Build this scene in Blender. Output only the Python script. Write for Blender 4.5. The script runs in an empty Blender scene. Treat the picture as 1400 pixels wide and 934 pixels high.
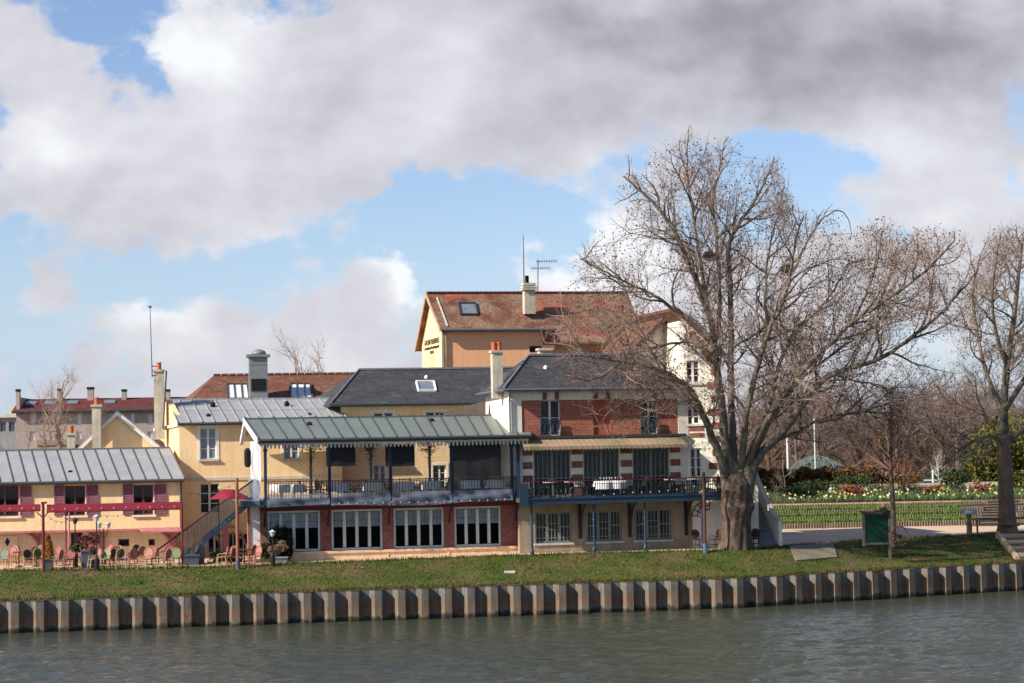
import bpy, math, random
from math import sin, cos, tan, radians as R, pi
from mathutils import Vector as V3, Matrix
random.seed(11)
sc = bpy.context.scene
col = sc.collection
# ------------------------------------------------------------------ camera
FPX = 2800.0
HC = 8.05
PITCH = math.atan(133/2800.0); ROLL = -R(1.03)
CM = Matrix.Rotation(pi/2+PITCH, 3, 'X') @ Matrix.Rotation(ROLL, 3, 'Z')
CAMP = V3((0, 0, HC))
cd = bpy.data.cameras.new('camera'); cam = bpy.data.objects.new('camera', cd); col.objects.link(cam)
cd.sensor_width = 36; cd.lens = 36*FPX/1400; cd.clip_start = 1; cd.clip_end = 4000
cam.matrix_world = Matrix.Translation(CAMP) @ CM.to_4x4()
sc.camera = cam
def ray(px, py): return CM @ V3(((px-700)/FPX, -(py-467)/FPX, -1))
def at(px, py, Y):
    v = ray(px, py); return CAMP + v*(Y/v.y)
def atz(px, py, z):
    v = ray(px, py); return CAMP + v*((z-HC)/v.z)
class Fr:
    """plan frame of a building: u along the facade, d away from the river, z up"""
    def __init__(s, px, Y, deg, side=None):
        a = R(deg); b = R(deg if side is None else side)
        p = at(px, 600, Y)
        s.o = V3((p.x, p.y, 0)); s.U = V3((cos(a), sin(a), 0)); s.D = V3((-sin(b), cos(b), 0))
        s.N = V3((-sin(a), cos(a), 0)); s.k = s.D.dot(s.N); s.a = a
    def P(s, u, d, z): return s.o + s.U*u + s.D*d + V3((0, 0, z))
    def hit(s, px, py, d=0):
        v = ray(px, py); t = (d*s.k - (CAMP-s.o).dot(s.N))/v.dot(s.N)
        p = CAMP + v*t - s.o - s.D*d
        return p.dot(s.U), p.z
    def u(s, px, d=0, py=650): return s.hit(px, py, d)[0]
    def z(s, px, py, d=0): return s.hit(px, py, d)[1]
# ------------------------------------------------------------------ mesh builder
class MB:
    def __init__(s): s.v = []; s.f = []; s.m = []; s.mi = 0
    def add(s, vs, fs):
        b = len(s.v); s.v.extend([(p[0], p[1], p[2]) for p in vs])
        for f in fs: s.f.append(tuple(b+i for i in f)); s.m.append(s.mi)
    def poly(s, pts): s.add(pts, [tuple(range(len(pts)))])
    def box(s, F, u0, u1, d0, d1, z0, z1):
        s.add([F.P(u, d, z) for z in (z0, z1) for d in (d0, d1) for u in (u0, u1)],
              [(0, 2, 3, 1), (4, 5, 7, 6), (0, 1, 5, 4), (2, 6, 7, 3), (0, 4, 6, 2), (1, 3, 7, 5)])
    def slab(s, pts, t, dirn=V3((0, 0, -1))):
        n = len(pts); q = [V3(p)+dirn*t for p in pts]
        s.add(list(pts)+q, [tuple(range(n)), tuple(range(2*n-1, n-1, -1))]+[(i, n+i, n+(i+1) % n, (i+1) % n) for i in range(n)])
    def tube(s, pts, rad, n=6, caps=True):
        pts = [V3(p) for p in pts]
        if not isinstance(rad, (list, tuple)): rad = [rad]*len(pts)
        vs = []; ref = None
        for i, p in enumerate(pts):
            t = (pts[min(i+1, len(pts)-1)]-pts[max(i-1, 0)])
            if t.length < 1e-9: t = V3((0, 0, 1))
            t.normalize()
            if ref is None: ref = V3((1, 0, 0)) if abs(t.x) < .8 else V3((0, 1, 0))
            a = t.cross(ref); 
            if a.length < 1e-4: a = t.cross(V3((0, 1, 0.3)))
            a.normalize(); b = t.cross(a); ref = b.cross(t)*-1 if False else ref
            for k in range(n):
                w = 2*pi*k/n; vs.append(p+(a*cos(w)+b*sin(w))*rad[i])
        fs = []
        for i in range(len(pts)-1):
            for k in range(n):
                k2 = (k+1) % n; fs.append((i*n+k, i*n+k2, (i+1)*n+k2, (i+1)*n+k))
        if caps: fs.append(tuple(range(n-1, -1, -1))); fs.append(tuple((len(pts)-1)*n+k for k in range(n)))
        s.add(vs, fs)
    def bar(s, p, q, w, h, up=V3((0, 0, 1))):
        p = V3(p); q = V3(q); t = (q-p).normalized(); a = t.cross(up)
        if a.length < 1e-3: a = t.cross(V3((1, 0, 0)))
        a.normalize(); b = a.cross(t).normalized()
        vs = [e+a*(x*w/2)+b*(y*h/2) for e in (p, q) for y in (-1, 1) for x in (-1, 1)]
        s.add(vs, [(0, 2, 3, 1), (4, 5, 7, 6), (0, 1, 5, 4), (2, 6, 7, 3), (0, 4, 6, 2), (1, 3, 7, 5)])
    def lathe(s, c, prof, n=12):
        c = V3(c); vs = []; fs = []
        for r, z in prof:
            for k in range(n): vs.append(c+V3((r*cos(2*pi*k/n), r*sin(2*pi*k/n), z)))
        for i in range(len(prof)-1):
            for k in range(n):
                k2 = (k+1) % n; fs.append((i*n+k, i*n+k2, (i+1)*n+k2, (i+1)*n+k))
        fs.append(tuple(range(n-1, -1, -1))); fs.append(tuple((len(prof)-1)*n+k for k in range(n)))
        s.add(vs, fs)
    def ball(s, c, r, n=8, sz=1):
        s.lathe(V3(c), [(r*max(.02, sin(pi*i/(n//2+1))), -r*sz*cos(pi*i/(n//2+1))) for i in range(n//2+2)], n)
    def wall(s, F, u0, u1, z0, z1, d, th, holes=()):
        us = sorted({u0, u1, *[h[0] for h in holes], *[h[1] for h in holes]}); us = [u for u in us if u0 <= u <= u1]
        zs = sorted({z0, z1, *[h[2] for h in holes], *[h[3] for h in holes]}); zs = [z for z in zs if z0 <= z <= z1]
        def inh(u, z): return any(h[0] < u < h[1] and h[2] < z < h[3] for h in holes)
        for i in range(len(us)-1):
            for j in range(len(zs)-1):
                a, b, c, e = us[i], us[i+1], zs[j], zs[j+1]
                if inh((a+b)/2, (c+e)/2): continue
                for dd in (d, d+th): s.poly([F.P(a, dd, c), F.P(b, dd, c), F.P(b, dd, e), F.P(a, dd, e)])
        for h in list(holes)+[(u0, u1, z0, z1)]:
            a, b, c, e = h[:4]
            for p, q in (((a, c), (b, c)), ((b, c), (b, e)), ((b, e), (a, e)), ((a, e), (a, c))):
                s.poly([F.P(p[0], d, p[1]), F.P(q[0], d, q[1]), F.P(q[0], d+th, q[1]), F.P(p[0], d+th, p[1])])
    def build(s, name, mat, parent=None, smooth=False, uv=True, extra=()):
        me = bpy.data.meshes.new(name)
        off = parent_origin(parent)
        me.from_pydata([(x-off.x, y-off.y, z-off.z) for x, y, z in s.v], [], s.f)
        me.materials.append(mat)
        for e in extra: me.materials.append(e)
        if extra: me.polygons.foreach_set('material_index', s.m)
        if smooth: me.polygons.foreach_set('use_smooth', [True]*len(s.f))
        if uv:
            l = me.uv_layers.new(name='UVMap'); d = l.data; vv = me.vertices; Z = V3((0, 0, 1))
            for p in me.polygons:
                n = p.normal; t = Z.cross(n)
                if t.length < .12: t = V3((1, 0, 0)); w = V3((0, 1, 0))
                else: t.normalize(); w = n.cross(t)
                for li in p.loop_indices:
                    co = vv[me.loops[li].vertex_index].co; d[li].uv = (co.dot(t), co.dot(w))
        me.update()
        o = bpy.data.objects.new(name, me); col.objects.link(o)
        if parent is not None: o.parent = parent
        return o
ORG = {}
def parent_origin(p):
    while p is not None and p.parent is not None: p = p.parent
    return ORG.get(p.name, V3((0, 0, 0))) if p is not None else V3((0, 0, 0))
def tag(o, label, cat, group=None, kind=None):
    if label: o['label'] = label
    if cat: o['category'] = cat
    if group: o['group'] = group
    if kind: o['kind'] = kind
    return o
def thing(name, label, cat, loc, group=None):
    o = bpy.data.objects.new(name, None); col.objects.link(o); o.empty_display_size = .3
    o.location = loc; ORG[o.name] = V3(loc); return tag(o, label, cat, group)
def solo(mb, name, mat, loc, label, cat, group=None, smooth=False, uv=True, extra=(), kind=None):
    """a thing that is one mesh, with its origin at its base"""
    loc = V3(loc); mb.v = [(x-loc.x, y-loc.y, z-loc.z) for x, y, z in mb.v]
    o = mb.build(name, mat, None, smooth, uv, extra); o.location = loc
    ORG[o.name] = loc
    return tag(o, label, cat, group, kind)
def kids(o): return [c for c in bpy.data.objects if c.parent == o]
def copy_tree(o, parent=None):
    c = o.copy(); col.objects.link(c); c.parent = parent
    for ch in kids(o): copy_tree(ch, c)
    return c
# ------------------------------------------------------------------ materials
def lin(c):
    return tuple(((x/255)/12.92 if x/255 <= .04045 else ((x/255+.055)/1.055)**2.4) for x in c)+(1,)
def nd(nt, typ, **kw):
    n = nt.nodes.new(typ)
    for k, v in kw.items():
        if k.startswith('i_'): n.inputs[k[2:].replace('_', ' ')].default_value = v
        else: setattr(n, k, v)
    return n
def newmat(name):
    m = bpy.data.materials.new(name); m.use_nodes = True; nt = m.node_tree
    return m, nt, nt.nodes['Principled BSDF']
def mixc(nt, a, b, fac, mode='MIX'):
    n = nt.nodes.new('ShaderNodeMix'); n.data_type = 'RGBA'; n.blend_type = mode
    for s, v in ((6, a), (7, b), (0, fac)):
        if hasattr(v, 'links'): nt.links.new(v, n.inputs[s])
        else: n.inputs[s].default_value = v
    return n.outputs[2]
def noise(nt, vec, scale, detail=4, rough=.6):
    n = nd(nt, 'ShaderNodeTexNoise'); n.inputs['Scale'].default_value = scale
    n.inputs['Detail'].default_value = detail; n.inputs['Roughness'].default_value = rough
    if vec is not None: nt.links.new(vec, n.inputs['Vector'])
    return n.outputs['Fac']
def ramp(nt, fac, stops):
    n = nt.nodes.new('ShaderNodeValToRGB'); e = n.color_ramp.elements
    while len(e) < len(stops): e.new(.5)
    for i, (p, c) in enumerate(stops):
        e[i].position = p; e[i].color = c if len(c) == 4 else tuple(c)+(1,)
    nt.links.new(fac, n.inputs[0]); return n.outputs[0]
def stretch(nt, out, sc_):
    m = nt.nodes.new('ShaderNodeMapping'); m.inputs['Scale'].default_value = sc_; nt.links.new(out, m.inputs['Vector']); return m.outputs[0]
def tcoord(nt, k='Object'): return nt.nodes.new('ShaderNodeTexCoord').outputs[k]
def plain(name, c, rough=.8, var=.12, scale=1.5, bump=0.0, stain=None, streak=0.0, metal=0, spec=.3, fine=9.0):
    """base colour with soft blotches, fine grain, optional rain streaks and stains"""
    m, nt, b = newmat(name); o = tcoord(nt); c = lin(c) if max(c) > 1 else tuple(c)+(1,)
    lo = tuple(x*(1-var*1.6) for x in c[:3])+(1,); hi = tuple(min(1, x*(1+var)) for x in c[:3])+(1,)
    out = ramp(nt, noise(nt, o, scale, 6, .65), [(.3, lo), (.7, hi)])
    g = noise(nt, o, fine, 3); out = mixc(nt, out, ramp(nt, g, [(.3, (.72,)*3), (.7, (1.1,)*3)]), .5, 'MULTIPLY')
    if streak:
        st = noise(nt, stretch(nt, o, (3.2, 3.2, .22)), 1.3, 5, .7)
        out = mixc(nt, out, ramp(nt, st, [(.42, (1,)*3), (.72, (.5, .46, .42))]), streak, 'MULTIPLY')
    if stain:
        s2 = noise(nt, o, .9, 7, .72); f = ramp(nt, s2, [(.5, (0, 0, 0)), (.68, (1, 1, 1))])
        out = mixc(nt, out, lin(stain), f)
    nt.links.new(out, b.inputs['Base Color']); b.inputs['Roughness'].default_value = rough
    b.inputs['Metallic'].default_value = metal; b.inputs['Specular IOR Level'].default_value = spec
    if bump:
        bm = nt.nodes.new('ShaderNodeBump'); bm.inputs['Strength'].default_value = bump; bm.inputs['Distance'].default_value = .03
        nt.links.new(noise(nt, o, fine*1.5, 4), bm.inputs['Height']); nt.links.new(bm.outputs[0], b.inputs['Normal'])
    return m
def tiles(name, c1, c2, mort, bw, bh, ms=.02, moss=None, mossamt=.5, patch=None, rough=.85, bump=.5, offs=.5, mscale=.8):
    m, nt, b = newmat(name); uv = tcoord(nt, 'UV'); o = tcoord(nt)
    t = nd(nt, 'ShaderNodeTexBrick'); t.offset = offs
    t.inputs['Color1'].default_value = lin(c1); t.inputs['Color2'].default_value = lin(c2); t.inputs['Mortar'].default_value = lin(mort)
    t.inputs['Scale'].default_value = 1; t.inputs['Mortar Size'].default_value = ms; t.inputs['Brick Width'].default_value = bw
    t.inputs['Row Height'].default_value = bh; nt.links.new(uv, t.inputs['Vector'])
    out = t.outputs['Color']
    out = mixc(nt, out, ramp(nt, noise(nt, o, 1.1, 6, .7), [(.3, (.6,)*3), (.7, (1.25,)*3)]), .8, 'MULTIPLY')
    out = mixc(nt, out, ramp(nt, noise(nt, o, 7, 4, .7), [(.3, (.65,)*3), (.7, (1.25,)*3)]), .7, 'MULTIPLY')
    if patch:
        f = ramp(nt, noise(nt, o, .35, 4, .6), [(.52, (0, 0, 0)), (.6, (1, 1, 1))]); out = mixc(nt, out, lin(patch), f)
    if moss:
        n1 = noise(nt, o, mscale, 8, .75); f = ramp(nt, n1, [(.62-mossamt*.25, (0, 0, 0)), (.75-mossamt*.2, (1, 1, 1))])
        f2 = noise(nt, o, 9, 5, .8); f3 = ramp(nt, f2, [(.4, (0, 0, 0)), (.6, (1, 1, 1))])
        ff = mixc(nt, f, f3, 1.0, 'MULTIPLY'); out = mixc(nt, out, lin(moss), ff)
    nt.links.new(out, b.inputs['Base Color']); b.inputs['Roughness'].default_value = rough; b.inputs['Specular IOR Level'].default_value = .2
    bm = nt.nodes.new('ShaderNodeBump'); bm.inputs['Strength'].default_value = bump; bm.inputs['Distance'].default_value = .02; bm.invert = True
    nt.links.new(t.outputs['Fac'], bm.inputs['Height']); nt.links.new(bm.outputs[0], b.inputs['Normal'])
    return m
def glassy(name, tint, alpha, rough=.08, ior=1.45):
    m, nt, b = newmat(name); nt.nodes.remove(b); out = nt.nodes['Material Output']
    tr = nd(nt, 'ShaderNodeBsdfTransparent'); tr.inputs[0].default_value = (1, 1, 1, 1)
    pr = nd(nt, 'ShaderNodeBsdfPrincipled'); pr.inputs['Base Color'].default_value = tint; pr.inputs['Roughness'].default_value = rough; pr.inputs['IOR'].default_value = ior
    fr = nd(nt, 'ShaderNodeFresnel'); fr.inputs[0].default_value = ior
    ma = nd(nt, 'ShaderNodeMath', operation='ADD'); ma.use_clamp = True; ma.inputs[1].default_value = alpha; nt.links.new(fr.outputs[0], ma.inputs[0])
    mx = nd(nt, 'ShaderNodeMixShader'); nt.links.new(ma.outputs[0], mx.inputs[0]); nt.links.new(tr.outputs[0], mx.inputs[1]); nt.links.new(pr.outputs[0], mx.inputs[2])
    nt.links.new(mx.outputs[0], out.inputs[0]); return m
def leafmat(name, c1, c2, scale=3, rough=.75):
    m, nt, b = newmat(name); o = tcoord(nt)
    out = ramp(nt, noise(nt, o, scale, 5, .7), [(.35, lin(c1)), (.65, lin(c2))])
    nt.links.new(out, b.inputs['Base Color']); b.inputs['Roughness'].default_value = rough; b.inputs['Specular IOR Level'].default_value = .15
    return m
M = {}
M['yellow'] = plain('yellow_render', (246, 210, 158), .9, .05, .6, .15, streak=.25)
M['yellow_low'] = plain('cream_pink_render', (238, 220, 186), .9, .07, .8, .15, streak=.3)
M['orange'] = plain('orange_render', (247, 184, 134), .9, .04, .4, .1, streak=.12)
M['orange_sunlit'] = plain('sunlit_orange_render', (250, 214, 160), .9, .04, .4, .1, streak=.1)  # same paint as the front wall, the gable's sunlight mixed into the colour
M['cream'] = plain('cream_render', (242, 232, 212), .9, .06, .6, .15, streak=.28)
M['cream_dirty_shaded'] = plain('dirty_shaded_render', (168, 150, 126), .9, .14, .7, .2, stain=(140, 118, 92), streak=.6)  # stained and streaked; base also darkened for the shade below the balcony
M['plinth'] = plain('peach_plinth', (236, 200, 160), .9, .08, .8, .15, streak=.5)
M['white'] = plain('white_paint', (228, 226, 218), .6, .04, 1.0, streak=.2)
M['white_clean'] = plain('white_cloth', (235, 232, 228), .8, .03)
M['stone'] = plain('pale_stone', (205, 196, 180), .9, .1, 1.2, .3, streak=.4)
M['zinc'] = plain('zinc_sheet', (160, 159, 157), .6, .10, .7, .05, stain=(152, 151, 148), streak=.3, metal=.05, spec=.4)
M['zinc_dark'] = plain('zinc_seam', (112, 114, 114), .5, .1, 1, metal=.3)
M['zinc_green'] = plain('zinc_green_sheet', (130, 134, 124), .5, .08, .6, .05, stain=(118, 128, 116), streak=.3, metal=.2)
M['zinc_green_d'] = plain('zinc_green_seam', (86, 92, 84), .5, .1, 1)
M['gutter'] = plain('gutter_metal', (72, 74, 76), .5, .1, 2, metal=.3)
M['slate'] = tiles('slate', (60, 59, 60), (76, 75, 76), (46, 46, 48), .25, .16, .008, rough=.85, bump=.15, moss=(120, 124, 126), mossamt=.25, mscale=.5)
M['slate_cap'] = plain('ridge_zinc', (120, 126, 134), .5, .1, 1.5)
M['tile_old'] = tiles('old_clay_tile', (112, 68, 56), (134, 82, 66), (66, 44, 38), .2, .13, .012, moss=(148, 132, 104), mossamt=.85, patch=(150, 80, 60))
M['tile_brown'] = tiles('brown_clay_tile', (112, 72, 56), (142, 94, 72), (78, 54, 44), .2, .13, .012, moss=(150, 128, 100), mossamt=.4)
M['tile_red'] = tiles('red_clay_tile', (98, 50, 46), (112, 58, 50), (70, 38, 34), .35, .3, .012)
M['brick'] = tiles('red_brick', (146, 64, 48), (172, 82, 62), (176, 140, 118), .23, .075, .010, rough=.9, bump=.3)
M['brick_dark'] = tiles('dull_brick', (128, 70, 62), (148, 86, 74), (138, 112, 100), .23, .075, .010, rough=.9, bump=.3)
M['brick_band'] = tiles('brown_pink_brick', (140, 86, 72), (158, 102, 84), (120, 84, 72), .23, .075, .008, rough=.9, bump=.2)
M['niche'] = plain('orange_red_plaster', (172, 84, 64), .9, .12, 2, .1, stain=(150, 96, 60))
M['glass_dark'] = plain('window_glass', (.012, .013, .012), .06, .3, .8, spec=.35, stain=(58, 58, 52))
M['glass_grey'] = plain('curtained_glass', (120, 128, 132), .1, .15, 2.5, spec=.6)
M['glass_clear'] = glassy('clear_glass', (.02, .02, .02, 1), .06, .03)
M['plastic'] = glassy('clear_plastic_sheet', (.6, .6, .62, 1), .025, .12, 1.22)
M['plastic_fold'] = glassy('creased_plastic_sheet', (.2, .23, .29, 1), .5, .2, 1.4)
M['curtain'] = plain('net_curtain', (214, 214, 210), .9, .08, 4, fine=14)
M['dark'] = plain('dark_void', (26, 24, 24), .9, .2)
M['dark_red'] = plain('dark_red_paint', (112, 40, 44), .5, .12, 2)
M['awning_red'] = plain('crimson_canvas', (134, 34, 50), .8, .08, 1.2)
M['shutter'] = plain('plum_shutter', (136, 84, 94), .6, .08, 2)
M['pinkwood'] = plain('pink_timber', (186, 116, 116), .7, .12, 2)
M['winframe_plum'] = plain('plum_frame', (116, 60, 72), .5, .1, 2)
M['frame_grey'] = plain('grey_green_paint', (196, 204, 196), .5, .05, 2)
M['frame_dim'] = plain('faded_grey_green_paint', (126, 132, 118), .6, .08, 2)
M['bluepaint'] = plain('blue_paint', (44, 64, 80), .45, .12, 2)
M['bluedark'] = plain('dark_blue_paint', (38, 54, 74), .5, .15, 2)
M['bluestair'] = plain('turquoise_paint', (84, 112, 124), .5, .14, 2)
M['ironrail'] = plain('iron_black', (34, 36, 42), .5, .2, 2)
M['rail_red'] = plain('maroon_rail', (96, 40, 40), .45, .12, 2)
M['brownpole'] = plain('brown_pole', (150, 92, 66), .6, .15, 2)
M['greypole'] = plain('grey_metal', (110, 116, 120), .45, .1, 2, metal=.4)
M['whitepole'] = plain('pale_pole', (214, 214, 210), .5, .06, 2)
M['terracotta'] = plain('terracotta_pot', (196, 98, 62), .8, .1, 3)
M['chimney'] = plain('chimney_render', (206, 194, 170), .9, .14, 1.6, .25, streak=.6, stain=(150, 140, 124))
M['galv'] = plain('galvanised_steel', (128, 130, 128), .5, .1, 1.2, metal=.1)
M['lantern'] = plain('lamp_glass', (188, 190, 192), .2, .03)
M['rattan'] = plain('rattan', (186, 152, 106), .6, .14, 6)
M['rattan_pink'] = plain('pink_rattan', (164, 98, 84), .6, .14, 6)
M['weave_pink'] = plain('pink_weave', (172, 108, 98), .7, .1, 6)
M['weave_green'] = plain('sage_weave', (126, 140, 104), .7, .1, 6)
M['weave_lime'] = plain('green_weave', (96, 122, 50), .7, .1, 6)
M['weave_dark'] = plain('dark_weave', (74, 60, 50), .7, .12, 6)
M['weave_aqua'] = plain('aqua_weave', (134, 146, 132), .7, .1, 6)
M['wicker_brown'] = plain('brown_wicker', (74, 44, 40), .6, .15, 6)
M['planter'] = plain('slate_planter', (84, 92, 104), .6, .1, 2)
M['gravel'] = plain('pale_gravel', (208, 178, 148), .95, .08, .5, .4, fine=20)
M['paving'] = plain('terrace_paving', (170, 142, 124), .95, .12, .6, .2, fine=14)
M['step_grey'] = plain('grey_step', (126, 124, 124), .95, .12, 1, .2)
M['concrete'] = plain('concrete', (172, 160, 142), .95, .12, .7, .3, streak=.2, stain=(140, 128, 108))
M['timber'] = plain('weathered_timber', (126, 110, 96), .85, .2, 2.5, .4, streak=.6, fine=14)
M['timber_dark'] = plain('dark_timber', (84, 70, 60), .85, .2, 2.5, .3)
M['timber_pale'] = plain('pale_timber', (178, 152, 122), .85, .14, 2.5, .3)
M['boardgreen'] = plain('green_board', (18, 60, 42), .55, .1, 1.5)
M['iron_rust'] = plain('rusty_iron', (92, 58, 42), .7, .2, 4)
M['soil'] = plain('soil', (88, 68, 50), .95, .2, 1.5, .5)
M['lichen_metal'] = plain('pale_green_metal', (150, 160, 148), .6, .1)
M['awning_stripe'] = None
M['conifer'] = leafmat('conifer_green', (20, 32, 18), (44, 56, 30))
M['evergreen'] = leafmat('evergreen', (38, 50, 28), (74, 86, 44))
M['yellowgreen'] = leafmat('golden_shrub', (62, 70, 28), (118, 112, 48), 1.2)
M['bluegreen'] = leafmat('blue_cedar', (90, 100, 94), (118, 128, 120))
M['russet'] = leafmat('russet_shrub', (120, 66, 44), (156, 96, 70))
M['orangeleaf'] = leafmat('orange_conifer', (140, 86, 34), (184, 126, 60))
M['redleaf'] = leafmat('red_leaf', (112, 52, 54), (160, 96, 90))
M['dryhedge'] = leafmat('dry_hedge', (78, 58, 34), (126, 96, 56), 1.2)
M['drybrown'] = leafmat('dry_brown', (112, 84, 64), (148, 118, 92))
M['twig'] = leafmat('twig_brown', (122, 102, 92), (160, 138, 122), 2)
M['twig_far'] = leafmat('far_twig', (92, 78, 72), (126, 108, 98), .6)
M['twig_rust'] = leafmat('rust_twig', (100, 78, 62), (132, 102, 80), .6)
M['twig_dark'] = leafmat('dark_twig', (62, 52, 50), (92, 78, 72), 2)
M['seed'] = leafmat('seed_ball', (96, 60, 48), (132, 86, 66), 4)
M['leafbit'] = leafmat('dry_leaf', (110, 66, 46), (150, 96, 70), 2)
def barkmat():
    m, nt, b = newmat('plane_bark'); o = tcoord(nt)
    a = ramp(nt, noise(nt, stretch(nt, o, (2.2, 2.2, .8)), 1.5, 6, .7), [(.3, lin((76, 65, 54))), (.48, lin((106, 93, 76))), (.62, lin((134, 122, 100))), (.75, lin((172, 160, 136)))])
    g = ramp(nt, noise(nt, stretch(nt, o, (9, 9, 2)), 2, 6, .75), [(.3, (.5,)*3), (.6, (1.1,)*3)])
    out = mixc(nt, a, g, .8, 'MULTIPLY'); nt.links.new(out, b.inputs['Base Color']); b.inputs['Roughness'].default_value = .9
    bm = nt.nodes.new('ShaderNodeBump'); bm.inputs['Strength'].default_value = .7; bm.inputs['Distance'].default_value = .08
    nt.links.new(noise(nt, stretch(nt, o, (6, 6, 1.4)), 2, 6, .7), bm.inputs['Height']); nt.links.new(bm.outputs[0], b.inputs['Normal']); return m
M['bark'] = barkmat()
M['bark_trunk'] = plain('flaking_trunk_bark', (104, 87, 74), .95, .4, 3.0, 1.0, stain=(92, 74, 62), streak=1.0, fine=7)
M['bark2'] = plain('brown_bark', (126, 104, 84), .95, .25, 1.5, .5, streak=.5)
def quaymat():
    m, nt, b = newmat('rusty_sheet_pile'); o = tcoord(nt)
    sep = nt.nodes.new('ShaderNodeSeparateXYZ'); nt.links.new(o, sep.inputs[0])
    wob = nd(nt, 'ShaderNodeMath', operation='MULTIPLY_ADD'); nt.links.new(noise(nt, stretch(nt, o, (1.2, 1.2, .5)), 1.6, 6, .7), wob.inputs[0]); wob.inputs[1].default_value = .9
    nt.links.new(sep.outputs['Z'], wob.inputs[2])
    mr = nd(nt, 'ShaderNodeMapRange'); nt.links.new(wob.outputs[0], mr.inputs[0]); mr.inputs[1].default_value = .35; mr.inputs[2].default_value = 2.0
    a = ramp(nt, mr.outputs[0], [(0, lin((30, 29, 26))), (.14, lin((58, 53, 46))), (.2, lin((116, 108, 92))), (.38, lin((122, 96, 74))), (.55, lin((106, 98, 84))), (.85, lin((108, 106, 98)))])
    g = ramp(nt, noise(nt, stretch(nt, o, (5, 5, .6)), 1.5, 7, .75), [(.3, (.5,)*3), (.62, (1.2,)*3)])
    rr = ramp(nt, noise(nt, o, 1.7, 6, .75), [(.5, (0, 0, 0)), (.68, (.8, .8, .8))])
    out = mixc(nt, a, lin((108, 70, 52)), rr); out = mixc(nt, out, g, .85, 'MULTIPLY')
    nt.links.new(out, b.inputs['Base Color']); b.inputs['Roughness'].default_value = .8; b.inputs['Specular IOR Level'].default_value = .3; return m
M['quay'] = quaymat()
def grassmat(name, k=1.0):
    m, nt, b = newmat(name); o = tcoord(nt)
    a = ramp(nt, noise(nt, o, .45, 6, .7), [(.3, lin((54, 72, 26))), (.46, lin((78, 88, 38))), (.57, lin((96, 88, 54))), (.74, lin((120, 102, 72)))])
    g = ramp(nt, noise(nt, o, 6, 6, .8), [(.3, (.55,)*3), (.68, (1.25,)*3)])
    out = mixc(nt, a, g, .9, 'MULTIPLY'); nt.links.new(out, b.inputs['Base Color']); b.inputs['Roughness'].default_value = .95; b.inputs['Specular IOR Level'].default_value = .1
    bm = nt.nodes.new('ShaderNodeBump'); bm.inputs['Strength'].default_value = .6; bm.inputs['Distance'].default_value = .08
    nt.links.new(noise(nt, o, 8, 5, .75), bm.inputs['Height']); nt.links.new(bm.outputs[0], b.inputs['Normal']); return m
M['grass'] = grassmat('bank_grass')
def watermat():
    m, nt, b = newmat('river_water'); o = tcoord(nt)
    b.inputs['Base Color'].default_value = (.052, .056, .036, 1); b.inputs['Roughness'].default_value = .05; b.inputs['IOR'].default_value = 1.333
    bm = nt.nodes.new('ShaderNodeBump'); bm.inputs['Strength'].default_value = 1.0; bm.inputs['Distance'].default_value = .10
    nt.links.new(noise(nt, stretch(nt, o, (.5, 1, 1)), 3.2, 5, .65), bm.inputs['Height']); nt.links.new(bm.outputs[0], b.inputs['Normal']); return m
M['water'] = watermat()
def stripemat():
    m, nt, b = newmat('faded_striped_canvas'); uv = tcoord(nt, 'UV'); o = tcoord(nt)
    w = nd(nt, 'ShaderNodeTexWave'); w.wave_type = 'BANDS'; w.bands_direction = 'X'; w.inputs['Scale'].default_value = 1.1; nt.links.new(uv, w.inputs['Vector'])
    s = ramp(nt, w.outputs['Fac'], [(.4, lin((150, 122, 98))), (.6, lin((162, 140, 110)))])
    f = ramp(nt, noise(nt, o, .5, 5, .6), [(.42, (0, 0, 0)), (.6, (1, 1, 1))]); out = mixc(nt, s, lin((122, 112, 80)), f)
    nt.links.new(out, b.inputs['Base Color']); b.inputs['Roughness'].default_value = .9; return m
M['awning_stripe'] = stripemat()
# ------------------------------------------------------------------ shared builders
def poly_edge(F, d, rect, w, depth, mb):   # rectangular frame of bars round rect
    a, b, c, e = rect
    mb.box(F, a, a+w, d, d+depth, c, e); mb.box(F, b-w, b, d, d+depth, c, e)
    mb.box(F, a+w, b-w, d, d+depth, c, c+w); mb.box(F, a+w, b-w, d, d+depth, e-w, e)
def window(F, root, rect, d, cols=2, rows=3, fm='white', gm='glass_dark', w=.06, bar=.035, sill=None, name='window', center=True, surround=None, recess=.14):
    a, b, c, e = rect; mb = MB(); dd = d+recess
    poly_edge(F, dd, rect, w, .06, mb)
    for i in range(1, cols):
        u = a+(b-a)*i/cols; k = w*.9 if (center and cols == 2) or (center and i*2 == cols) else bar/1.6
        mb.box(F, u-k, u+k, dd-.01, dd+.05, c+w, e-w)
    for j in range(1, rows):
        z = c+(e-c)*j/rows; mb.box(F, a+w, b-w, dd+.012, dd+.045, z-bar/2, z+bar/2)
    o = mb.build(name, M[fm], root)
    g = MB(); g.poly([F.P(a+w, dd+.055, c+w), F.P(b-w, dd+.055, c+w), F.P(b-w, dd+.055, e-w), F.P(a+w, dd+.055, e-w)])
    g.build('pane', M[gm], o)
    if sill:
        s = MB(); s.box(F, a-.1, b+.1, d-.12, d+.1, c-.1, c); s.build('sill', M[sill], o)
    if surround:
        s = MB(); t = .13
        s.box(F, a-t, a, d-.025, d+.05, c, e); s.box(F, b, b+t, d-.025, d+.05, c, e); s.box(F, a-t, b+t, d-.025, d+.05, e, e+t); s.build('surround', M[surround], o)
    return o
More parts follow.
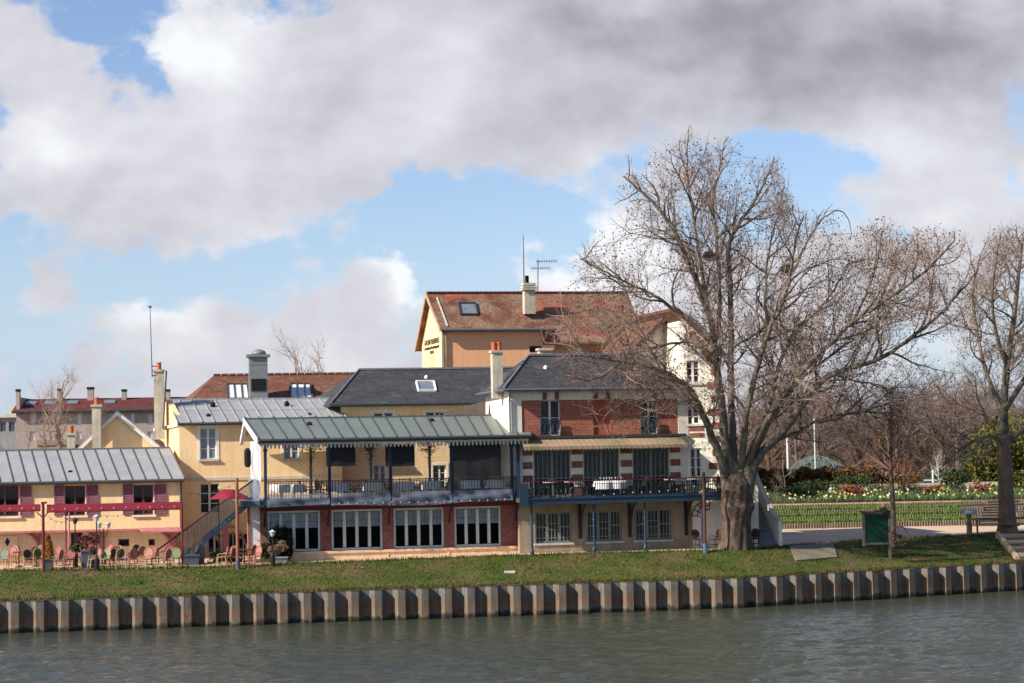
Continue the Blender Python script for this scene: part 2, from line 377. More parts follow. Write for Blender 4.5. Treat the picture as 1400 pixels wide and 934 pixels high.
def rect(F, x0, x1, y0, y1, d=0):
    """opening on the plane at depth d seen between these outline points"""
    xm = (x0+x1)/2; u0 = F.u(x0, d, (y0+y1)/2); u1 = F.u(x1, d, (y0+y1)/2)
    return (u0, u1, F.z(xm, y1, d), F.z(xm, y0, d))
def seams(mb, e0, e1, r0, r1, n, w=.05, h=.06, cross=None):
    up = (e1-e0).cross(r0-e0).normalized(); up = up if up.z > 0 else -up
    for i in range(n+1):
        t = i/n; p = e0.lerp(e1, t); q = r0.lerp(r1, t); mb.bar(p+up*.02, q+up*.02, w, h, up)
    if cross:
        for c in cross: mb.bar(e0.lerp(r0, c)+up*.005, e1.lerp(r1, c)+up*.005, .03, .03, up)
def vent_hood(root, p, mat='dark', s=.16):
    mb = MB(); mb.lathe(p, [(s, -.12), (s*.95, .06), (s*.6, .14), (.02, .17)], 10); mb.build('roof_vent', M[mat], root)
def chimney(name, label, F, x0, x1, y0, y1, d, depth, pots, group=None, cap='chimney', mat='chimney', potmat='terracotta', poth=.38, taper=0):
    u0, u1 = F.u(x0, d, y1), F.u(x1, d, y1); z0, z1 = F.z((x0+x1)/2, y1, d), F.z((x0+x1)/2, y0, d)
    t = thing(name, label, 'chimney', F.P((u0+u1)/2, d+depth/2, z0), group)
    mb = MB(); mb.box(F, u0, u1, d, d+depth, z0-.5, z1-.12); mb.build('stack', M[mat], t)
    mb = MB(); mb.box(F, u0-.07, u1+.07, d-.07, d+depth+.07, z1-.12, z1); mb.build('cap', M[cap], t)
    for k in range(pots):
        u = u0+(u1-u0)*(k+.5)/pots; mb = MB(); mb.lathe(F.P(u, d+depth/2, z1), [(.13, 0), (.12, poth*.8), (.14, poth*.82), (.13, poth)], 10); mb.build('pot', M[potmat], t)
    return t
def foliage(mb, c, rad, n, size, rnd, lobes=6, droop=0):
    c = V3(c); L = [(V3((rnd.uniform(-.6, .6)*rad[0], rnd.uniform(-.6, .6)*rad[1], rnd.uniform(-.55, .6)*rad[2])), rnd.uniform(.35, .65)) for _ in range(lobes)]
    for i in range(n):
        o, k = rnd.choice(L)
        v = V3((rnd.gauss(0, 1), rnd.gauss(0, 1), rnd.gauss(0, 1))).normalized()*rnd.random()**.4
        p = c+o+V3((v.x*rad[0]*k, v.y*rad[1]*k, v.z*rad[2]*k))
        a = V3((rnd.gauss(0, 1), rnd.gauss(0, 1), rnd.gauss(0, 1)-droop*3)).normalized(); b = a.cross(V3((rnd.gauss(0, 1), rnd.gauss(0, 1), rnd.gauss(0, 1)))).normalized()
        s = size*rnd.uniform(.5, 1.3)
        mb.add([p-a*s, p+b*s*.45, p+a*s, p-b*s*.45], [(0, 1, 2, 3)])
# ================================================================== SETTING
SUN_AZ, SUN_EL = R(60), R(34)      # sun stands left of and behind the camera
def bend(u): return .27*max(0, u-10.5)     # the quay line turns away from the river's edge beyond the great tree
class Quay(Fr):
    def P(s, u, d, z): return s.o + s.U*u + s.D*(d+bend(u)) + V3((0, 0, z))
Q = Quay(700, 94, 11.1)
def zp(u): return 2.2+.2*max(0, min(1, (u+20)/20))
EDGE = []
for px, py in ((-120, 780), (0, 779), (250, 775.5), (400, 770.5), (560, 764), (700, 759), (800, 756), (945, 752.5), (1010, 751), (1080, 746), (1190, 738), (1290, 733), (1360, 729), (1400, 728), (1500, 725)):
    z = 2.35
    for _ in range(3):
        p = atz(px, py, z)-Q.o; u = p.dot(Q.U); d = p.dot(Q.D)-bend(u); z = zp(u)
    EDGE.append((u, d))
def edge_d(u):
    if u <= EDGE[0][0]: return EDGE[0][1]
    for (a, b), (c, e) in zip(EDGE, EDGE[1:]):
        if u <= c: return b+(e-b)*(u-a)/(c-a)
    return EDGE[-1][1]
ZQ = 1.41
def bank_z(u, t):
    s = t*t*(3-2*t)*.5+t*.5
    return ZQ-.03+(zp(u)-ZQ+.03)*s + .05*sin(u*.9+3*t)*sin(pi*t)+.03*sin(u*2.3+1+5*t)*sin(pi*t)
def ground_z(p):
    q = V3((p[0], p[1], 0))-Q.o; u = q.dot(Q.U); d = q.dot(Q.D)-bend(u); e = edge_d(u)
    if d >= e: return zp(u)
    return bank_z(u, max(0, d/e))
US = [-75+i*.8 for i in range(int(155/.8)+1)]
mb = MB(); nt_ = 15
for u in US:
    e = edge_d(u)
    for j in range(nt_+1):
        t = j/nt_; mb.v.append(tuple(Q.P(u, .12+(e-.12)*t, bank_z(u, t))))
for i in range(len(US)-1):
    for j in range(nt_): a = i*(nt_+1)+j; mb.f.append((a, a+nt_+1, a+nt_+2, a+1)); mb.m.append(0)
tag(mb.build('grass_bank', M['grass'], smooth=True), None, None, kind='structure')
mb = MB()
for i, u in enumerate(US):
    for dd in (0, 12, 30, 60): mb.v.append(tuple(Q.P(u, edge_d(u)+dd, zp(u))))
for i in range(len(US)-1):
    for j in range(3): a = i*4+j; mb.f.append((a, a+4, a+5, a+1)); mb.m.append(0)
tag(mb.build('terrace_ground', M['gravel']), None, None, kind='structure')
mb = MB(); mb.poly([(-900, 118, 2.05), (900, 118, 2.05), (1500, 2500, 2.05), (-1500, 2500, 2.05)])
tag(mb.build('ground', M['soil']), None, None, kind='structure')
from mathutils import noise as mn
mb = MB(); X0, X1, Y0, Y1 = -34, 40, 62, 110; nx, ny = 420, 430
for j in range(ny+1):
    for i in range(nx+1):
        x = X0+(X1-X0)*i/nx; y = Y0+(Y1-Y0)*j/ny
        e = min(1, min(x-X0, X1-x, y-Y0, Y1-y)/3); g = max(.25, 1.0+1.7*mn.noise((x*.06, y*.09, 3.3)))
        z = .06*mn.noise((x*.55, y*1.1, 0))+.05*mn.noise((x*.9+9, y*2.0+x*.3, 4))+.03*mn.noise((x*.25-y*.3, y*.5, 9))+.034*mn.noise((x*1.9, y*3.0, 7))+.014*mn.noise((x*4.2, y*6.1, 2))
        dq = -(V3((x, y, 0))-Q.o).dot(Q.D); g2 = .22+.78*max(0, min(1, (dq-1)/9)); mb.v.append((x, y, z*e*g*g2))
for j in range(ny):
    for i in range(nx): a = j*(nx+1)+i; mb.f.append((a, a+1, a+nx+2, a+nx+1)); mb.m.append(0)
for a, b, c, d in ((-600, X0, -150, 220), (X1, 600, -150, 220), (X0, X1, -150, Y0), (X0, X1, Y1, 124)): mb.poly([(a, c, 0), (b, c, 0), (b, d, 0), (a, d, 0)])
tag(mb.build('river', M['water'], smooth=True, uv=False), None, None, kind='structure')
# quay: corrugated sheet piling with a cap rail
mb = MB(); S = 1.059; u0 = Q.u(9, 0, 840)-60*S; prof = []
for i in range(150):
    a = u0+i*S; prof += [(a, .0), (a+.2, -.36), (a+.53, -.36), (a+.68, .0)]
for (a, b), (c, e) in zip(prof, prof[1:]):
    mb.poly([Q.P(a, b, -1), Q.P(c, e, -1), Q.P(c, e, ZQ-.04), Q.P(a, b, ZQ-.04)])
ua, ub = prof[0][0], prof[-1][0]
qt = thing('quay_wall', 'rust stained steel sheet pile wall rising from the river below the grass', 'quay wall', Q.P(0, 0, 0))
mb.build('sheet_piling', M['quay'], qt)
mb = MB(); mb.box(Q, ua, ub, -.06, .16, ZQ-.06, ZQ+.02); mb.build('cap_rail', M['iron_rust'], qt)
mb = MB()
for (a, b), (c, e) in zip(prof, prof[1:]): mb.add([Q.P(a, b, ZQ-.075), Q.P(c, e, ZQ-.075), Q.P(c, .16, ZQ-.075), Q.P(a, .16, ZQ-.075), Q.P(a, b, ZQ-.035), Q.P(c, e, ZQ-.035), Q.P(c, .16, ZQ-.035), Q.P(a, .16, ZQ-.035)], [(0, 1, 5, 4), (4, 5, 6, 7), (0, 3, 2, 1)])
mb.build('top_plate', M['iron_rust'], qt)
mb = MB(); mb.box(Q, ua, ub, .05, .5, -1.2, ZQ-.08); tag(mb.build('backfill', M['soil'], qt), None, None)
# grass blades and dead leaves (nobody could count them)
rg = random.Random(5); mb = MB()
for i in range(52000):
    u = rg.uniform(-34, 34); e = edge_d(u); t = rg.random()**.9
    if rg.random() < .25: t = rg.choice((rg.uniform(0, .06), rg.uniform(.9, 1.0)))
    p = Q.P(u, .12+(e-.12)*t, bank_z(u, t)-.01); h = rg.uniform(.04, .13)*(1.5 if t > .93 or t < .05 else 1); w = rg.uniform(.012, .03)
    a = rg.uniform(0, pi); dx = V3((cos(a), sin(a), 0))*w; ln = V3((rg.uniform(-.05, .05), rg.uniform(-.05, .05), h))
    mb.add([p-dx, p+dx, p+ln], [(0, 1, 2)])
tag(mb.build('grass', M['grass'], uv=False), 'short rough grass growing on the river bank', 'grass', kind='stuff')
mb = MB()
for i in range(2600):
    u = rg.uniform(-34, 34); e = edge_d(u); t = rg.betavariate(2.2, 1.5); p = Q.P(u, .12+(e-.12)*t, bank_z(u, t)+.03); a = rg.uniform(0, 6.28); s = rg.uniform(.02, .055)
    x = V3((cos(a), sin(a), rg.uniform(-.4, .6)))*s; y = V3((-sin(a), cos(a), rg.uniform(-.4, .8)))*s; mb.add([p-x, p-y*.6, p+x, p+y*.6], [(0, 1, 2, 3)])
tag(mb.build('fallen_leaves', M['drybrown'], uv=False), 'dead leaves scattered over the grass bank', 'leaves', kind='stuff')
# ================================================================== LEFT HOUSE WITH PLUM SHUTTERS
F = Fr(247, 104, 5, 18.5); zg = 2.15
H = thing('shuttered_house', 'low yellow house with plum shutters under a grey zinc roof', 'house', F.P(-5, 2, zg))
ul = F.u(-110); ze = F.z(125, 658); zl = F.z(125, 724)
wins = [(rect(F, -12, 26, 664, 706)), rect(F, 89, 117, 664, 705), rect(F, 183, 210, 663, 704)]
mb = MB(); mb.wall(F, ul, -.08, zl, ze, 0, .25, wins); zq = F.z(125, 614.5, 4.3); mb.slab([F.P(-.33, .25, zl), F.P(-.33, 6.9, zl), F.P(-.33, 6.9, zq-.9), F.P(-.33, 4.3, zq-.12), F.P(-.33, .25, ze+.02)], .25, F.U); mb.box(F, ul, -.33, 6.8, 7, zg, zq-1)
mb.build('upper_wall', M['yellow'], H)
lows = [rect(F, 97, 113, 728, 754, 1.1), rect(F, 162, 177, 737, 747, 1.1), rect(F, 203, 212, 737, 746, 1.1)]
mb = MB(); mb.wall(F, ul, -.2, zg-.3, zl, 1.1, .25, lows); mb.build('lower_wall', M['yellow_low'], H)
mb = MB(); mb.box(F, ul, -.1, .05, 1.1, zl-.02, zl+.04); mb.box(F, ul, -.08, -.02, .12, zl-.1, zl+.0); mb.build('overhang_beam', M['pinkwood'], H)
for i, w in enumerate(wins): window(F, H, w, 0, 2, 1, 'winframe_plum', sill='yellow_low')
window(F, H, lows[0], 1.1, 2, 2, 'winframe_plum', recess=.08)
for w in lows[1:]: window(F, H, w, 1.1, 1, 1, 'winframe_plum', recess=.08)
for x0, x1, y0, y1 in ((27, 43, 664, 706), (74, 88, 663.5, 705), (118, 134, 663, 705), (168, 182, 662, 704), (211, 227, 662, 704)):
    a, b, c, e = rect(F, x0, x1, y0, y1, -.05); sh = MB()
    poly_edge(F, -.07, (a, b, c, e), .07, .05, sh); sh.box(F, a+.07, b-.07, -.07, -.02, (c+e)/2-.12, (c+e)/2-.04); sh.box(F, a+.06, b-.06, -.045, -.02, c+.06, e-.06)
    n = 16
    for k in range(n):
        z = c+.09+(e-c-.18)*k/n; sh.poly([F.P(a+.07, -.062, z), F.P(b-.07, -.062, z), F.P(b-.07, -.048, z+.05), F.P(a+.07, -.048, z+.05)])
    sh.build('shutter', M['shutter'], H)
# door with a diamond light
a, b, c, e = rect(F, -4, 24, 733, 772, 1.05); mb = MB(); mb.box(F, a, b, 1.04, 1.1, zg, e); dr = mb.build('door', M['yellow_low'], H)
cu, cz = F.hit(10, 741, 1.03); mb = MB(); mb.slab([F.P(cu, 1.02, cz-.22), F.P(cu+.13, 1.02, cz), F.P(cu, 1.02, cz+.22), F.P(cu-.13, 1.02, cz)], .01, F.D); mb.build('diamond_light', M['glass_dark'], dr)
# pink curved brackets
for px in (58, 141, 238):
    u = F.u(px, .5, 740); mb = MB(); arc = [F.P(u-(.05+1.0*(1-cos(t))), 1.0-.9*sin(t)*.0, zl-1.15+1.1*sin(t)) for t in [i*pi/2/7 for i in range(8)]]
    mb.tube(arc, .085, 6); mb.box(F, u-.1, u+.12, .9, 1.09, zl-1.25, zl-.05); mb.build('bracket', M['pinkwood'], H)
mb = MB(); a, b = F.u(193, -.6, 727), F.u(248, -.6, 727); mb.slab([F.P(a, -.9, zl-.12), F.P(b, -.9, zl-.12), F.P(b, .05, zl+.04), F.P(a, .05, zl+.04)], .06); mb.build('porch_slab', M['pinkwood'], H)
# zinc roof
D1 = 4.3; zr = F.z(125, 614.5, D1); e0 = F.P(ul, -.35, ze+.05); e1 = F.P(.12, -.35, ze+.05); r0 = F.P(ul, D1, zr); r1 = F.P(.12, D1, zr)
mb = MB(); mb.slab([e0, e1, r1, r0], .07); rf = mb.build('roof', M['zinc'], H)
mb = MB(); mb.slab([r0+V3((0, 0, -.01)), r1+V3((0, 0, -.01)), F.P(.12, 8, zr-1.2), F.P(ul, 8, zr-1.2)], .07); mb.build('roof', M['zinc'], H)
n = 20; mb = MB(); seams(mb, e0, e1, r0, r1, n); mb.bar(r0+V3((0, 0, .03)), r1+V3((0, 0, .03)), .14, .08); mb.build('seam', M['zinc_dark'], rf)
mb = MB(); mb.tube([e0+V3((0, -.05, -.09)), e1+V3((0, -.05, -.09))], .08, 8); mb.build('gutter', M['gutter'], H)
mb = MB(); mb.box(F, ul, -.08, -.3, 0, ze-.08, ze-.02); mb.build('soffit', M['stone'], H)
p = F.P(*[F.hit(96, 646, 1.0)[0], 1.0, F.hit(96, 646, 1.0)[1]]); vent_hood(H, p+V3((0, 0, -.05)))
mb = MB(); mb.tube([F.P(-.02, -.2, ze-.05), F.P(-.02, -.1, ze-.3), F.P(-.02, -.1, zg)], .05, 8); mb.build('downpipe', M['gutter'], H)
# gable behind
G = Fr(160, 110, 8, 10); A = G.hit(160, 563); B0 = G.hit(104, 617); C0 = G.hit(222, 612)
Hg = thing('gabled_annex', 'yellow triangular gable with white bargeboards behind the zinc roof', 'house', G.P(0, 2, zg))
zb = (B0[1]+C0[1])/2
mb = MB(); pts = [G.P(B0[0]+.2, 0, zg), G.P(C0[0]-.2, 0, zg), G.P(C0[0]-.2, 0, zb), G.P(A[0], 0, A[1]-.1), G.P(B0[0]+.2, 0, zb)]; mb.slab(pts, .25, G.D); mb.build('wall', M['yellow'], Hg)
for q in ((B0[0]-.1), (C0[0]+.1)):
    mb = MB(); s_ = V3((0, 0, .1)); e_ = G.P(q, -.25, zb-.12); t_ = G.P(A[0], -.25, A[1]); mb.slab([e_+s_, t_+s_, t_+s_+G.D*6, e_+s_+G.D*6], .08); mb.build('roof', M['zinc'], Hg)
    mb = MB(); mb.slab([e_+V3((0, 0, .06)), t_+V3((0, 0, .06)), t_-V3((0, 0, .22)), e_-V3((0, 0, .22))], .05, G.D); mb.build('bargeboard', M['white'], Hg)
G2 = Fr(131, 109, 8)
chimney('chimney', 'narrow cream chimney with one pot left of the triangular gable', G2, 126, 138, 553, 600, 0, .45, 1)
chimney('chimney', 'shortest cream chimney with one pot, standing behind the left zinc roof', G2, 91.5, 102.5, 592, 616, -1, .42, 1)
# ================================================================== TWO STOREY YELLOW HOUSE
F2 = Fr(245, 107, 10, 15); F = F2
H = thing('yellow_house', 'two storey yellow house with white windows under a pale zinc roof', 'house', F.P(4, 3, 2.2))
ue = F.u(468); ze = F.z(300, 578); D2 = 4.3; zr = F.z(340, 545.5, D2)
wins = [rect(F, 273.5, 296, 585, 628), rect(F, 273.5, 300, 661, 702), rect(F, 388, 409, 606, 628), rect(F, 284, 303, 729, 757), rect(F, 312, 340, 729, 757)]
mb = MB(); mb.wall(F, 0, ue, 2.1, ze, 0, .3, wins); mb.build('wall', M['yellow'], H)
# side wall towards the left
BL = at(212, 600, 113.5); FL = F.P(0, .01, 0); RL = FL.lerp(BL, .5)
zbk = atz_ = at(212, 590, 113.5).z; zrd = at(229, 547, 110.2).z
pl = [(FL.x, FL.y, 2.1), (FL.x, FL.y, ze), (RL.x, RL.y, zrd), (BL.x, BL.y, zbk), (BL.x, BL.y, 2.1)]
mb = MB(); mb.slab([V3(p) for p in pl], .3, F.U); mb.build('side_wall', M['yellow'], H)
mb = MB(); mb.bar(V3(pl[1])+V3((-.03, -.03, -.08)), V3((BL.x-.03, BL.y, zbk+.1)), .12, .16); mb.build('side_trim', M['cream'], H)
window(F, H, wins[0], 0, 2, 3, 'white', 'glass_grey', sill='stone', surround='cream', recess=.1)
window(F, H, wins[1], 0, 2, 3, 'white', 'glass_dark', recess=.1)
window(F, H, wins[2], 0, 2, 2, 'white', 'glass_grey', sill='stone', surround='cream', recess=.1)
window(F, H, wins[3], 0, 2, 1, 'white', recess=.1); window(F, H, wins[4], 0, 4, 1, 'white', recess=.1)
zb = F.z(300, 655.5); mb = MB(); mb.box(F, -.02, ue, -.06, .0, zb-.05, zb+.1); mb.build('string_course', M['stone'], H)
mb = MB(); mb.box(F, 0, ue, -.04, .0, ze-.12, ze); mb.build('cornice', M['cream'], H)
e0 = F.P(-.1, -.35, ze+.03); e1 = F.P(ue+.3, -.35, ze+.03); r0 = V3((RL.x-.05, RL.y, zrd+.06)); r1 = F.P(F.u(452, D2+.0, 546), D2, 0); r1.z = F.z(452, 545, D2)
r0 = F.P(F.u(229, D2, 547), D2, F.z(229, 547, D2))
mb = MB(); mb.slab([e0, e1, r1, r0], .07); rf = mb.build('roof', M['zinc'], H)
mb = MB(); mb.slab([r0, r1, r1+F.D*5-V3((0, 0, 1.4)), r0+F.D*5-V3((0, 0, 1.4))], .07); mb.build('roof', M['zinc'], H)
mb = MB(); seams(mb, e0, e1, r0, r1, 14, cross=(.5,)); mb.bar(r0+V3((0, 0, .03)), r1+V3((0, 0, .03)), .14, .08); mb.build('seam', M['zinc'], rf)
mb = MB(); mb.tube([e0+V3((0, -.05, -.08)), e1+V3((0, -.05, -.08))], .08, 8); mb.build('gutter', M['gutter'], H)
for px, py, d in ((291, 553, 2.8), (285, 569, .9), (392, 552, 2.8), (423, 568, .9)):
    u, z = F.hit(px, py, d); vent_hood(H, F.P(u, d, z-.02), s=.14)
# pink timber post and beam under the stair
mb = MB(); u = F.u(308, -1.2, 740); z1 = F.z(308, 722, -1.2); mb.box(F, u-.12, u+.12, -1.3, -1.06, 2.1, z1); mb.bar(F.P(u-.1, -1.18, z1-.9), F.P(u-.75, -1.18, z1-.1), .16, .16); mb.box(F, u-.5, u+.4, -1.32, -1.04, z1, z1+.14); mb.build('porch_post', M['pinkwood'], H)
# tall chimney on the party wall
G = Fr(218, 109.5, 9)
tc = chimney('chimney', 'tall weathered chimney with leaning pipe and terracotta pot beside the mast', G, 211, 225, 505, 588, 0, .55, 1)
mb = MB(); u0, z0 = G.hit(227.5, 507, -.1); u1, z1 = G.hit(223, 587, -.1); mb.tube([G.P(u0, -.1, z0), G.P(u1, -.1, z1)], .045, 6); mb.build('pipe', M['gutter'], tc)
mb = MB(); a = at(205, 418, 109); b = at(208, 516, 109); mb.tube([b, a], [.035, .02], 6); m0 = MB(); m0.box(G, G.u(206, -.3, 418)-.12, G.u(206, -.3, 418)+.05, -.4, -.3, a.z-.12, a.z)
ms = thing('radio_mast', 'tall thin antenna mast clamped to the tall chimney', 'antenna', b); mb.build('mast', M['greypole'], ms); m0.build('aerial', M['greypole'], ms)
mb = MB(); mb.tube([b+V3((0, 0, .1)), b+V3((.18, .3, .1))], .03, 5); mb.tube([b+V3((0, 0, .6)), b+V3((.18, .3, .6))], .03, 5); mb.build('bracket', M['greypole'], ms)
# ================================================================== SLATE ROOFED HOUSE
F3 = Fr(468, 109.5, 10, 14); F = F3
H = thing('slate_roofed_house', 'yellow house with a dark slate hip roof behind the veranda', 'house', F.P(4, 4, 2.2))
ue = F.u(735); ze = F.z(560, 551); D3 = 5
w0 = [rect(F, 511, 538, 564, 600), rect(F, 582, 608, 563, 600), rect(F, 511, 528, 636, 668), rect(F, 592, 610, 636, 668), rect(F, 583, 606, 590, 612)]
w0 = [w0[0], w0[1], w0[2], w0[3]]
mb = MB(); mb.wall(F, 0, ue, 2.1, ze, 0, .3, w0); mb.wall(Fr(468, 109.5, 10+90, 14+90), -.01, 9, 2.1, ze, 0, .01); mb.build('wall', M['yellow'], H)
for w in w0: window(F, H, w, 0, 2, 3, 'white', 'glass_dark', surround='cream', recess=.1)
zrd = F.z(600, 504.5, D3)
E0 = F.P(F.u(453, -.5, 552), -.5, ze+.03); E1 = F.P(ue+1, -.5, ze+.03); R0 = F.P(F.u(491, D3, 505), D3, zrd); R1 = F.P(ue+1, D3, zrd); E2 = E0+F.D*11; E3 = E1+F.D*11
mb = MB(); mb.slab([E0, E1, R1, R0], .1); mb.slab([E0, R0, E2], .1); mb.slab([E2, R0, R1, E3], .1); rf = mb.build('roof', M['slate'], H)
mb = MB(); mb.bar(R0+V3((0, 0, .04)), R1+V3((0, 0, .04)), .3, .1); mb.tube([E0+V3((0, 0, .05)), R0+V3((0, 0, .04))], .05, 6); mb.build('ridge_cap', M['slate_cap'], rf)
mb = MB(); mb.tube([E0+V3((0, -.05, -.1)), E1+V3((0, -.05, -.1))], .09, 8); mb.tube([E0+V3((0, -.05, -.1)), E2+V3((-.05, 0, -.1))], .09, 8); mb.build('gutter', M['gutter'], H)
mb = MB(); mb.box(F, -.02, ue, -.4, 0, ze-.2, ze-.06); mb.build('soffit', M['stone'], H)
def skylight(root, F, x0, x1, y0, y1, d0, d1, fm='white', name='roof_window', gm='glass_grey', lift=.06, skew=True):
    pts = [F.P(*(lambda h, d: (h[0], d, h[1]))(F.hit(x, y, d), d)) for x, y, d in ((x0+(2 if skew else 0), y1, d0), (x1, y1, d0), (x1-3, y0, d1), (x0-1, y0, d1))]
    nrm = (pts[1]-pts[0]).cross(pts[3]-pts[0]).normalized(); nrm = nrm if nrm.z > 0 else -nrm
    mb = MB(); q = [p+nrm*lift for p in pts]
    for i in range(4): mb.bar(q[i], q[(i+1) % 4], .1, .12, nrm)
    o = mb.build(name, M[fm], root); g = MB(); g.poly([p+nrm*.045*(lift/.06) for p in pts]); g.build('pane', M[gm], o); return o
def slope_d(F, px, py, z0, z1, d0, d1):
    """depth d on a roof plane (z0 at d0, z1 at d1) seen at a point of the outline sheet"""
    lo, hi = d0, d1
    for _ in range(30):
        m = (lo+hi)/2; z = z0+(z1-z0)*(m-d0)/(d1-d0)
        if F.z(px, py, m) > z: lo = m
        else: hi = m
    return (lo+hi)/2
sd = lambda px, py: slope_d(F3, px, py, ze, zrd, -.5, D3)
skylight(H, F, 570, 596, 523, 536, sd(583, 536), sd(583, 523))
d = sd(583, 517); u, z = F.hit(583, 517, d); vent_hood(H, F.P(u, d, z), 'white', .12)
mb = MB(); a = at(603, 565, 108.3); b = at(664, 548, 108.0); c = at(664, 571, 107.6); mb.slab([a, b, c], .25, F3.D); mb.build('dark_eave', M['timber_dark'], H)
# ================================================================== VERANDA RESTAURANT
Fv = Fr(550, 100, 11.3, 11.8); F = Fv
H = thing('veranda_restaurant', 'long two storey veranda with green zinc roof, plastic sheeting and brick piers', 'restaurant', F.P(-1, 2, 2.25))
xl, xr = F.u(360, 0, 650), F.u(709, 0, 640)
zf = F.z(535, 681); zrail = F.z(535, 655); zev = F.z(535, 597.5, -.4); zgr = 2.0
dW = 1.0
# lower wall: plinth, brick piers, windows
wr = [rect(F, 366, 438, 700, 753, dW), rect(F, 453.5, 523, 697, 752.5, dW), rect(F, 538.5, 607, 694, 750, dW), rect(F, 621.5, 685, 691, 746.5, dW)]
z0 = sum(w[2] for w in wr)/4; z1 = sum(w[3] for w in wr)/4; wr = [(w[0], w[1], z0, z1) for w in wr]
mb = MB(); mb.box(F, xl-.1, xr+.1, dW-.05, dW+.3, zgr, z0-.02); mb.box(F, xl-.1, xr+.1, dW-.12, dW, z0-.14, z0-.02)
for w in wr[1:]: mb.box(F, w[0]-.35, w[0]-.3, dW-.09, dW-.05, zgr, z0-.14)
mb.build('plinth', M['plinth'], H)
edges = [xl-.1]+[x for w in wr for x in (w[0], w[1])]+[xr+.1]
for i in range(0, len(edges), 2):
    if i == 0 and edges[1]-edges[0] < .1: continue
    mb = MB(); mb.box(F, edges[i]+.01, edges[i+1]-.01, dW, dW+.35, z0-.02, z1+.02); mb.build('brick_pier', M['brick_dark'], H)
mb = MB(); mb.box(F, xl-.1, xr+.1, dW-.02, dW+.33, z1+.02, zf-.3); mb.build('lintel_beam', M['dark_red'], H)
for w in wr:
    a, b, c, e = w; mb = MB(); dd = dW+.08; poly_edge(F, dd, w, .1, .1, mb)
    for k in (1, 2, 3):
        u = a+.02+(b-a-.04)*k/4; mb.box(F, u-.075, u+.075, dd+.005, dd+.08, c+.13, e-.13)
    o = mb.build('window', M['frame_grey'], H)
    g = MB(); g.poly([F.P(a+.1, dd+.06, c+.1), F.P(b-.1, dd+.06, c+.1), F.P(b-.1, dd+.06, e-.1), F.P(a+.1, dd+.06, e-.1)]); g.build('pane', M['glass_clear'], o)
    g = MB(); m_ = 60
    top, bot = e-.12, c+(e-c)*.57
    for k in range(m_):
        ua_, ub_ = a+.1+(b-a-.2)*k/m_, a+.1+(b-a-.2)*(k+1)/m_; da = dd+.12+.035*sin(k*1.7)+.02*sin(k*.9); db = dd+.12+.035*sin((k+1)*1.7)+.02*sin((k+1)*.9)
        g.poly([F.P(ua_, da, bot), F.P(ub_, db, bot), F.P(ub_, db, top), F.P(ua_, da, top)])
    g.build('curtain', M['curtain'], o)
    g = MB(); zz = bot+.3; g.box(F, a+.1, b-.1, dd+.1, dd+.11, zz, zz+.02); g.build('curtain_rod', M['gutter'], o)
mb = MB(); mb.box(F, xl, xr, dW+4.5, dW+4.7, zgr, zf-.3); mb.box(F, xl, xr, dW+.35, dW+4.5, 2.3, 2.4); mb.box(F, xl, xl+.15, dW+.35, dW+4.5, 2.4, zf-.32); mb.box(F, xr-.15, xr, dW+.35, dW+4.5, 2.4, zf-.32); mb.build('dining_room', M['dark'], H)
# deck
mb = MB(); mb.box(F, xl-.15, xr+.1, -.02, 8.3, zf-.28, zf); mb.build('deck', M['concrete'], H)
mb = MB(); mb.box(F, xl-.2, xr+.12, -.1, -.02, zf-.24, zf+.03); mb.build('deck_beam', M['bluedark'], H)
colpx = [363, 450.5, 534, 617.5, 700, 709]
cu = [F.u(x, 0, 640) for x in colpx]
for u in cu:
    mb = MB(); mb.box(F, u-.07, u+.07, .0, .14, zf, zev-.05); mb.box(F, u-.11, u+.11, -.04, .18, zf-.34, zf+.12); mb.box(F, u-.1, u+.1, -.03, .17, zev-.55, zev-.47)
    for s_ in (-1, 1): mb.tube([F.P(u+s_*(.07+.4*(1-cos(t))), .07, zev-.6+.45*sin(t)) for t in [i*pi/2/5 for i in range(6)]], .03, 5)
    mb.build('column', M['bluedark'], H)
    if u != cu[-2]:
        mb = MB(); mb.tube([F.P(u, dW-.05+.0, z1-.75), F.P(u, dW-.3, z1-.3), F.P(u, .0, zf-.3)], .05, 6); mb.build('bracket', M['ironrail'], H)
# railing per bay
for a, b in zip(cu[:-2]+[cu[-2]], cu[1:-1]+[cu[-1]]):
    mb = MB(); mb.box(F, a+.07, b-.07, .03, .11, zrail-.05, zrail); r_ = mb.build('handrail', M['rail_red'], H)
    mb = MB(); n = max(2, int((b-a)/.14))
    for k in range(1, n): u = a+(b-a)*k/n; mb.box(F, u-.016, u+.016, .055, .085, zf+.04, zrail-.05)
    mb.box(F, a+.07, b-.07, .05, .09, zf+.05, zf+.09); mb.box(F, a+.07, b-.07, .05, .09, zf+.8, zf+.83)
    mb.build('baluster_row', M['ironrail'], r_)
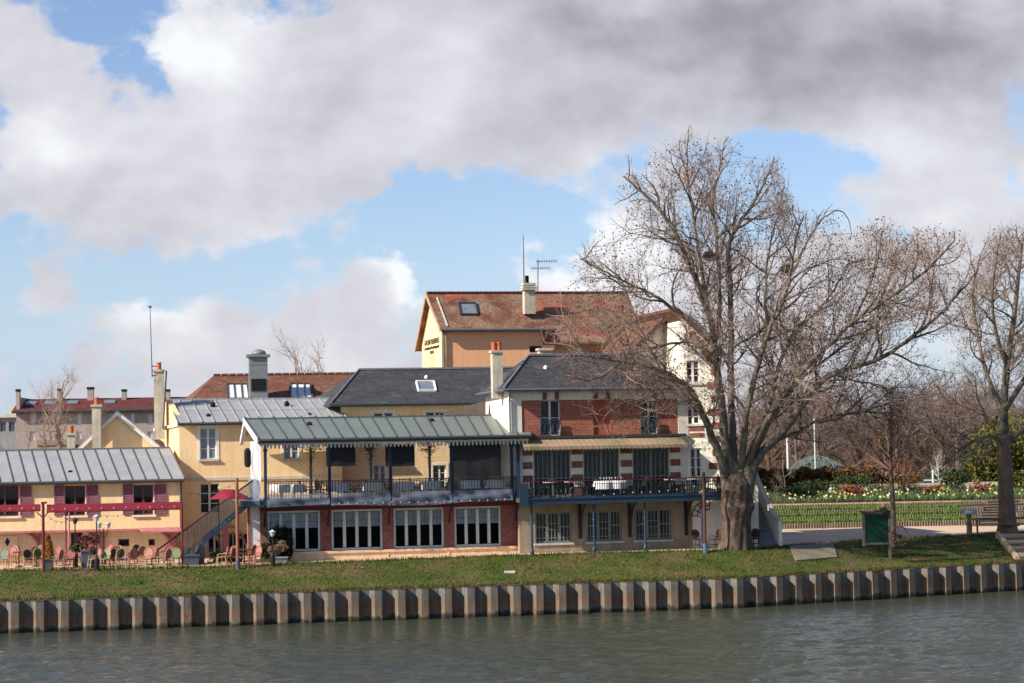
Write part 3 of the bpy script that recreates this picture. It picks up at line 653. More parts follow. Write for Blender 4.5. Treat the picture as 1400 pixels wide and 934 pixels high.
# plastic sheets, wavy, hung from the eave down past the rail
rs = random.Random(3)
def sheet(P0, P1, z0, z1, mat, root, amp=.03, name='plastic_sheet', nx=22, nz=14, out=None):
    mb = MB(); out = out or V3((0, 0, 0)); ph = [rs.uniform(0, 6) for _ in range(4)]
    for j in range(nz+1):
        for i in range(nx+1):
            s, t = i/nx, j/nz; w = amp*(sin(s*9+t*4+ph[0])+.7*sin(s*4-t*7+ph[1])+.5*sin(s*23+t*2+ph[2]))*(1 if 0 < i < nx else .1)
            p = P0.lerp(P1, s); zz = z0+(z1-z0)*t; zz += (.05*sin(s*3+ph[3]) if j == 0 else 0)
            mb.v.append((p.x+out.x*w, p.y+out.y*w, zz))
    for j in range(nz):
        for i in range(nx): a = j*(nx+1)+i; mb.f.append((a, a+1, a+nx+2, a+nx+1)); mb.m.append(0)
    return mb.build(name, M[mat], root, True, False)
zskirt = F.z(535, 690.5, -.2)
for i, (a, b) in enumerate(zip(cu[:4], cu[1:5])):
    sheet(F.P(a+.08, -.06, 0), F.P(b-.08, -.06, 0), zf+.03, zev-.32, 'plastic', H, .035, out=F.N)
    sk = sheet(F.P(a+.03, -.17, 0), F.P(b-.03, -.17, 0), zskirt+(.06 if i in (0, 3) else 0), zf+.3, 'plastic_fold', H, .045, 'skirt_sheet', 30, 6, F.N)
sheet(F.P(xl-.12, 0, 0), F.P(xl-.25, 4.6, 0), zf+.95, zev-.1, 'plastic', H, .05, out=F.U)
sheet(F.P(xl-.2, -.03, 0), F.P(xl-.3, 4.6, 0), zf-.35, zf+1.0, 'plastic_fold', H, .05, out=F.U)
# roof
Dr = 6.6; zrd = F.z(535, 570.5, Dr)
a = F.u(354, -.45, 600); b = F.u(726, -.45, 592)
e0 = F.P(a, -.45, zev); e1 = F.P(b, -.45, zev); r0 = F.P(F.u(335, Dr, 575), Dr, zrd); r1 = F.P(F.u(712, Dr, 566), Dr, zrd)
mb = MB(); mb.slab([e0, e1, r1, r0], .08); rf = mb.build('roof', M['zinc_green'], H)
mb = MB(); bk0 = F.P(F.u(328, 9.5, 606), 8.6, zrd-.75); bk1 = r1+F.D*2+V3((0, 0, -.75)); mb.slab([r0, r1, bk1, bk0], .08); mb.build('roof', M['zinc_green'], H)
mb = MB(); seams(mb, e0, e1, r0, r1, 20, .055, .07); mb.bar(r0+V3((0, 0, .03)), r1+V3((0, 0, .03)), .16, .09)
for k in range(21): mb.ball(r0.lerp(r1, k/20)+V3((0, 0, .08)), .07, 6)
mb.build('seam', M['zinc_green_d'], rf)
mb = MB(); mb.tube([e0+V3((0, -.06, -.08)), e1+V3((0, -.06, -.08))], .085, 8); mb.box(F, a, b, -.4, -.34, zev-.2, zev-.06); mb.build('gutter', M['gutter'], H)
# white bargeboards on the left gable, scalloped valance
mb = MB(); o_ = -F.U*.06
mb.slab([e0+o_+V3((0, 0, .06)), r0+o_+V3((0, 0, .08)), r0+o_-V3((0, 0, .2)), e0+o_-V3((0, 0, .26))], .05, -F.U)
lf = at(328, 605, 106.2); mb.slab([r0+o_+V3((0, 0, .08)), lf+V3((0, 0, .16)), lf-V3((0, 0, .14)), r0+o_-V3((0, 0, .2))], .17, F.U)
fr = at(356, 606, 99.0); mb.build('bargeboard', M['white'], H)
mb = MB(); n = 68
for k in range(n):
    u = a+.1+(b-a-.2)*k/n; w = (b-a-.2)/n; zt = zev-.18
    mb.slab([F.P(u, -.37, zt), F.P(u+w, -.37, zt), F.P(u+w, -.37, zt-.1), F.P(u+w*.78, -.37, zt-.13), F.P(u+w*.74, -.37, zt-.26), F.P(u+w*.5, -.37, zt-.31), F.P(u+w*.26, -.37, zt-.26), F.P(u+w*.22, -.37, zt-.13), F.P(u, -.37, zt-.1)], .03, F.D)
mb.build('scalloped_valance', M['stone'], H)
mb = MB(); mb.slab([F.P(a+.2, -.25, zev-.12), F.P(b-.2, -.25, zev-.12), F.P(b-.2, 6.3, zrd-.16), F.P(a+.2, 6.3, zrd-.16)], .05); mb.build('ceiling', M['white'], H)
for px, py, d in ((423, 581, 4.2), (590, 576, 4.2)):
    dd = slope_d(F, px, py, zev, zrd, -.45, Dr); u, z = F.hit(px, py, dd); vent_hood(H, F.P(u, dd, z), 'dark', .16)
# dark interior end bay and hanging dark blinds
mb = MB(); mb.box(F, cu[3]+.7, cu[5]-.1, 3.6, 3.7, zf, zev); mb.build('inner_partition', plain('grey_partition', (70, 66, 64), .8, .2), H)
for x0, x1, lab in ((446, 486, 'dark square screen hanging behind the second veranda bay'), (527, 567, 'dark square screen hanging behind the third veranda bay')):
    a_, b_, c_, e_ = rect(F, x0, x1, 607, 637.5, 1.2); mb = MB(); mb.box(F, a_, b_, 1.2, 1.25, c_, e_); mb.box(F, a_+.3, a_+.34, 1.21, 1.24, e_, zev-.2); mb.box(F, b_-.34, b_-.3, 1.21, 1.24, e_, zev-.2)
    solo(mb, 'hanging_screen', M['dark'], F.P((a_+b_)/2, 1.2, c_), lab, 'screen', 'dark screens hung in the veranda')
mb = MB(); mb.tube([F.P(cu[5]+.18, .5, zgr+.2), F.P(cu[5]+.18, .5, F.z(708, 722, .5))], .06, 8); mb.build('downpipe', M['cream'], H)
# left gable pier of the restaurant
mb = MB(); ua_ = F.u(341, 1.6, 720); ub_ = F.u(358, 1.6, 720); zt = F.z(350, 690, 1.6); mb.box(F, ua_, ub_, 1.3, 1.8, zgr, zt); mb.build('corner_pier', M['white'], H)
mb = MB(); mb.box(F, ua_-.1, ua_, 1.25, 1.85, zgr, zt); mb.box(F, ub_, ub_+.2, 1.25, 1.85, zgr, zt); mb.build('brick_edge', M['brick'], H)
# ================================================================== BRICK HOUSE WITH BLUE BALCONY
Fb = Fr(712, 99.7, 15, 12); F = Fb; dB = 1.75
H = thing('brick_house', 'red brick house with slate hip roof, striped awning and a blue iron balcony', 'house', F.P(4, 3, 2.35))
zb0 = 2.1; zdeck = (F.z(720, 684)+F.z(985, 673))/2; zra = (F.z(726, 658)+F.z(980, 652))/2
U = lambda px, py=600, d=dB: F.u(px, d, py)
zeave = F.z(815, 531, dB-.45); zled = F.z(830, 595.5, dB); ztb = F.z(830, 546, dB)
uL, uR = U(697), U(941)
# lower storey
lw = [rect(F, 732, 782, 700.5, 743.5, dB), rect(F, 802.5, 850, 698, 740.5, dB), rect(F, 868.5, 918, 695, 737, dB)]
z0, z1 = sum(w[2] for w in lw)/3, sum(w[3] for w in lw)/3; lw = [(w[0], w[1], z0, z1) for w in lw]
mb = MB(); mb.wall(F, uL+.4, U(946, 720), zb0, zdeck-.25, dB, .35, lw); mb.box(F, U(946, 720)-.3, U(946, 720), dB+.35, dB+8, zb0, zdeck-.25); mb.build('lower_wall', M['cream_dirty_shaded'], H)
mb = MB(); mb.box(F, uL+.4, U(946, 720)+.05, dB-.06, dB, zb0, F.z(830, 743.5, dB)); mb.build('plinth', M['cream_dirty_shaded'], H)
for w in lw:
    o = window(F, H, w, dB, 3, 1, 'frame_dim', w=.1, bar=.12, center=False, sill='stone', recess=.12)
    mb = MB(); a, b, c, e = w; dd = dB+.12
    for k in range(3):
        s0 = a+(b-a)*k/3+.09; s1 = a+(b-a)*(k+1)/3-.09
        for q in (.3, .7): mb.box(F, s0+(s1-s0)*q-.018, s0+(s1-s0)*q+.018, dd, dd+.04, c+.1, e-.1)
        for zz in (c+.25, c+(e-c)*(.5 if k != 1 else .42), c+(e-c)*(.52 if k != 1 else .62)): mb.box(F, s0, s1, dd+.002, dd+.038, zz-.018, zz+.018)
    mb.build('glazing_bars', M['frame_dim'], o)
# main storey behind the balcony
mw = [rect(F, 730, 780.5, 616, 679, dB), rect(F, 798, 847, 614, 677, dB), rect(F, 865.5, 915.5, 612, 675, dB)]
z1 = sum(w[3] for w in mw)/3; mw = [(w[0], w[1], zdeck+.02, z1) for w in mw]
mb = MB(); mb.wall(F, uL+.3, uR, zdeck, zled-.02, dB, .3, mw); mb.build('main_storey_wall', M['cream'], H)
for w in mw:
    o = window(F, H, w, dB, 2, 1, 'frame_dim', w=.07, recess=.1); a, b, c, e = w; mb = MB(); dd = dB+.1
    for k in range(1, 8):
        u = a+(b-a)*k/8; mb.box(F, u-.02, u+.02, dd-.005, dd+.045, c+.07, e-.07)
    mb.box(F, a+.07, b-.07, dd, dd+.04, c+(e-c)*.38, c+(e-c)*.38+.05); mb.build('glazing_bars', M['frame_dim'], o)
piers = [(715, 728), (781.5, 796.5), (848.5, 864), (916.5, 930)]
for a, b in piers:
    zz = zdeck+.1; h = .33; ua_, ub_ = U(a, 640), U(b, 640)
    while zz < zled-.5: mb = MB(); mb.box(F, ua_, ub_, dB-.06, dB+.0, zz, zz+h); mb.build('brick_band', M['brick_band'], H); zz += 2*h
# top storey
tw = [rect(F, 738.5, 766, 547.5, 594, dB), rect(F, 875.5, 899.5, 544.5, 590, dB)]
z1 = sum(w[3] for w in tw)/2; tw = [(w[0], w[1], zled+.04, z1) for w in tw]; ni = rect(F, 811, 834, 550, 592, dB); ni = (ni[0], ni[1], zled+.04, ni[3])
ua_, ub_ = U(713, 570), U(926.5, 570)
mb = MB(); mb.wall(F, ua_, ub_, zled, ztb, dB-.04, .3, tw+[ni]); mb.build('brick_wall', M['brick'], H)
mb = MB(); mb.box(F, ni[0], ni[1], dB+.04, dB+.2, ni[2], ni[3]); mb.build('blind_niche', M['niche'], H)
mb = MB(); mb.box(F, uL, ua_, dB-.08, dB+.3, zled, ztb); mb.box(F, ub_, uR, dB-.08, dB+.3, zled-.4, ztb)
mb.box(F, uL-.02, uR+.02, dB-.1, dB+.3, ztb, zeave); mb.box(F, uR-.02, uR+.0, dB+.3, dB+8, zled-2, zeave); mb.build('white_pilasters', M['cream'], H)
SL = at(664, 560, F.P(uL, dB+8.5, 0).y); sw = MB(); a_ = F.P(uL+.02, dB-.05, 0); b_ = SL; sw.slab([V3((a_.x, a_.y, zdeck)), V3((b_.x, b_.y, zdeck)), V3((b_.x, b_.y, zeave)), V3((a_.x, a_.y, zeave))], .25, F.U); sw.build('side_wall', M['cream'], H)
for w in tw:
    o = window(F, H, w, dB-.04, 2, 2, 'white', w=.06, recess=.16); a, b, c, e = w
    mb = MB(); mb.box(F, a, b, dB-.2, dB-.16, c+.72, c+.77); mb.box(F, a, b, dB-.2, dB-.16, c+.02, c+.05)
    n = 9
    for k in range(n+1): u = a+(b-a)*k/n; mb.box(F, u-.012, u+.012, dB-.19, dB-.17, c+.05, c+.72)
    for k in range(5):
        u = a+(b-a)*(k+.5)/5; mb.tube([F.P(u+.13*cos(t), dB-.2, c+.38+.26*sin(t)) for t in [i*pi/5 for i in range(11)]], .018, 4, False)
    mb.build('balconette', M['bluepaint'], H)
    mb = MB()
    for uu in (a+.12, b-.3): mb.box(F, uu, uu+.2, dB-.17, dB-.1, ztb+.02, ztb+.38)
    mb.build('brick_key', M['brick_dark'], H)
for uu in (ni[0]+.02, ni[1]-.22):
    mb = MB(); mb.box(F, uu, uu+.2, dB-.17, dB-.1, ztb+.02, ztb+.38); mb.build('brick_key', M['brick_dark'], H)
mb = MB(); mb.box(F, uL-.02, uR-.2, dB-.35, dB-.0, zled-.1, zled+.03); mb.build('ledge', M['gutter'], H)
# awning
za = F.z(830, 598.5, dB-.3); zb_ = F.z(830, 609, .55); aL, aR = F.u(716, .55, 610), F.u(941, .55, 605)
mb = MB(); mb.slab([F.P(aL, .6, zb_), F.P(aR, .6, zb_), F.P(aR-.15, dB-.2, za), F.P(aL+.15, dB-.2, za)], .03)
n = 46
for k in range(n):
    u = aL+(aR-aL)*k/n; w = (aR-aL)/n; mb.poly([F.P(u, .6, zb_), F.P(u+w, .6, zb_), F.P(u+w, .59, zb_-.12), F.P(u+w/2, .58, zb_-.2), F.P(u, .59, zb_-.12)])
aw = mb.build('awning', M['awning_stripe'], H)
mb = MB()
for f in (.16, .5, .84):
    u = aL+(aR-aL)*f; mb.tube([F.P(u, dB-.1, za-.6), F.P(u+.5, 1.2, za-.5), F.P(u, .66, zb_-.03)], .025, 5)
mb.build('awning_arm', M['bluedark'], aw)
# roof
D4 = 5.2; zrd = F.z(800, 486, D4); e0 = F.P(F.u(689, dB-.5, 534), dB-.5, zeave+.04); e1 = F.P(F.u(933, dB-.5, 528), dB-.5, zeave+.04)
r0 = F.P(F.u(723, D4, 487), D4, zrd); r1 = F.P(F.u(876, D4, 485), D4, zrd); b0 = V3((SL.x-.4, SL.y, zeave+.04)); b1 = e1+F.D*9
mb = MB(); mb.slab([e0, e1, r1, r0], .1); mb.slab([e0, r0, b0], .1); mb.slab([e1, b1, r1], .1); mb.slab([b0, r0, r1, b1], .1); rf = mb.build('roof', M['slate'], H)
mb = MB(); mb.bar(r0+V3((0, 0, .05)), r1+V3((0, 0, .05)), .3, .1); mb.tube([e0+V3((0, 0, .04)), r0+V3((0, 0, .04))], .06, 6); mb.tube([e1+V3((0, 0, .04)), r1+V3((0, 0, .04))], .06, 6); mb.build('ridge_cap', M['slate_cap'], rf)
mb = MB(); mb.tube([e0+V3((0, -.05, -.08)), e1+V3((0, -.05, -.08))], .08, 8); mb.tube([e0+V3((0, -.05, -.08)), b0+V3((-.05, 0, -.08))], .08, 8); mb.build('gutter', M['greypole'], H)
mb = MB(); uu = U(697)-.02; mb.tube([F.P(uu, dB-.4, zeave-.1), F.P(uu+.0, dB-.15, zeave-.5), F.P(uu+.02, dB-.15, zdeck+1.8)], .045, 6); mb.build('downpipe', M['greypole'], H)
dd = slope_d(F, 746, 504, zeave, zrd, dB-.5, D4); u, z = F.hit(746, 504, dd); vent_hood(H, F.P(u, dd, z), 'white', .12)
G = Fr(680, 103.2, 12); chimney('chimney', 'slim pale chimney with two terracotta pots at the left hip of the brick house', G, 674, 688, 479, 531, 0, .5, 2, poth=.42)
G = Fr(746, 106.2, 12); chimney('chimney', 'squat stone chimney stub showing just above the brick house ridge', G, 738, 755, 476, 490, 0, .6, 0)
# balcony
xr_ = F.u(987, 0, 665)
mb = MB(); mb.box(F, .0, uR+.05, .0, dB+.0, zdeck-.2, zdeck); mb.box(F, uR+.05, xr_, 0, .9, zdeck-.2, zdeck); dk = mb.build('balcony_deck', M['timber_dark'], H)
mb = MB(); mb.box(F, -.1, xr_, -.08, .0, zdeck-.32, zdeck+.05); mb.box(F, -.12, xr_, -.12, -.08, zdeck-.06, zdeck+.0); mb.build('fascia', M['bluepaint'], dk)
mb = MB(); mb.box(F, -.14, .3, -.15, -.085, zdeck-.34, zra-.1); mb.build('corner_panel', M['bluepaint'], dk)
mb = MB(); mb.box(F, .25, xr_, -.04, .04, zra-.05, zra); mb.box(F, xr_-.05, xr_+.03, .04, .9, zra-.05, zra); r_ = mb.build('handrail', M['rail_red'], H)
mb = MB(); n = int(xr_/.125)
for k in range(n): u = .3+(xr_-.3)*k/n; mb.box(F, u-.014, u+.014, -.014, .014, zdeck, zra-.05)
for zz in (zdeck+.08, zra-.2): mb.box(F, .3, xr_, -.012, .012, zz-.015, zz+.015)
mb.build('baluster_row', M['ironrail'], r_); mb = MB(); mb.box(F, xr_-.012, xr_+.012, .05, .9, zdeck+.07, zdeck+.1)
for k in range(1, 7): mb.box(F, xr_-.014, xr_+.014, k*.13, k*.13+.028, zdeck, zra-.05)
mb.build('side_balusters', M['ironrail'], r_)
for px, yb, mt in ((727, 760, 'bluepaint'), (812, 757, 'bluepaint'), (882, 754, 'bluepaint'), (960, 753, 'bluedark')):
    u = F.u(px, .1, 720); p = F.P(u, .1, 0); mb = MB(); gz_ = ground_z(p)-.05
    mb.lathe(V3((p.x, p.y, gz_)), [(.1, 0), (.1, .25), (.06, .35), (.055, 1.6), (.08, 1.65), (.055, 1.7), (.055, zdeck-.34-gz_)], 10); mb.build('balcony_post', M[mt], H)
for px in (793, 861, 938):
    u = F.u(px, dB-.1, 700); mb = MB(); w = .12
    mb.tube([F.P(u, dB-.12, zdeck-2.0), F.P(u, dB-.25, zdeck-1.2), F.P(u, dB-.7, zdeck-.6), F.P(u, .3, zdeck-.25)], [.07, .06, .05, .05], 6); mb.box(F, u-.07, u+.07, dB-.13, dB-.01, zdeck-2.1, zdeck-.2); mb.build('scroll_bracket', M['ironrail'], H)
mb = MB(); u = F.u(944, .3, 690)
for r_2 in (.35, .55, .8): mb.tube([F.P(u+.95-r_2*1.1*cos(t)*1.0, .3, zdeck-1.15+r_2*1.05*sin(t)) for t in [pi*.02+i*pi*.48/8 for i in range(9)]], .03, 5)
for k in range(5): t = k*pi/8+.1; mb.tube([F.P(u+.95-.35*1.1*cos(t), .3, zdeck-1.15+.35*sin(t)), F.P(u+.95-.88*cos(t), .3, zdeck-1.15+.84*sin(t))], .03, 5)
mb.build('lattice_bracket', M['ironrail'], H)
# ================================================================== ORANGE GALLERY
F = Fo = Fr(606, 125, 13, 13.5)
H = thing('orange_house', 'tall orange house with mossy red tile roof and lettering on its side', 'house', F.P(8, 3, 2.3))
Dd = 6.2; ze = F.z(680, 452, 0); zrd = F.z(660, 402.5, 2.6); Dm = 2.9
ur = F.u(750, 0, 470); zlow = 9.5
BLo = F.P(0, Dd, 0)
mw = rect(F, 724, 741, 473, 482)
mb = MB(); mb.wall(F, 0, ur, zlow, ze, 0, .3, [mw]); mb.box(F, ur, F.u(860, 0, 460), .4, 1.2, zlow, F.z(800, 466, .4)); mb.build('wall', M['orange'], H)
window(F, H, mw, 0, 1, 1, 'dark_red', recess=.1)
GU = Fr(606, 125, 13+90, 13.5)   # side plane running away from the river
# side gable: front edge at the corner, back edge seen at 577
pb = F.P(0, Dd, 0); pb_ = at(577, 480, pb.y); pb = V3((pb_.x, pb_.y, 0)); pf = F.P(0, 0, 0)
zR = zrd; zBk = at(572, 470, pb.y).z
prd = pf.lerp(pb, .47)
mb = MB(); mb.slab([V3((pf.x, pf.y, zlow)), V3((pf.x, pf.y, ze)), V3((prd.x, prd.y, zR-.12)), V3((pb.x, pb.y, zBk+.5)), V3((pb.x, pb.y, zlow))], .3, F.U); gw = mb.build('gable_wall', M['orange_sunlit'], H)
def gp(px, py):   # point on the gable plane
    v = ray(px, py); n = (pb-pf).cross(V3((0, 0, 1))).normalized(); t = -(CAMP-pf).dot(n)/v.dot(n); return CAMP+v*t
gdir = (pf-pb).normalized(); gn = -F.U
q = [gp(588.5, 480), gp(593.5, 479), gp(593.5, 504), gp(588.5, 505)]
mb = MB(); mb.slab([p+gn*.02 for p in q], .03, F.U); gwn = mb.build('blind_window', M['orange'], H)
mb = MB(); q2 = [gp(588.5, 480), gp(593.5, 479), gp(593.5, 483), gp(588.5, 484)]; mb.slab([p+gn*.04 for p in q2], .03, F.U); mb.build('shade_strip', M['timber_dark'], gwn)  # dark strip standing in for the shade at the blind window's head
def lettering(txt, size, pos, xdir, up, root, name='lettering', mat='dark', extr=.01):
    cu_ = bpy.data.curves.new(name, 'FONT'); cu_.body = txt; cu_.size = size; cu_.extrude = extr; cu_.align_x = 'LEFT'
    ob = bpy.data.objects.new('tmp', cu_); col.objects.link(ob); dg = bpy.context.evaluated_depsgraph_get(); me = bpy.data.meshes.new_from_object(ob.evaluated_get(dg)); bpy.data.objects.remove(ob)
    mw_ = max(v.co.x for v in me.vertices)
    nrm = xdir.cross(up); vs = [pos+xdir*v.co.x+up*v.co.y+nrm*v.co.z for v in me.vertices]; org = parent_origin(root)
    for v, p in zip(me.vertices, vs): v.co = p-org
    me.materials.clear(); me.materials.append(M[mat]); o = bpy.data.objects.new(name, me); col.objects.link(o); o.parent = root; return o, mw_
wid = (gp(601, 470)-gp(581, 470)).length
p0 = gp(581, 474); p1 = gp(601, 467.5); 
xd = (p1-p0); xd = (xd - V3((0, 0, 1))*xd.z).normalized()
w_ = (p1-p0).length
lettering('GALERIE BESSIERES', .36*w_/3.6, V3((p0.x, p0.y, p1.z))+gn*.04+V3((0, 0, -.02)), xd, V3((0, 0, 1)), H)
lettering('art moderne & contemporain', .2*w_/3.6*1.2, V3((p0.x, p0.y, p1.z))+gn*.04+V3((0, 0, -.33)), xd, V3((0, 0, 1)), H)
# scale lettering meshes so they span the wall like the photographed sign
for o in [c for c in kids(H) if c.name.startswith('lettering')]:
    org = V3((p0.x, p0.y, 0))-ORG[H.name]; xs = [(v.co-org).dot(xd) for v in o.data.vertices]; k = w_/max(xs)
    for v in o.data.vertices: t = (v.co-org).dot(xd); v.co = v.co+xd*(t*(k-1))
# roof
uov = F.u(583.5, Dm, 402); e0 = F.P(F.u(603, -.35, 450), -.35, ze+.12); r0 = F.P(uov, Dm, zrd+.1)
e1 = F.P(F.u(758, -.35, 450), -.35, ze+.12); r1 = F.P(F.u(858, Dm, 402), Dm, zrd+.1)
eLow = F.P(F.u(768, -1.6, 470), -1.6, ze+.12-(zrd-ze)*1.25/3.25); eR = F.P(F.u(884, -1.6, 470), -1.6, ze+.12-(zrd-ze)*1.25/3.25)
bk = at(568.5, 478, F.P(0, Dd+.5, 0).y); bkr = bk+(r1-r0)
mb = MB(); mb.slab([e0, e1, r1, r0], .12); mb.slab([e1, eLow, eR, r1], .12); mb.slab([r0, r1, bkr, bk], .12); rf = mb.build('roof', M['tile_old'], H)
mb = MB(); nn = 44
for k in range(nn): mb.bar(r0.lerp(r1, k/nn)+V3((0, 0, .03)), r0.lerp(r1, (k+.93)/nn)+V3((0, 0, .05)), .26, .12)
mb.build('ridge_tiles', M['tile_red'], rf)
mb = MB(); mb.bar(r0+V3((-.06, 0, -.1)), bk+V3((-.06, 0, -.1)), .06, .22); mb.bar(r0+V3((-.06, 0, -.1)), e0+V3((-.06, 0, -.1)), .06, .22); mb.build('bargeboard', M['timber_pale'], rf)
mb = MB(); mb.tube([e0+V3((0, -.08, -.1)), e1+V3((0, -.08, -.1))], .1, 8); mb.tube([F.P(.1, -.12, ze), F.P(.1, -.12, zlow)], .06, 8); mb.build('gutter', M['greypole'], H)
mb = MB(); mb.box(F, 0, ur, -.3, 0, ze-.06, ze+.02); mb.build('soffit', M['cream'], H)
so = lambda px, py: slope_d(Fo, px, py, ze+.12, zrd+.1, -.35, Dm)
skylight(H, F, 628, 653, 415.5, 431, so(640, 431), so(640, 415.5), 'gutter')
mb = MB(); a = F.P(F.u(598, so(598, 410), 408), so(598, 408), F.z(598, 408, so(598, 408))); b = F.P(F.u(612, so(612, 447), 447), so(612, 447), F.z(612, 447, so(612, 447))); mb.bar(a+V3((0, 0, .05)), b+V3((0, 0, .05)), .07, .07); mb.build('verge_strip', M['stone'], rf)
mb = MB(); mb.box(F, ur-.35, ur+.35, -.12, .1, F.z(750, 478), ze-.1); mb.build('brick_quoin', M['brick'], H)
G = Fr(724, 126.5, 13); c_ = chimney('chimney', 'stone chimney with a black flue on the ridge of the orange house', G, 717.5, 732, 387, 418, 0, .6, 0)
mb = MB(); u, z = G.hit(720.5, 387, .3); mb.tube([G.P(u, .3, z), G.P(u, .3, G.z(720, 377, .3))], .12, 8); mb.build('flue', M['dark'], c_)
mb = MB(); ua_, ub_ = G.u(715, -.1, 390), G.u(734.5, -.1, 390)
for y_ in (393.5, 396.5): mb.box(G, ua_, ub_, -.15, .75, G.z(724, y_), G.z(724, y_)+.09)
mb.build('capping_slab', M['stone'], c_)
a = at(715.5, 322, 126.6); b = at(716.5, 392, 126.6); mb = MB(); mb.tube([b, a], [.04, .02], 5); solo(mb, 'antenna_pole', M['gutter'], b, 'thin straight antenna pole left of the orange house chimney', 'antenna')
b = at(735.5, 401, 126.6); a = at(735.5, 355, 126.6); t = thing('television_aerial', 'branched television aerial right of the orange house chimney', 'antenna', b)
mb = MB(); mb.tube([b, a], .03, 5); mb.build('mast', M['gutter'], t)
mb = MB()
for dy, x0, x1 in ((357.5, 734, 761), (367, 726, 752)):
    p, q = at(x0, dy, 126.5), at(x1, dy-.5, 126.5); mb.tube([p, q], .018, 4)
    for k in range(9): c = p.lerp(q, k/8); mb.tube([c+V3((0, -.25, 0)), c+V3((0, .25, .02))], .012, 3); mb.tube([c+V3((0, 0, -.12)), c+V3((0, 0, .12))], .012, 3)
mb.build('aerial', M['gutter'], t)
# ================================================================== BROWN TILE ROOF HOUSE BEHIND
F = Fr(300, 116, 10, 14)
H = thing('brown_tiled_house', 'house with brown clay tile roof and two skylights behind the zinc roofs', 'house', F.P(3, 3, 2.2))
Dt = 4.2; ze = F.z(380, 549, 0); zrd = F.z(380, 512.5, Dt); e0 = F.P(F.u(258, 0, 549), 0, ze); e1 = F.P(F.u(520, 0, 549), 0, ze); r0 = F.P(F.u(292, Dt, 513), Dt, zrd); r1 = F.P(F.u(520, Dt, 512), Dt, zrd); b0 = e0+F.D*8.4; b1 = e1+F.D*8.4
mb = MB(); mb.slab([e0, e1, r1, r0], .1); mb.slab([e0, r0, b0], .1); mb.slab([r0, r1, b1, b0], .1); rf = mb.build('roof', M['tile_brown'], H)
mb = MB(); nn = 22
for k in range(nn): mb.bar(r0.lerp(r1, k/nn)+V3((0, 0, .04)), r0.lerp(r1, (k+.9)/nn)+V3((0, 0, .05)), .24, .12)
mb.build('ridge_tiles', M['tile_brown'], rf)
mb = MB(); q = [V3((p.x, p.y, 2.1)) for p in (e0, e1, b1, b0)]; q = [p.lerp(sum(q, V3())/4, .04) for p in q]; mb.slab([V3((p.x, p.y, ze-.05)) for p in q], ze-2.3); mb.build('wall', M['yellow'], H)
st = lambda px, py: slope_d(F, px, py, ze, zrd, 0, Dt)
for x0, x1, y0, y1 in ((311, 341, 527, 547), (397, 427, 526.5, 546)):
    d0, d1 = st(x0, y1), st(x0, y0); o = skylight(H, F, x0, x1, y0, y1, d0, d1, 'timber_dark', gm='curtain', lift=.08, skew=False)
    mb = MB()
    for k in (1, 2):
        x = x0+(x1-x0)*k/3; a, za = F.hit(x+.5, y1, d0); b, zb = F.hit(x-1.5, y0, d1); mb.bar(F.P(a, d0, za)+V3((0, -.06, .1)), F.P(b, d1, zb)+V3((0, -.06, .1)), .05, .05)
    mb.build('glazing_bars', M['greypole'], o)
G = Fr(353, 116.2, 10); t = thing('ventilation_duct', 'tall galvanised steel vent duct with dark louvre rising through the tiled roof', 'duct', G.P(0, .5, G.z(353, 536)))
ua_, ub_ = G.u(341, 0, 510), G.u(366, 0, 510); z0, z1 = G.z(353, 536), G.z(353, 488)
mb = MB(); mb.box(G, ua_, ub_, 0, 1.1, z0-.6, z1); mb.build('duct_box', M['galv'], t)
mb = MB(); mb.box(G, ua_+.1, ub_-.1, -.03, .0, z0+.05, z0+.75)
mb.build('louvre', M['dark'], t)
mb = MB()
for k in range(6): mb.box(G, ua_+.08, ub_-.08, -.06, -.03, z0+.08+k*.12, z0+.1+k*.12)
mb.build('louvre_blades', M['timber_dark'], t)
mb = MB(); mb.slab([G.P(ua_-.15, -.15, z1+.14), G.P(ub_+.15, -.15, z1+.14), G.P(ub_+.15, 1.25, z1+.14), G.P(ua_-.15, 1.25, z1+.14)], .14); mb.box(G, ua_, ub_, -.02, 0, z0+1.55, z0+1.6); mb.build('rim', M['galv'], t)
mb = MB(); mb.lathe(G.P((ua_+ub_)/2+.05, .5, z1+.14), [(.42, 0), (.42, .1), (.36, .2), (.15, .3), (.02, .32)], 16); mb.build('dome_cowl', M['galv'], t, True)
# ================================================================== FAR RED ROOFED ROW
F = Fr(22, 190, 6); H = thing('apartment_row', 'long grey apartment row with dark red tile roof far behind', 'apartments', F.P(8, 4, 2))
ur = F.u(262); ze = F.z(130, 560.5); zrd = F.z(130, 544.5, 5)
ws = [rect(F, x-3.2, x+3.2, 566, 581) for x in (44, 71, 108, 153, 181, 205, 228)]; ws += [rect(F, x-3.2, x+3.2, 590, 603) for x in (44, 71, 108, 181, 205)]
mb = MB(); mb.wall(F, 0, ur, 2, ze, 0, .3, ws); mb.box(F, 0, .3, .3, 9, 2, ze+1.3); gm_ = plain('grey_beige_render', (176, 160, 148), .9, .12, .5, streak=.5); mb.build('wall', gm_, H)
for w in ws: window(F, H, w, 0, 2, 1, 'white', 'glass_grey', w=.12, recess=.15)
mb = MB(); e0, e1, r0, r1 = F.P(-.3, -.5, ze), F.P(ur, -.5, ze), F.P(-.3, 5, zrd), F.P(ur, 5, zrd); mb.slab([e0, e1, r1, r0], .2); mb.slab([r0, r1, r1+F.D*5-V3((0, 0, 1.5)), r0+F.D*5-V3((0, 0, 1.5))], .2); rf = mb.build('roof', M['tile_red'], H)
mb = MB(); mb.tube([e0+V3((0, -.1, -.1)), e1+V3((0, -.1, -.1))], .12, 6); mb.build('gutter', M['gutter'], H)
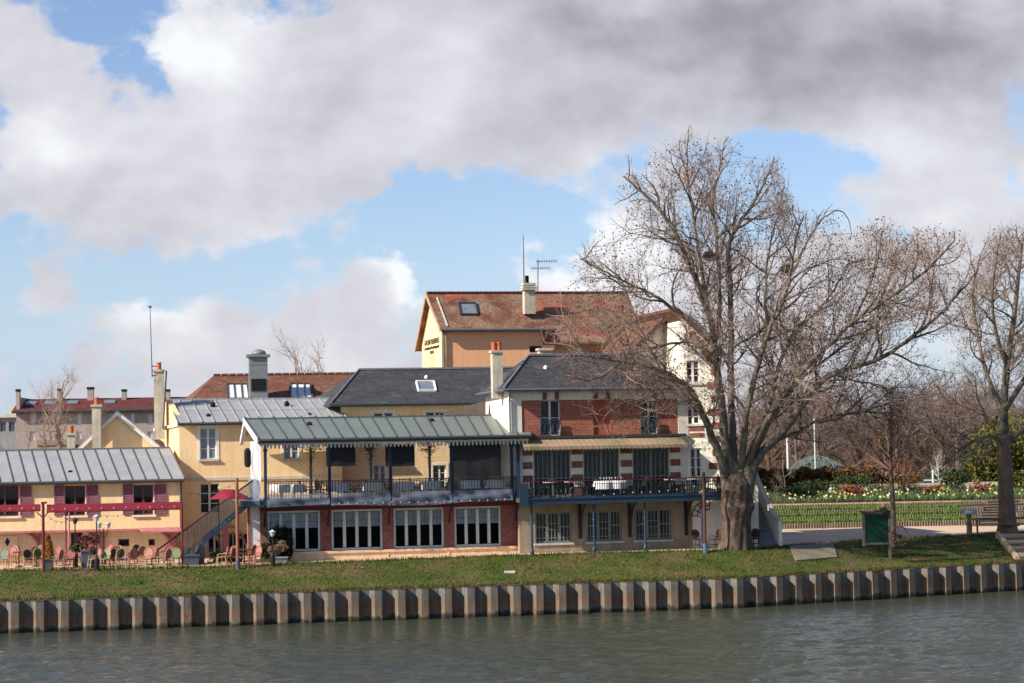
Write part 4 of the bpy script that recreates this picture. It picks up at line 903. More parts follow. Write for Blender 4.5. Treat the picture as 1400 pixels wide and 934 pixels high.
for x, y, w in ((25, 546, 5), (81, 545, 4), (124, 543, 8), (170, 546, 6), (230, 546, 5)):
    u, z = F.hit(x, y, 4.4); mb = MB(); mb.box(F, u-w*.035, u+w*.035, 4, 4.8, zrd-1, z+.75); o = mb.build('chimney', gm_, rf)
    mb = MB(); mb.box(F, u-w*.042, u+w*.042, 3.95, 4.85, z+.75, z+.95); mb.build('chimney_cap', M['dark'], o)
for x in (42, 68, 99, 150): 
    d0 = 2.6; u = F.u(x, d0, 550); k = ze+(zrd-ze)*(d0+.5)/5.5; mb = MB(); mb.slab([F.P(u-.5, d0-.3, k+.02), F.P(u+.5, d0-.3, k+.02), F.P(u+.5, d0+.5, k+.3), F.P(u-.5, d0+.5, k+.3)], .05); mb.build('roof_window', M['glass_grey'], rf)
mb = MB(); u0_, u1_ = F.u(52, -2, 605), F.u(140, -2, 600); zz = F.z(90, 601, -2); mb.box(F, u0_, u1_, -3, 0, zz-.5, zz); mb.box(F, u0_, u0_+3.2, -2.9, -.1, 2, zz-.5); mb.box(F, u1_-.4, u1_, -2.9, -.1, 2, zz-.5); mb.build('garage_row', M['cream_dirty_shaded'], H)
F = Fr(-10, 200, 5); H = thing('flat_roofed_block', 'grey flat roofed block at the left edge beyond the red roof', 'apartments', F.P(2, 4, 2))
a, b, zt = F.u(-60), F.u(24), F.z(10, 571); ws = [rect(F, x-4, x+4, 577, 590) for x in (-30, -12, 4, 16)]
mb = MB(); mb.wall(F, a, b, 2, zt, 0, .3, ws); mb.box(F, b-.3, b, .3, 8, 2, zt); mb.build('wall', plain('grey_concrete', (150, 150, 150), .9, .1, .5, streak=.4), H)
for w in ws: window(F, H, w, 0, 2, 1, 'greypole', 'glass_dark', w=.1)
mb = MB(); mb.box(F, a, b+.2, -.3, 8, zt, zt+.3); mb.box(F, F.u(9), F.u(22), 2, 6, zt+.3, zt+1.3); mb.build('roof', M['stone'], H)
# ================================================================== WHITE GABLED HOUSE
F = Fw = Fr(941, 103.75, -12, 12); dw = 0
Fwr = Fr(925, 107.2, 12, 12)
H = thing('white_gabled_house', 'tall white gabled house with red brick quoins behind the great tree', 'house', F.P(0, 3, 2.4))
ua_, ub_ = F.u(938.5), F.u(986); ap = F.hit(921, 425); zL = F.z(868, 484); zR = F.z(985, 480)
ws = [rect(F, 939, 957, 493, 524), rect(F, 938.5, 957.5, 549, 580), rect(F, 944.5, 960, 613, 652)]
mb = MB(); hx = ws; zc = min(zL, zR)
mb.wall(F, ua_, ub_, 5, zc, 0, .35, ws)
mb.build('wall', M['cream'], H)
tu = (ua_-ap[0])/(ub_-ap[0]); zU = ap[1]+(zR-ap[1])*tu
mb = MB(); mb.slab([F.P(ua_, 0, zc), F.P(ub_, 0, zc), F.P(ub_, 0, zR), F.P(ua_, 0, zU)], .35, F.D); mb.box(F, ub_-.3, ub_, .35, 8, 5, zc); mb.box(F, ua_, ua_+.3, .35, 3.4, 5, zc); mb.slab([F.P(ua_, .35, zc), F.P(ua_, 3.4, zc), F.P(ua_, 3.4, zU-.05), F.P(ua_, .35, zU-.05)], .3, F.U)
a2 = Fwr.hit(921, 425); l2 = Fwr.hit(868, 484); r2_ = Fwr.u(942); mb.slab([Fwr.P(l2[0], 0, 8), Fwr.P(r2_, 0, 8), Fwr.P(r2_, 0, Fwr.z(942, 444)), Fwr.P(a2[0], 0, a2[1]), Fwr.P(l2[0], 0, l2[1])], .35, Fwr.D); mb.build('gable', M['cream'], H)
window(F, H, ws[0], 0, 2, 3, 'white', sill='stone', recess=.12); window(F, H, ws[1], 0, 2, 3, 'white', sill='stone', recess=.12)
o = window(F, H, ws[2], 0, 2, 3, 'white', sill='stone', recess=.12)
a, b, c, e = ws[2]; mb = MB(); n = 10; cx = (a+b)/2
for k in range(n):
    t0, t1 = pi*k/n, pi*(k+1)/n; r1_, r2_ = (b-a)/2, (b-a)/2+.16
    mb.slab([F.P(cx+r1_*cos(t0), -.04, e-.12+.3*sin(t0)), F.P(cx+r2_*cos(t0), -.04, e-.12+.48*sin(t0)), F.P(cx+r2_*cos(t1), -.04, e-.12+.48*sin(t1)), F.P(cx+r1_*cos(t1), -.04, e-.12+.3*sin(t1))], .06, F.D)
mb.build('arch', M['cream'], o)
z = F.z(980, 660); k = 0
while z < zR-.3: mb = MB(); mb.box(F, ub_-(.62 if k % 2 else .42), ub_+.03, -.04, 0, z, z+.32); mb.build('brick_quoin', M['brick_band'], H); z += .68; k += 1
for x0, x1, y0, y1 in ((907, 934, 490, 499), (912, 934, 508, 517), (940, 962, 583, 589), (940, 962, 592, 598)):
    K = Fwr if x0 < 936 else F; a, b, c, e = rect(K, x0, x1, y0, y1); mb = MB(); mb.box(K, a, b, -.04, 0, c, e); mb.build('brick_band', M['brick_band'], H)
mb = MB(); n = 9     # stepped brick under the right rake
for k in range(2, n):
    t = k/n; u = ap[0]+.35+(ub_-ap[0]-.35)*t; z = ap[1]-.25+(zR-ap[1])*t; mb.box(F, u, u+(ub_-ap[0])/n+.02, -.05, 0, z-.75-.1*(k % 2), z-.12-(ap[1]-zR)/n)
mb.build('stepped_brickwork', M['brick_band'], H)
o_ = V3((0, 0, .12)); rA = F.P(ap[0], -.5, ap[1]+.18); rA2 = Fwr.P(Fwr.u(921, -.6, 424), -.6, Fwr.z(921, 424, -.6)+.1); rl = Fwr.P(Fwr.u(846, -.6, 492), -.6, Fwr.z(846, 494, -.6)); rr = F.P(F.u(992, -.7, 478), -.7, F.z(992, 482, -.7))
mb = MB(); mb.slab([rl, rA2, rA2+F.D*7, rl+F.D*7], .14); mb.slab([rA, rr, rr+F.D*9, rA+F.D*9], .14); rf = mb.build('roof', M['tile_brown'], H)
mb = MB(); mb.slab([rl, rA2, rA2-V3((0, 0, .3)), rl-V3((0, 0, .3))], .06, -F.D); mb.build('bargeboard', M['timber_dark'], rf); mb = MB(); mb.slab([rA, rr, rr-V3((0, 0, .3)), rA-V3((0, 0, .3))], .06, -F.D); mb.build('bargeboard', M['timber_dark'], rf)
# lower white wing with terrace and outside stair
F = Fr(946, 103.7, -6, 12); ua_, ub_ = F.u(947, 0, 720), F.u(1037, 0, 700)
T = thing('garden_wall', 'smooth white terrace wall behind the great tree trunk', 'wall', F.P(3, 1, 2.4))
zt = F.z(985, 674); mb = MB(); mb.slab([F.P(ua_, 0, 2.1), F.P(ub_, 0, 2.1), F.P(ub_, 0, F.z(1036, 664)), F.P(ub_-.5, 0, F.z(1030, 668)), F.P(ub_-1.3, 0, zt), F.P(ua_, 0, zt)], .4, F.D); mb.build('wall', M['cream'], T)
mb = MB(); mb.box(F, ua_, ub_-.6, -.05, 5, zt+.0, zt+.1); mb.build('coping', M['stone'], T)
S_ = thing('garden_stair', 'grey concrete outside stair with sloping parapet right of the tree', 'staircase', F.P(ub_+.6, 1, 2.4))
u0, u1 = ub_+.03, F.u(1062, .3, 725); ns = 12; zt2 = F.z(1045, 668, 4)
for k in range(ns): mb = MB(); mb.box(F, u0, u1, .3+k*.3, .3+(ns)*.3+.3, 2.3+k*(zt2-2.4)/ns, 2.4+(k+1)*(zt2-2.4)/ns); mb.build('step', M['step_grey'], S_)
mb = MB(); pa = F.P(u1+.0, .0, 0); zh = F.z(1040, 672, .3*ns)
mb.slab([F.P(u1, 0, 2.3), F.P(u1, 0, F.z(1064, 713)), F.P(u1, 1.0, F.z(1060, 705)), F.P(u1, .3*ns+.3, zt2+.9), F.P(u1, .3*ns+.3, 2.3)], .16, F.U); mb.build('parapet', M['cream'], S_)
mb = MB(); mb.bar(F.P(u1+.08, 0, F.z(1064, 713)+.03), F.P(u1+.08, 1.0, F.z(1060, 705)+.03), .24, .07); mb.bar(F.P(u1+.08, 1.0, F.z(1060, 705)+.03), F.P(u1+.08, .3*ns+.3, zt2+.93), .24, .07); mb.build('coping', M['stone'], S_)
mb = MB(); c_ = atz(1066, 730, 2.42); mb.lathe(V3((c_.x-.6, c_.y+.6, 2.405)), [(2.0, 0), (1.95, .03)], 28); solo(mb, 'stone_apron', M['concrete'], V3((c_.x-.6, c_.y+.6, 2.405)), None, None, kind='structure')
p = atz(1034, 727, 2.4); mb = MB(); top = at(1034, 650, p.y).z; mb.tube([p, V3((p.x, p.y, top))], .09, 10); t = thing('lamp_post', 'pale post with small cap in front of the white garden stair', 'lamp post', p); mb.build('post', M['whitepole'], t); mb = MB(); mb.lathe(V3((p.x, p.y, top)), [(.12, 0), (.16, .05), (.16, .16), (.1, .2)], 10); mb.build('lamp_head', M['white'], t)
# ================================================================== RIGHT: GRASS TIERS, BED, STEPS
F = Ft = Fr(1070, 122.3, 3, 3)
zt0 = 2.41; xL, xR = F.u(1058, 0, 720), F.u(1330, 0, 720)
tops = []; n = 4; zz = zt0; zend = F.z(1200, 687.5, 4.2)
hh = (zend-zt0)/n
T = thing('palisade_terrace', 'four stepped rows of upright timber logs holding grass tiers', 'retaining wall', F.P(xL, 0, zt0))
rp = random.Random(8)
for k in range(n):
    d = k*1.25; xr2 = F.u(1338-k*2+k*6, d, 715-k*9); mb = MB(); w = .155; u = xL-1.2 if k else xL
    while u < xr2:
        h = zt0+(k+1)*hh+rp.uniform(-.025, .025); mb.lathe(F.P(u, d, zt0+k*hh-.1), [(w*.45, 0), (w*.45, h-(zt0+k*hh-.1)-.03), (w*.34, h-(zt0+k*hh-.1))], 7); u += w*1.03
    mb.build('log_row', M['timber'], T)
    mb = MB(); mb.box(F, xL-1.3, xr2, d+.05, d+1.3 if k < 3 else d+1.4, zt0+k*hh-.1, zt0+(k+1)*hh-.05); mb.build('tier_fill', M['grass'] if k < 3 else M['gravel'], T)
    # right of the steps
    mb = MB(); u = F.u(1388+k*3, d, 700); ue = u+9
    mb.box(F, u, ue, d+.05, d+1.3, zt0+k*hh-.1, zt0+(k+1)*hh-.05); mb.build('tier_fill', M['grass'], T); mb = MB()
    while u < ue: mb.lathe(F.P(u, d, zt0+k*hh-.1), [(w*.52, 0), (w*.52, hh+.08), (w*.38, hh+.1)], 7); u += w*1.03
    mb.build('log_row', M['timber'], T)
mb = MB()
for i in range(16000):
    k = rp.randrange(3); d = k*1.25+.1+rp.random()**1.6*1.1; u = rp.uniform(xL-1, xR+.2); p = F.P(u, d, zt0+(k+1)*hh-.06); h = rp.uniform(.14, .32); a = rp.uniform(0, pi); dx = V3((cos(a), sin(a), 0))*.03
    mb.add([p-dx, p+dx, p+V3((rp.uniform(-.05, .05), rp.uniform(-.05, .05), h))], [(0, 1, 2)])
M['tiergrass'] = leafmat('bright_grass', (62, 92, 30), (112, 142, 52), 2)
tag(mb.build('grass', M['tiergrass'], uv=False), 'bright grass on the stepped timber tiers', 'grass', kind='stuff')
S_ = thing('timber_stairs', 'broad flight of weathered timber sleeper steps climbing beside the tiers', 'steps', F.P(xR+1, 0, zt0))
ns = 9
for k in range(ns):
    d = k*.52; u0_ = F.u(1320, 0, 720)+k*.13; u1_ = F.u(1396+k, d, 700); mb = MB(); h0 = zt0-.1+(zend-zt0)*k/ns; h1 = zt0+(zend-zt0)*(k+1)/ns
    mb.box(F, u0_, u1_, d, d+.14, h1-.07, h1+.03); mb.build('sleeper', M['timber'], S_); mb = MB(); mb.box(F, u0_+.01, u1_-.01, d+.06, d+.62, h0, h1-.01); mb.build('tread', M['timber_dark'], S_)
mb = MB(); mb.box(F, xL-2, xR+14, 5.0, 5.6, 2.3, zend-.0); mb.box(F, xL-2, xR+14, 4.55, 5.0, 2.3, zend-.02); tag(mb.build('terrace_path', M['timber_pale']), None, None, kind='structure')
# flower bed rising to a low beige wall
dw0, dw1 = 5.6, 10.5; zb1 = F.z(1250, 668, dw1); mb = MB(); mb.slab([F.P(xL-2, dw0, zend+.02), F.P(xR+14, dw0, zend+.02), F.P(xR+14, dw1, zb1), F.P(xL-2, dw1, zb1)], 1.5); tag(mb.build('flower_bed_soil', M['soil']), None, None, kind='structure')
mb = MB(); zw = F.z(1250, 661, dw1); mb.box(F, F.u(1120, dw1, 665), xR+16, dw1, dw1+.4, zb1-.3, zw); solo(mb, 'low_wall', M['stone'], F.P(xR-4, dw1, zb1-.3), 'low beige stone wall along the back of the flower bed', 'wall')
mb = MB(); mb.box(F, xL-12, xR+40, dw1+.4, dw1+45, zb1-1, zb1-.1); tag(mb.build('upper_lawn', M['grass']), None, None, kind='structure')
def slope_pt(t, u): return F.P(u, dw0+(dw1-dw0)*t, zend+.02+(zb1-zend-.02)*t)
m1, m2, m3 = MB(), MB(), MB()
m1.f = []
for i in range(4200):
    t = rp.random()**1.3; u = rp.uniform(xL-1.5, xR+13); px = (u-xL)/(xR-xL)
    if px < .35 and rp.random() < .6: continue
    p = slope_pt(t, u); h = rp.uniform(.18, .38)
    for _ in range(5):
        a = rp.uniform(0, 6.28); dx = V3((cos(a+1.57), sin(a+1.57), 0))*.03; m1.add([p-dx, p+dx, p+V3((cos(a)*.12, sin(a)*.12, h*rp.uniform(.7, 1.1)))], [(0, 1, 2)])
    if rp.random() < .08:
        c = p+V3((rp.uniform(-.1, .1), -.05, h+.04)); s = rp.uniform(.045, .09); mm = m2 if rp.random() < .75 else m3
        mm.add([c+V3((-s, 0, 0)), c+V3((0, -s*.5, -s)), c+V3((s, 0, 0)), c+V3((0, -s*.3, s))], [(0, 1, 2, 3)]); mm.add([c+V3((0, -s, 0)), c+V3((-s*.5, 0, s*.5)), c+V3((0, s, 0)), c+V3((s*.5, 0, -s*.5))], [(0, 1, 2, 3)])
M['daff_leaf'] = leafmat('daffodil_leaf', (62, 84, 50), (112, 130, 84), 2); M['yellow_fl'] = plain('yellow_petal', (218, 206, 110), .7, .1, 3); M['white_fl'] = plain('pale_petal', (238, 236, 214), .7, .05, 3)
b_ = m1.build('daffodil_leaves', M['daff_leaf'], uv=False); tag(b_, 'dense daffodil leaves planted along the sloping bed', 'flowers', kind='stuff')
tag(m2.build('yellow_daffodils', M['yellow_fl'], uv=False), 'yellow daffodil flowers scattered through the bed', 'flowers', kind='stuff')
tag(m3.build('white_narcissi', M['white_fl'], uv=False), 'white narcissus flowers scattered through the bed', 'flowers', kind='stuff')
def bush(name, label, cat, c, rad, n, size, mat, group=None, stem=True, seed=1, lobes=6, droop=0, stemmat='twig_dark', pot=None):
    r_ = random.Random(seed); c = V3(c); t = thing(name, label, cat, c, group); mb = MB()
    foliage(mb, c+V3((0, 0, rad[2])), rad, n, size, r_, lobes, droop); mb.build('foliage', M[mat], t, uv=False)
    mb = MB()
    for k in range(5): a = r_.uniform(0, 6.28); mb.tube([c, c+V3((cos(a)*rad[0]*.3, sin(a)*rad[1]*.3, rad[2])), c+V3((cos(a)*rad[0]*.6, sin(a)*rad[1]*.6, rad[2]*1.6))], [.05, .035, .015], 5)
    mb.build('stems', M[stemmat], t, uv=False); return t
def bedbush(px, py, t, rx, rz, mat, label, n=500, size=.09, seed=1, name='shrub'):
    u = F.u(px, dw0+(dw1-dw0)*t, py); return bush(name, label, 'shrub', slope_pt(t, u)-V3((0, 0, .1)), (rx, rx*.7, rz), n, size, mat, seed=seed)
bedbush(1165, 685, .4, 1.1, .45, 'russet', 'russet brown shrub between the dark bed end and the first daffodils', 900, .08, 3)
bedbush(1170, 672, .8, 1.5, .7, 'evergreen', 'olive rounded shrub above the russet shrub in the flower bed', 900, .1, 4)
bedbush(1237, 672, .7, 1.7, .75, 'dryhedge', 'broad olive brown shrub in the flower bed right of the dark tree', 900, .1, 5)
bedbush(1307, 670, .7, 1.1, .8, 'evergreen', 'tufted green shrub rising above the low wall line', 900, .1, 6)
bedbush(1272, 675, .5, .9, .4, 'russet', 'small reddish shrub among the yellow daffodils', 500, .08, 7)
bedbush(1345, 675, .5, 1.0, .5, 'russet', 'reddish shrub left of the right tree trunk in the bed', 600, .08, 8)
bedbush(1388, 668, .8, 1.4, .8, 'yellowgreen', 'bright green shrub at the right end of the bed', 900, .1, 9)
bedbush(1085, 683, .5, 2.0, .5, 'conifer', 'dark green ground shrub at the left end of the bed', 1200, .1, 10)
bedbush(1115, 676, .8, 1.8, .5, 'evergreen', 'mid green low shrub beneath the brown hedge', 1000, .1, 11)
# long clipped hedge
def hedge(name, label, x0, x1, ytop, ybot, Y, depth, mat, n, size, seed):
    r_ = random.Random(seed); a, b = at(x0, ybot, Y), at(x1, ybot, Y); top = at((x0+x1)/2, ytop, Y).z; z0 = (a.z+b.z)/2-.3; mb = MB()
    for i in range(n):
        s = r_.random(); t = r_.random(); zz = z0+(top-z0)*(1-(1-r_.random())**1.6)+.12*sin(s*34)+.1*sin(s*71+2); d = r_.random()**1.5*depth
        p = a.lerp(b, s)+V3((0, d, 0)); p.z = zz; v = V3((r_.gauss(0, 1), r_.gauss(0, 1), r_.gauss(0, 1))).normalized(); w = v.cross(V3((r_.gauss(0, 1), r_.gauss(0, 1), 1))).normalized(); k = size*r_.uniform(.5, 1.4)
        mb.add([p-v*k, p+w*k*.5, p+v*k, p-w*k*.5], [(0, 1, 2, 3)])
    t = thing(name, label, 'hedge', V3(((a.x+b.x)/2, Y, z0))); mb.build('foliage', M[mat], t, uv=False)
    mb = MB()
    for i in range(40): s = i/39; p = a.lerp(b, s)+V3((0, depth/2, 0)); p.z = z0; mb.tube([p, p+V3((r_.uniform(-.3, .3), 0, (top-z0)*.8))], [.05, .02], 4)
    mb.build('stems', M['twig_dark'], t, uv=False)
hedge('hedge', 'long olive brown hedge behind the flower bed beside the stair', 1032, 1200, 643, 672, 136, 3.0, 'dryhedge', 16000, .12, 21)
hedge('hedge', 'lower thin brown hedge between the long hedge and the orange stemmed shrub', 1200, 1262, 650, 664, 138, 1.5, 'drybrown', 2600, .12, 22)
hedge('hedge', 'dark hedge behind a wire fence right of the parked cars', 1285, 1365, 645, 662, 150, 2, 'conifer', 5000, .14, 23)
# golden conifer bush, weeping blue cedar, orange stems
p = at(1378, 664, 140); bush('conifer_bush', 'large golden green conifer behind the right tree trunk', 'shrub', V3((p.x, p.y, p.z-.6)), (2.9, 2.2, 2.6), 9000, .15, 'yellowgreen', seed=31, lobes=14)
p = at(1352, 664, 142); bush('conifer_bush', 'dark green conifer leaning against the golden conifer', 'shrub', V3((p.x, p.y, p.z-.6)), (1.6, 1.4, 2.0), 3500, .15, 'conifer', seed=32, lobes=9)
p = at(1117, 662, 143); t = thing('weeping_cedar', 'pale blue grey weeping cedar showing above the brown hedge', 'tree', V3((p.x, p.y, p.z-1.2))); mb = MB(); rc = random.Random(33)
for i in range(260):
    a = rc.uniform(0, 6.28); rr = rc.random()**.6; x0 = p+V3((cos(a)*rr*1.5, sin(a)*rr*1.2, 1.9-.6*rr*rr)); ln = rc.uniform(.8, 1.9); q_ = x0+V3((cos(a)*.9*rr, sin(a)*.7, -ln)); 
    for s in range(9): c = x0.lerp(q_, s/9)+V3((rc.uniform(-.05, .05), 0, .25*sin(s/9*pi))); k = rc.uniform(.06, .14); mb.add([c+V3((-k*.4, 0, k)), c+V3((k*.4, -.03, k)), c+V3((rc.uniform(-k, k), .02, -k*1.3))], [(0, 1, 2)])
mb.build('foliage', M['bluegreen'], t, uv=False); mb = MB(); mb.tube([V3((p.x, p.y, p.z-1.2)), V3((p.x, p.y, p.z+1.8))], [.12, .04], 6); mb.build('trunk', M['bark2'], t)
p = at(1228, 664, 139); t = thing('dogwood', 'clump of upright orange stems left of the dark young tree', 'shrub', V3((p.x, p.y, p.z-.5))); mb = MB()
for i in range(34): a = rc.uniform(-.35, .35); mb.tube([V3((p.x+a*.5, p.y, p.z-.5)), V3((p.x+a*1.1, p.y+rc.uniform(-.3, .3), p.z+.8)), V3((p.x+a*2.2+rc.uniform(-.2, .2), p.y, p.z+rc.uniform(1.2, 2.3)))], [.03, .022, .01], 3)
mb.build('stems', M['russet'], t, uv=False)
# white poles
for px, y0, y1, lab, r_ in ((1077.5, 600, 642, 'bright white flag pole above the brown hedge', .08), (1115, 575, 645, 'slim grey pole in front of the blue cedar', .05), (1276, 646, 662, 'short white post above the parked cars', .07)):
    a, b = at(px, y1+2, 141), at(px-1, y0, 141); mb = MB(); b0_ = V3((a.x, a.y, a.z-1)); t = thing('flag_pole', lab, 'pole', b0_); mb.tube([b0_, V3((a.x, a.y, b.z))], r_, 8); mb.build('pole', M['whitepole'], t); mb = MB(); mb.ball((a.x, a.y, b.z+.05), r_*1.4, 8); mb.build('finial', M['whitepole'], t)
# parked cars mostly hidden by the wall
def car(px, py, Y, label, colr):
    p = at(px, py, Y); L_, W_, h = 4.2, 1.75, 1.42; c = V3((p.x, p.y, p.z-h)); t = thing('parked_car', label, 'car', c); G = Fr(700, 100, 3); G.o = c.copy(); G.o.z = 0; z = c.z
    mb = MB(); side = [(-2.1, .35), (2.1, .35), (2.1, .75), (1.2, .92), (.7, 1.38), (-.9, 1.42), (-1.7, .98), (-2.1, .9)]
    mb.slab([G.P(u, -.85, z+h_) for u, h_ in side], 1.7, G.D); mb.build('body', colr, t)
    mb = MB(); mb.slab([G.P(u, -.87, z+h_) for u, h_ in [(1.05, .93), (.65, 1.3), (-.85, 1.33), (-1.45, .97)]], .02, G.D); mb.build('side_window', M['glass_dark'], t)
    for u in (-1.3, 1.3):
        for d in (-.86, .72): mb = MB(); mb.tube([G.P(u, d, z+.32), G.P(u, d+.16, z+.32)], .32, 14); mb.build('wheel', M['dark'], t)
M['carpaint'] = plain('silver_car_paint', (206, 210, 216), .3, .02, 1, spec=.6)
car(1276, 655.5, 146, 'pale silver car roof seen over the low stone wall', M['carpaint']); car(1250, 657.5, 148, 'second pale car roof at the left of the silver one', M['carpaint'])
# wire fence behind
mb = MB(); a, b = at(1262, 661, 152), at(1360, 659, 152); t = thing('wire_fence', 'thin grey wire mesh fence in front of the dark hedge', 'fence', V3((a.x, a.y, a.z-.6)))
for k in range(9): p = a.lerp(b, k/8); mb = MB(); mb.tube([p-V3((0, 0, .6)), p+V3((0, 0, 1.1))], .035, 5); mb.build('fence_post', M['greypole'], t)
mb = MB()
for k in range(8): z = V3((0, 0, -.4+k*.2)); mb.tube([a+z, b+z], .008, 3)
mb.build('wire', M['greypole'], t)
# ================================================================== NOTICE BOARD, WHEEL, LECTERN, PICNIC TABLES, SLAB, STEPS
gy = lambda px, py: atz(px, py, 2.4)
def onbank(px, py):
    """first point of the sight line that meets the bank or terrace surface"""
    Y = 88.0; p = at(px, py, Y)
    def over(Y):
        p = at(px, py, Y); q = V3((p.x, p.y, 0))-Q.o; inb = q.dot(Q.D)-bend(q.dot(Q.U)) > .1
        return not inb or p.z > ground_z(p)
    while over(Y) and Y < 130: Y += .1
    lo, hi = Y-.1, Y
    for _ in range(12):
        m = (lo+hi)/2
        if over(m): lo = m
        else: hi = m
    p = at(px, py, hi); p.z = ground_z(p); return p
p1 = onbank(1214.5, 764); G = Fr(1198, p1.y+.15, 9)
G.o.y = p1.y; B_ = thing('notice_board', 'green notice board in a timber frame standing on the grass bank', 'notice board', p1)
a, b = G.u(1180, 0, 720), G.u(1217, 0, 720); zb_, zt_ = G.z(1198, 742), G.z(1198, 702); ztop = G.z(1198, 699.5)
for u in (a+.03, b-.03):
    q_ = G.P(u, 0, 0); mb = MB(); mb.box(G, u-.06, u+.06, -.07, .07, ground_z(q_)-.3 if u > (a+b)/2 else zb_-.15, zt_); mb.build('post', M['timber'], B_)
mb = MB(); mb.box(G, a+.1, b-.1, -.03, .03, zb_, zt_-.03); mb.build('panel', M['boardgreen'], B_)
mb = MB(); mb.box(G, a+.05, b-.05, -.05, .05, zb_-.1, zb_); mb.box(G, a+.05, b-.05, -.05, .05, zt_-.06, zt_+.0); mb.build('frame', M['timber'], B_)
mb = MB(); mb.slab([G.P(a-.12, -.22, zt_+.06), G.P(b+.12, -.22, zt_+.06), G.P(b+.12, .2, zt_+.14), G.P(a-.12, .2, zt_+.14)], .06); mb.build('roof', M['timber_dark'], B_)
mb = MB(); u, z = G.hit(1208, 697); mb.lathe(G.P(u, 0, zt_+.08), [(.34, 0), (.3, .06), (.12, .16), (.08, .2)], 10); lt = mb.build('lamp_base', M['dark'], B_); mb = MB(); mb.ball(G.P(u, 0, zt_+.38), .15, 10); mb.build('lamp_globe', M['drybrown'], lt)
mb = MB(); u, z = G.hit(1195, 697); mb.ball(G.P(u, 0, zt_+.17), .12, 8); mb.build('bracket_lamp', M['drybrown'], B_)
# rusty spoked wheel
pw = gy(1230, 747); c = V3((pw.x, pw.y, pw.z+.5)); t = thing('spoked_wheel', 'rusty spoked iron wheel of an old cart beside the notice board', 'wheel', pw)
def ring(mb, c, r, tr, ex, ez, n=24, m_=5): mb.tube([c+ex*(r*cos(2*pi*k/n))+ez*(r*sin(2*pi*k/n)) for k in range(n+1)], tr, m_, False)
X_, Z_ = V3((.97, .25, 0)), V3((0, 0, 1)); mb = MB(); ring(mb, c, .48, .03, X_, Z_); mb.build('rim', M['iron_rust'], t); mb = MB()
for k in range(14): a_ = 2*pi*k/14; mb.tube([c, c+X_*(.47*cos(a_))+Z_*(.47*sin(a_))], .014, 4)
mb.build('spokes', M['iron_rust'], t); mb = MB(); mb.tube([c-V3((-.03, .12, 0)), c+V3((-.03, .12, 0))], .08, 8); mb.tube([c, c+V3((-.9, -.2, .45))], .03, 5); mb.build('hub', M['dark'], t)

# lectern
p = gy(1325.5, 731.5); t = thing('information_lectern', 'small post with tilted pale green panel on the gravel edge', 'lectern', p); mb = MB(); mb.lathe(p, [(.16, 0), (.15, .7), (.13, .75), (.13, 1.15)], 10); mb.build('post', M['timber'], t)
mb = MB(); mb.slab([p+V3((-.42, -.25, 1.18)), p+V3((.38, -.3, 1.18)), p+V3((.44, .2, 1.38)), p+V3((-.34, .25, 1.38))], .05); mb.build('panel', M['lichen_metal'], t)
# picnic tables
def picnic(p, rot, label, n_=0):
    t = thing('picnic_table', label, 'picnic table', p, 'picnic tables by the right tree'); G = Fr(700, 100, rot); G.o = V3((p.x, p.y, 0)); z = p.z
    mb = MB(); [mb.box(G, -1.2, 1.2, -.36+k*.15, -.36+k*.15+.135, z+.72, z+.77) for k in range(5)]; mb.build('table_top', M['timber_dark'], t)
    for s_ in (-1, 1):
        mb = MB(); [mb.box(G, -1.2, 1.2, s_*.72-.13+k*.14, s_*.72-.13+k*.14+.12, z+.42, z+.46) for k in range(2)]; mb.build('bench', M['timber_dark'], t)
        for v in (-1, 1): mb = MB(); mb.bar(G.P(s_*.85, v*.15, z+.72), G.P(s_*.85, v*.62, z), .09, .09); mb.build('leg', M['timber_dark'], t)
        mb = MB(); mb.box(G, s_*.85-.05, s_*.85+.05, -.8, .8, z+.36, z+.42); mb.build('cross_beam', M['timber_dark'], t)
picnic(gy(1358, 729), -12, 'dark picnic table left of the right tree trunk'); picnic(gy(1405, 727), 10, 'dark picnic table right of the right tree trunk')
M['slab'] = plain('mossy_concrete', (132, 120, 100), .95, .2, 1.2, .3, stain=(96, 96, 62))
pts = [onbank(1078, 746), onbank(1138, 744), onbank(1144, 764), onbank(1084, 769)]; u_ = V3((0, 0, .09))
c4 = [(1078, 745.5), (1139, 743.5), (1145, 763), (1088, 768)]; mb = MB(); ng = 7; lay = []
for dz in (.07, -.3):
    for j in range(ng+1):
        for i in range(ng+1):
            a, b = i/ng, j/ng; x = (c4[0][0]*(1-a)+c4[1][0]*a)*(1-b)+(c4[3][0]*(1-a)+c4[2][0]*a)*b; y = (c4[0][1]*(1-a)+c4[1][1]*a)*(1-b)+(c4[3][1]*(1-a)+c4[2][1]*a)*b
            p = onbank(x, y); lay.append(p+V3((0, 0, dz)))
w_ = ng+1; N_ = w_*w_; fs = [(j*w_+i, j*w_+i+1, (j+1)*w_+i+1, (j+1)*w_+i) for j in range(ng) for i in range(ng)]
rim_ = [i for i in range(w_)]+[j*w_+ng for j in range(1, w_)]+[ng*w_+i for i in range(ng-1, -1, -1)]+[j*w_ for j in range(ng-1, 0, -1)]
fs += [(a, b, b+N_, a+N_) for a, b in zip(rim_, rim_[1:]+rim_[:1])]
mb.add(lay, fs); solo(mb, 'concrete_ramp', M['slab'], onbank(1110, 760), 'worn concrete slab sloping down the bank right of the great tree', 'ramp')
mb = MB(); r_ = [onbank(617, 797.5)]; p = onbank(697, 783); mb.slab([p+V3((-.25, -.12, .06)), p+V3((.25, -.12, .06)), p+V3((.25, .12, .08)), p+V3((-.25, .12, .08))], .08); solo(mb, 'stone_marker', M['stone'], p, 'small pale stone slab lying in the grass below the veranda', 'stone')
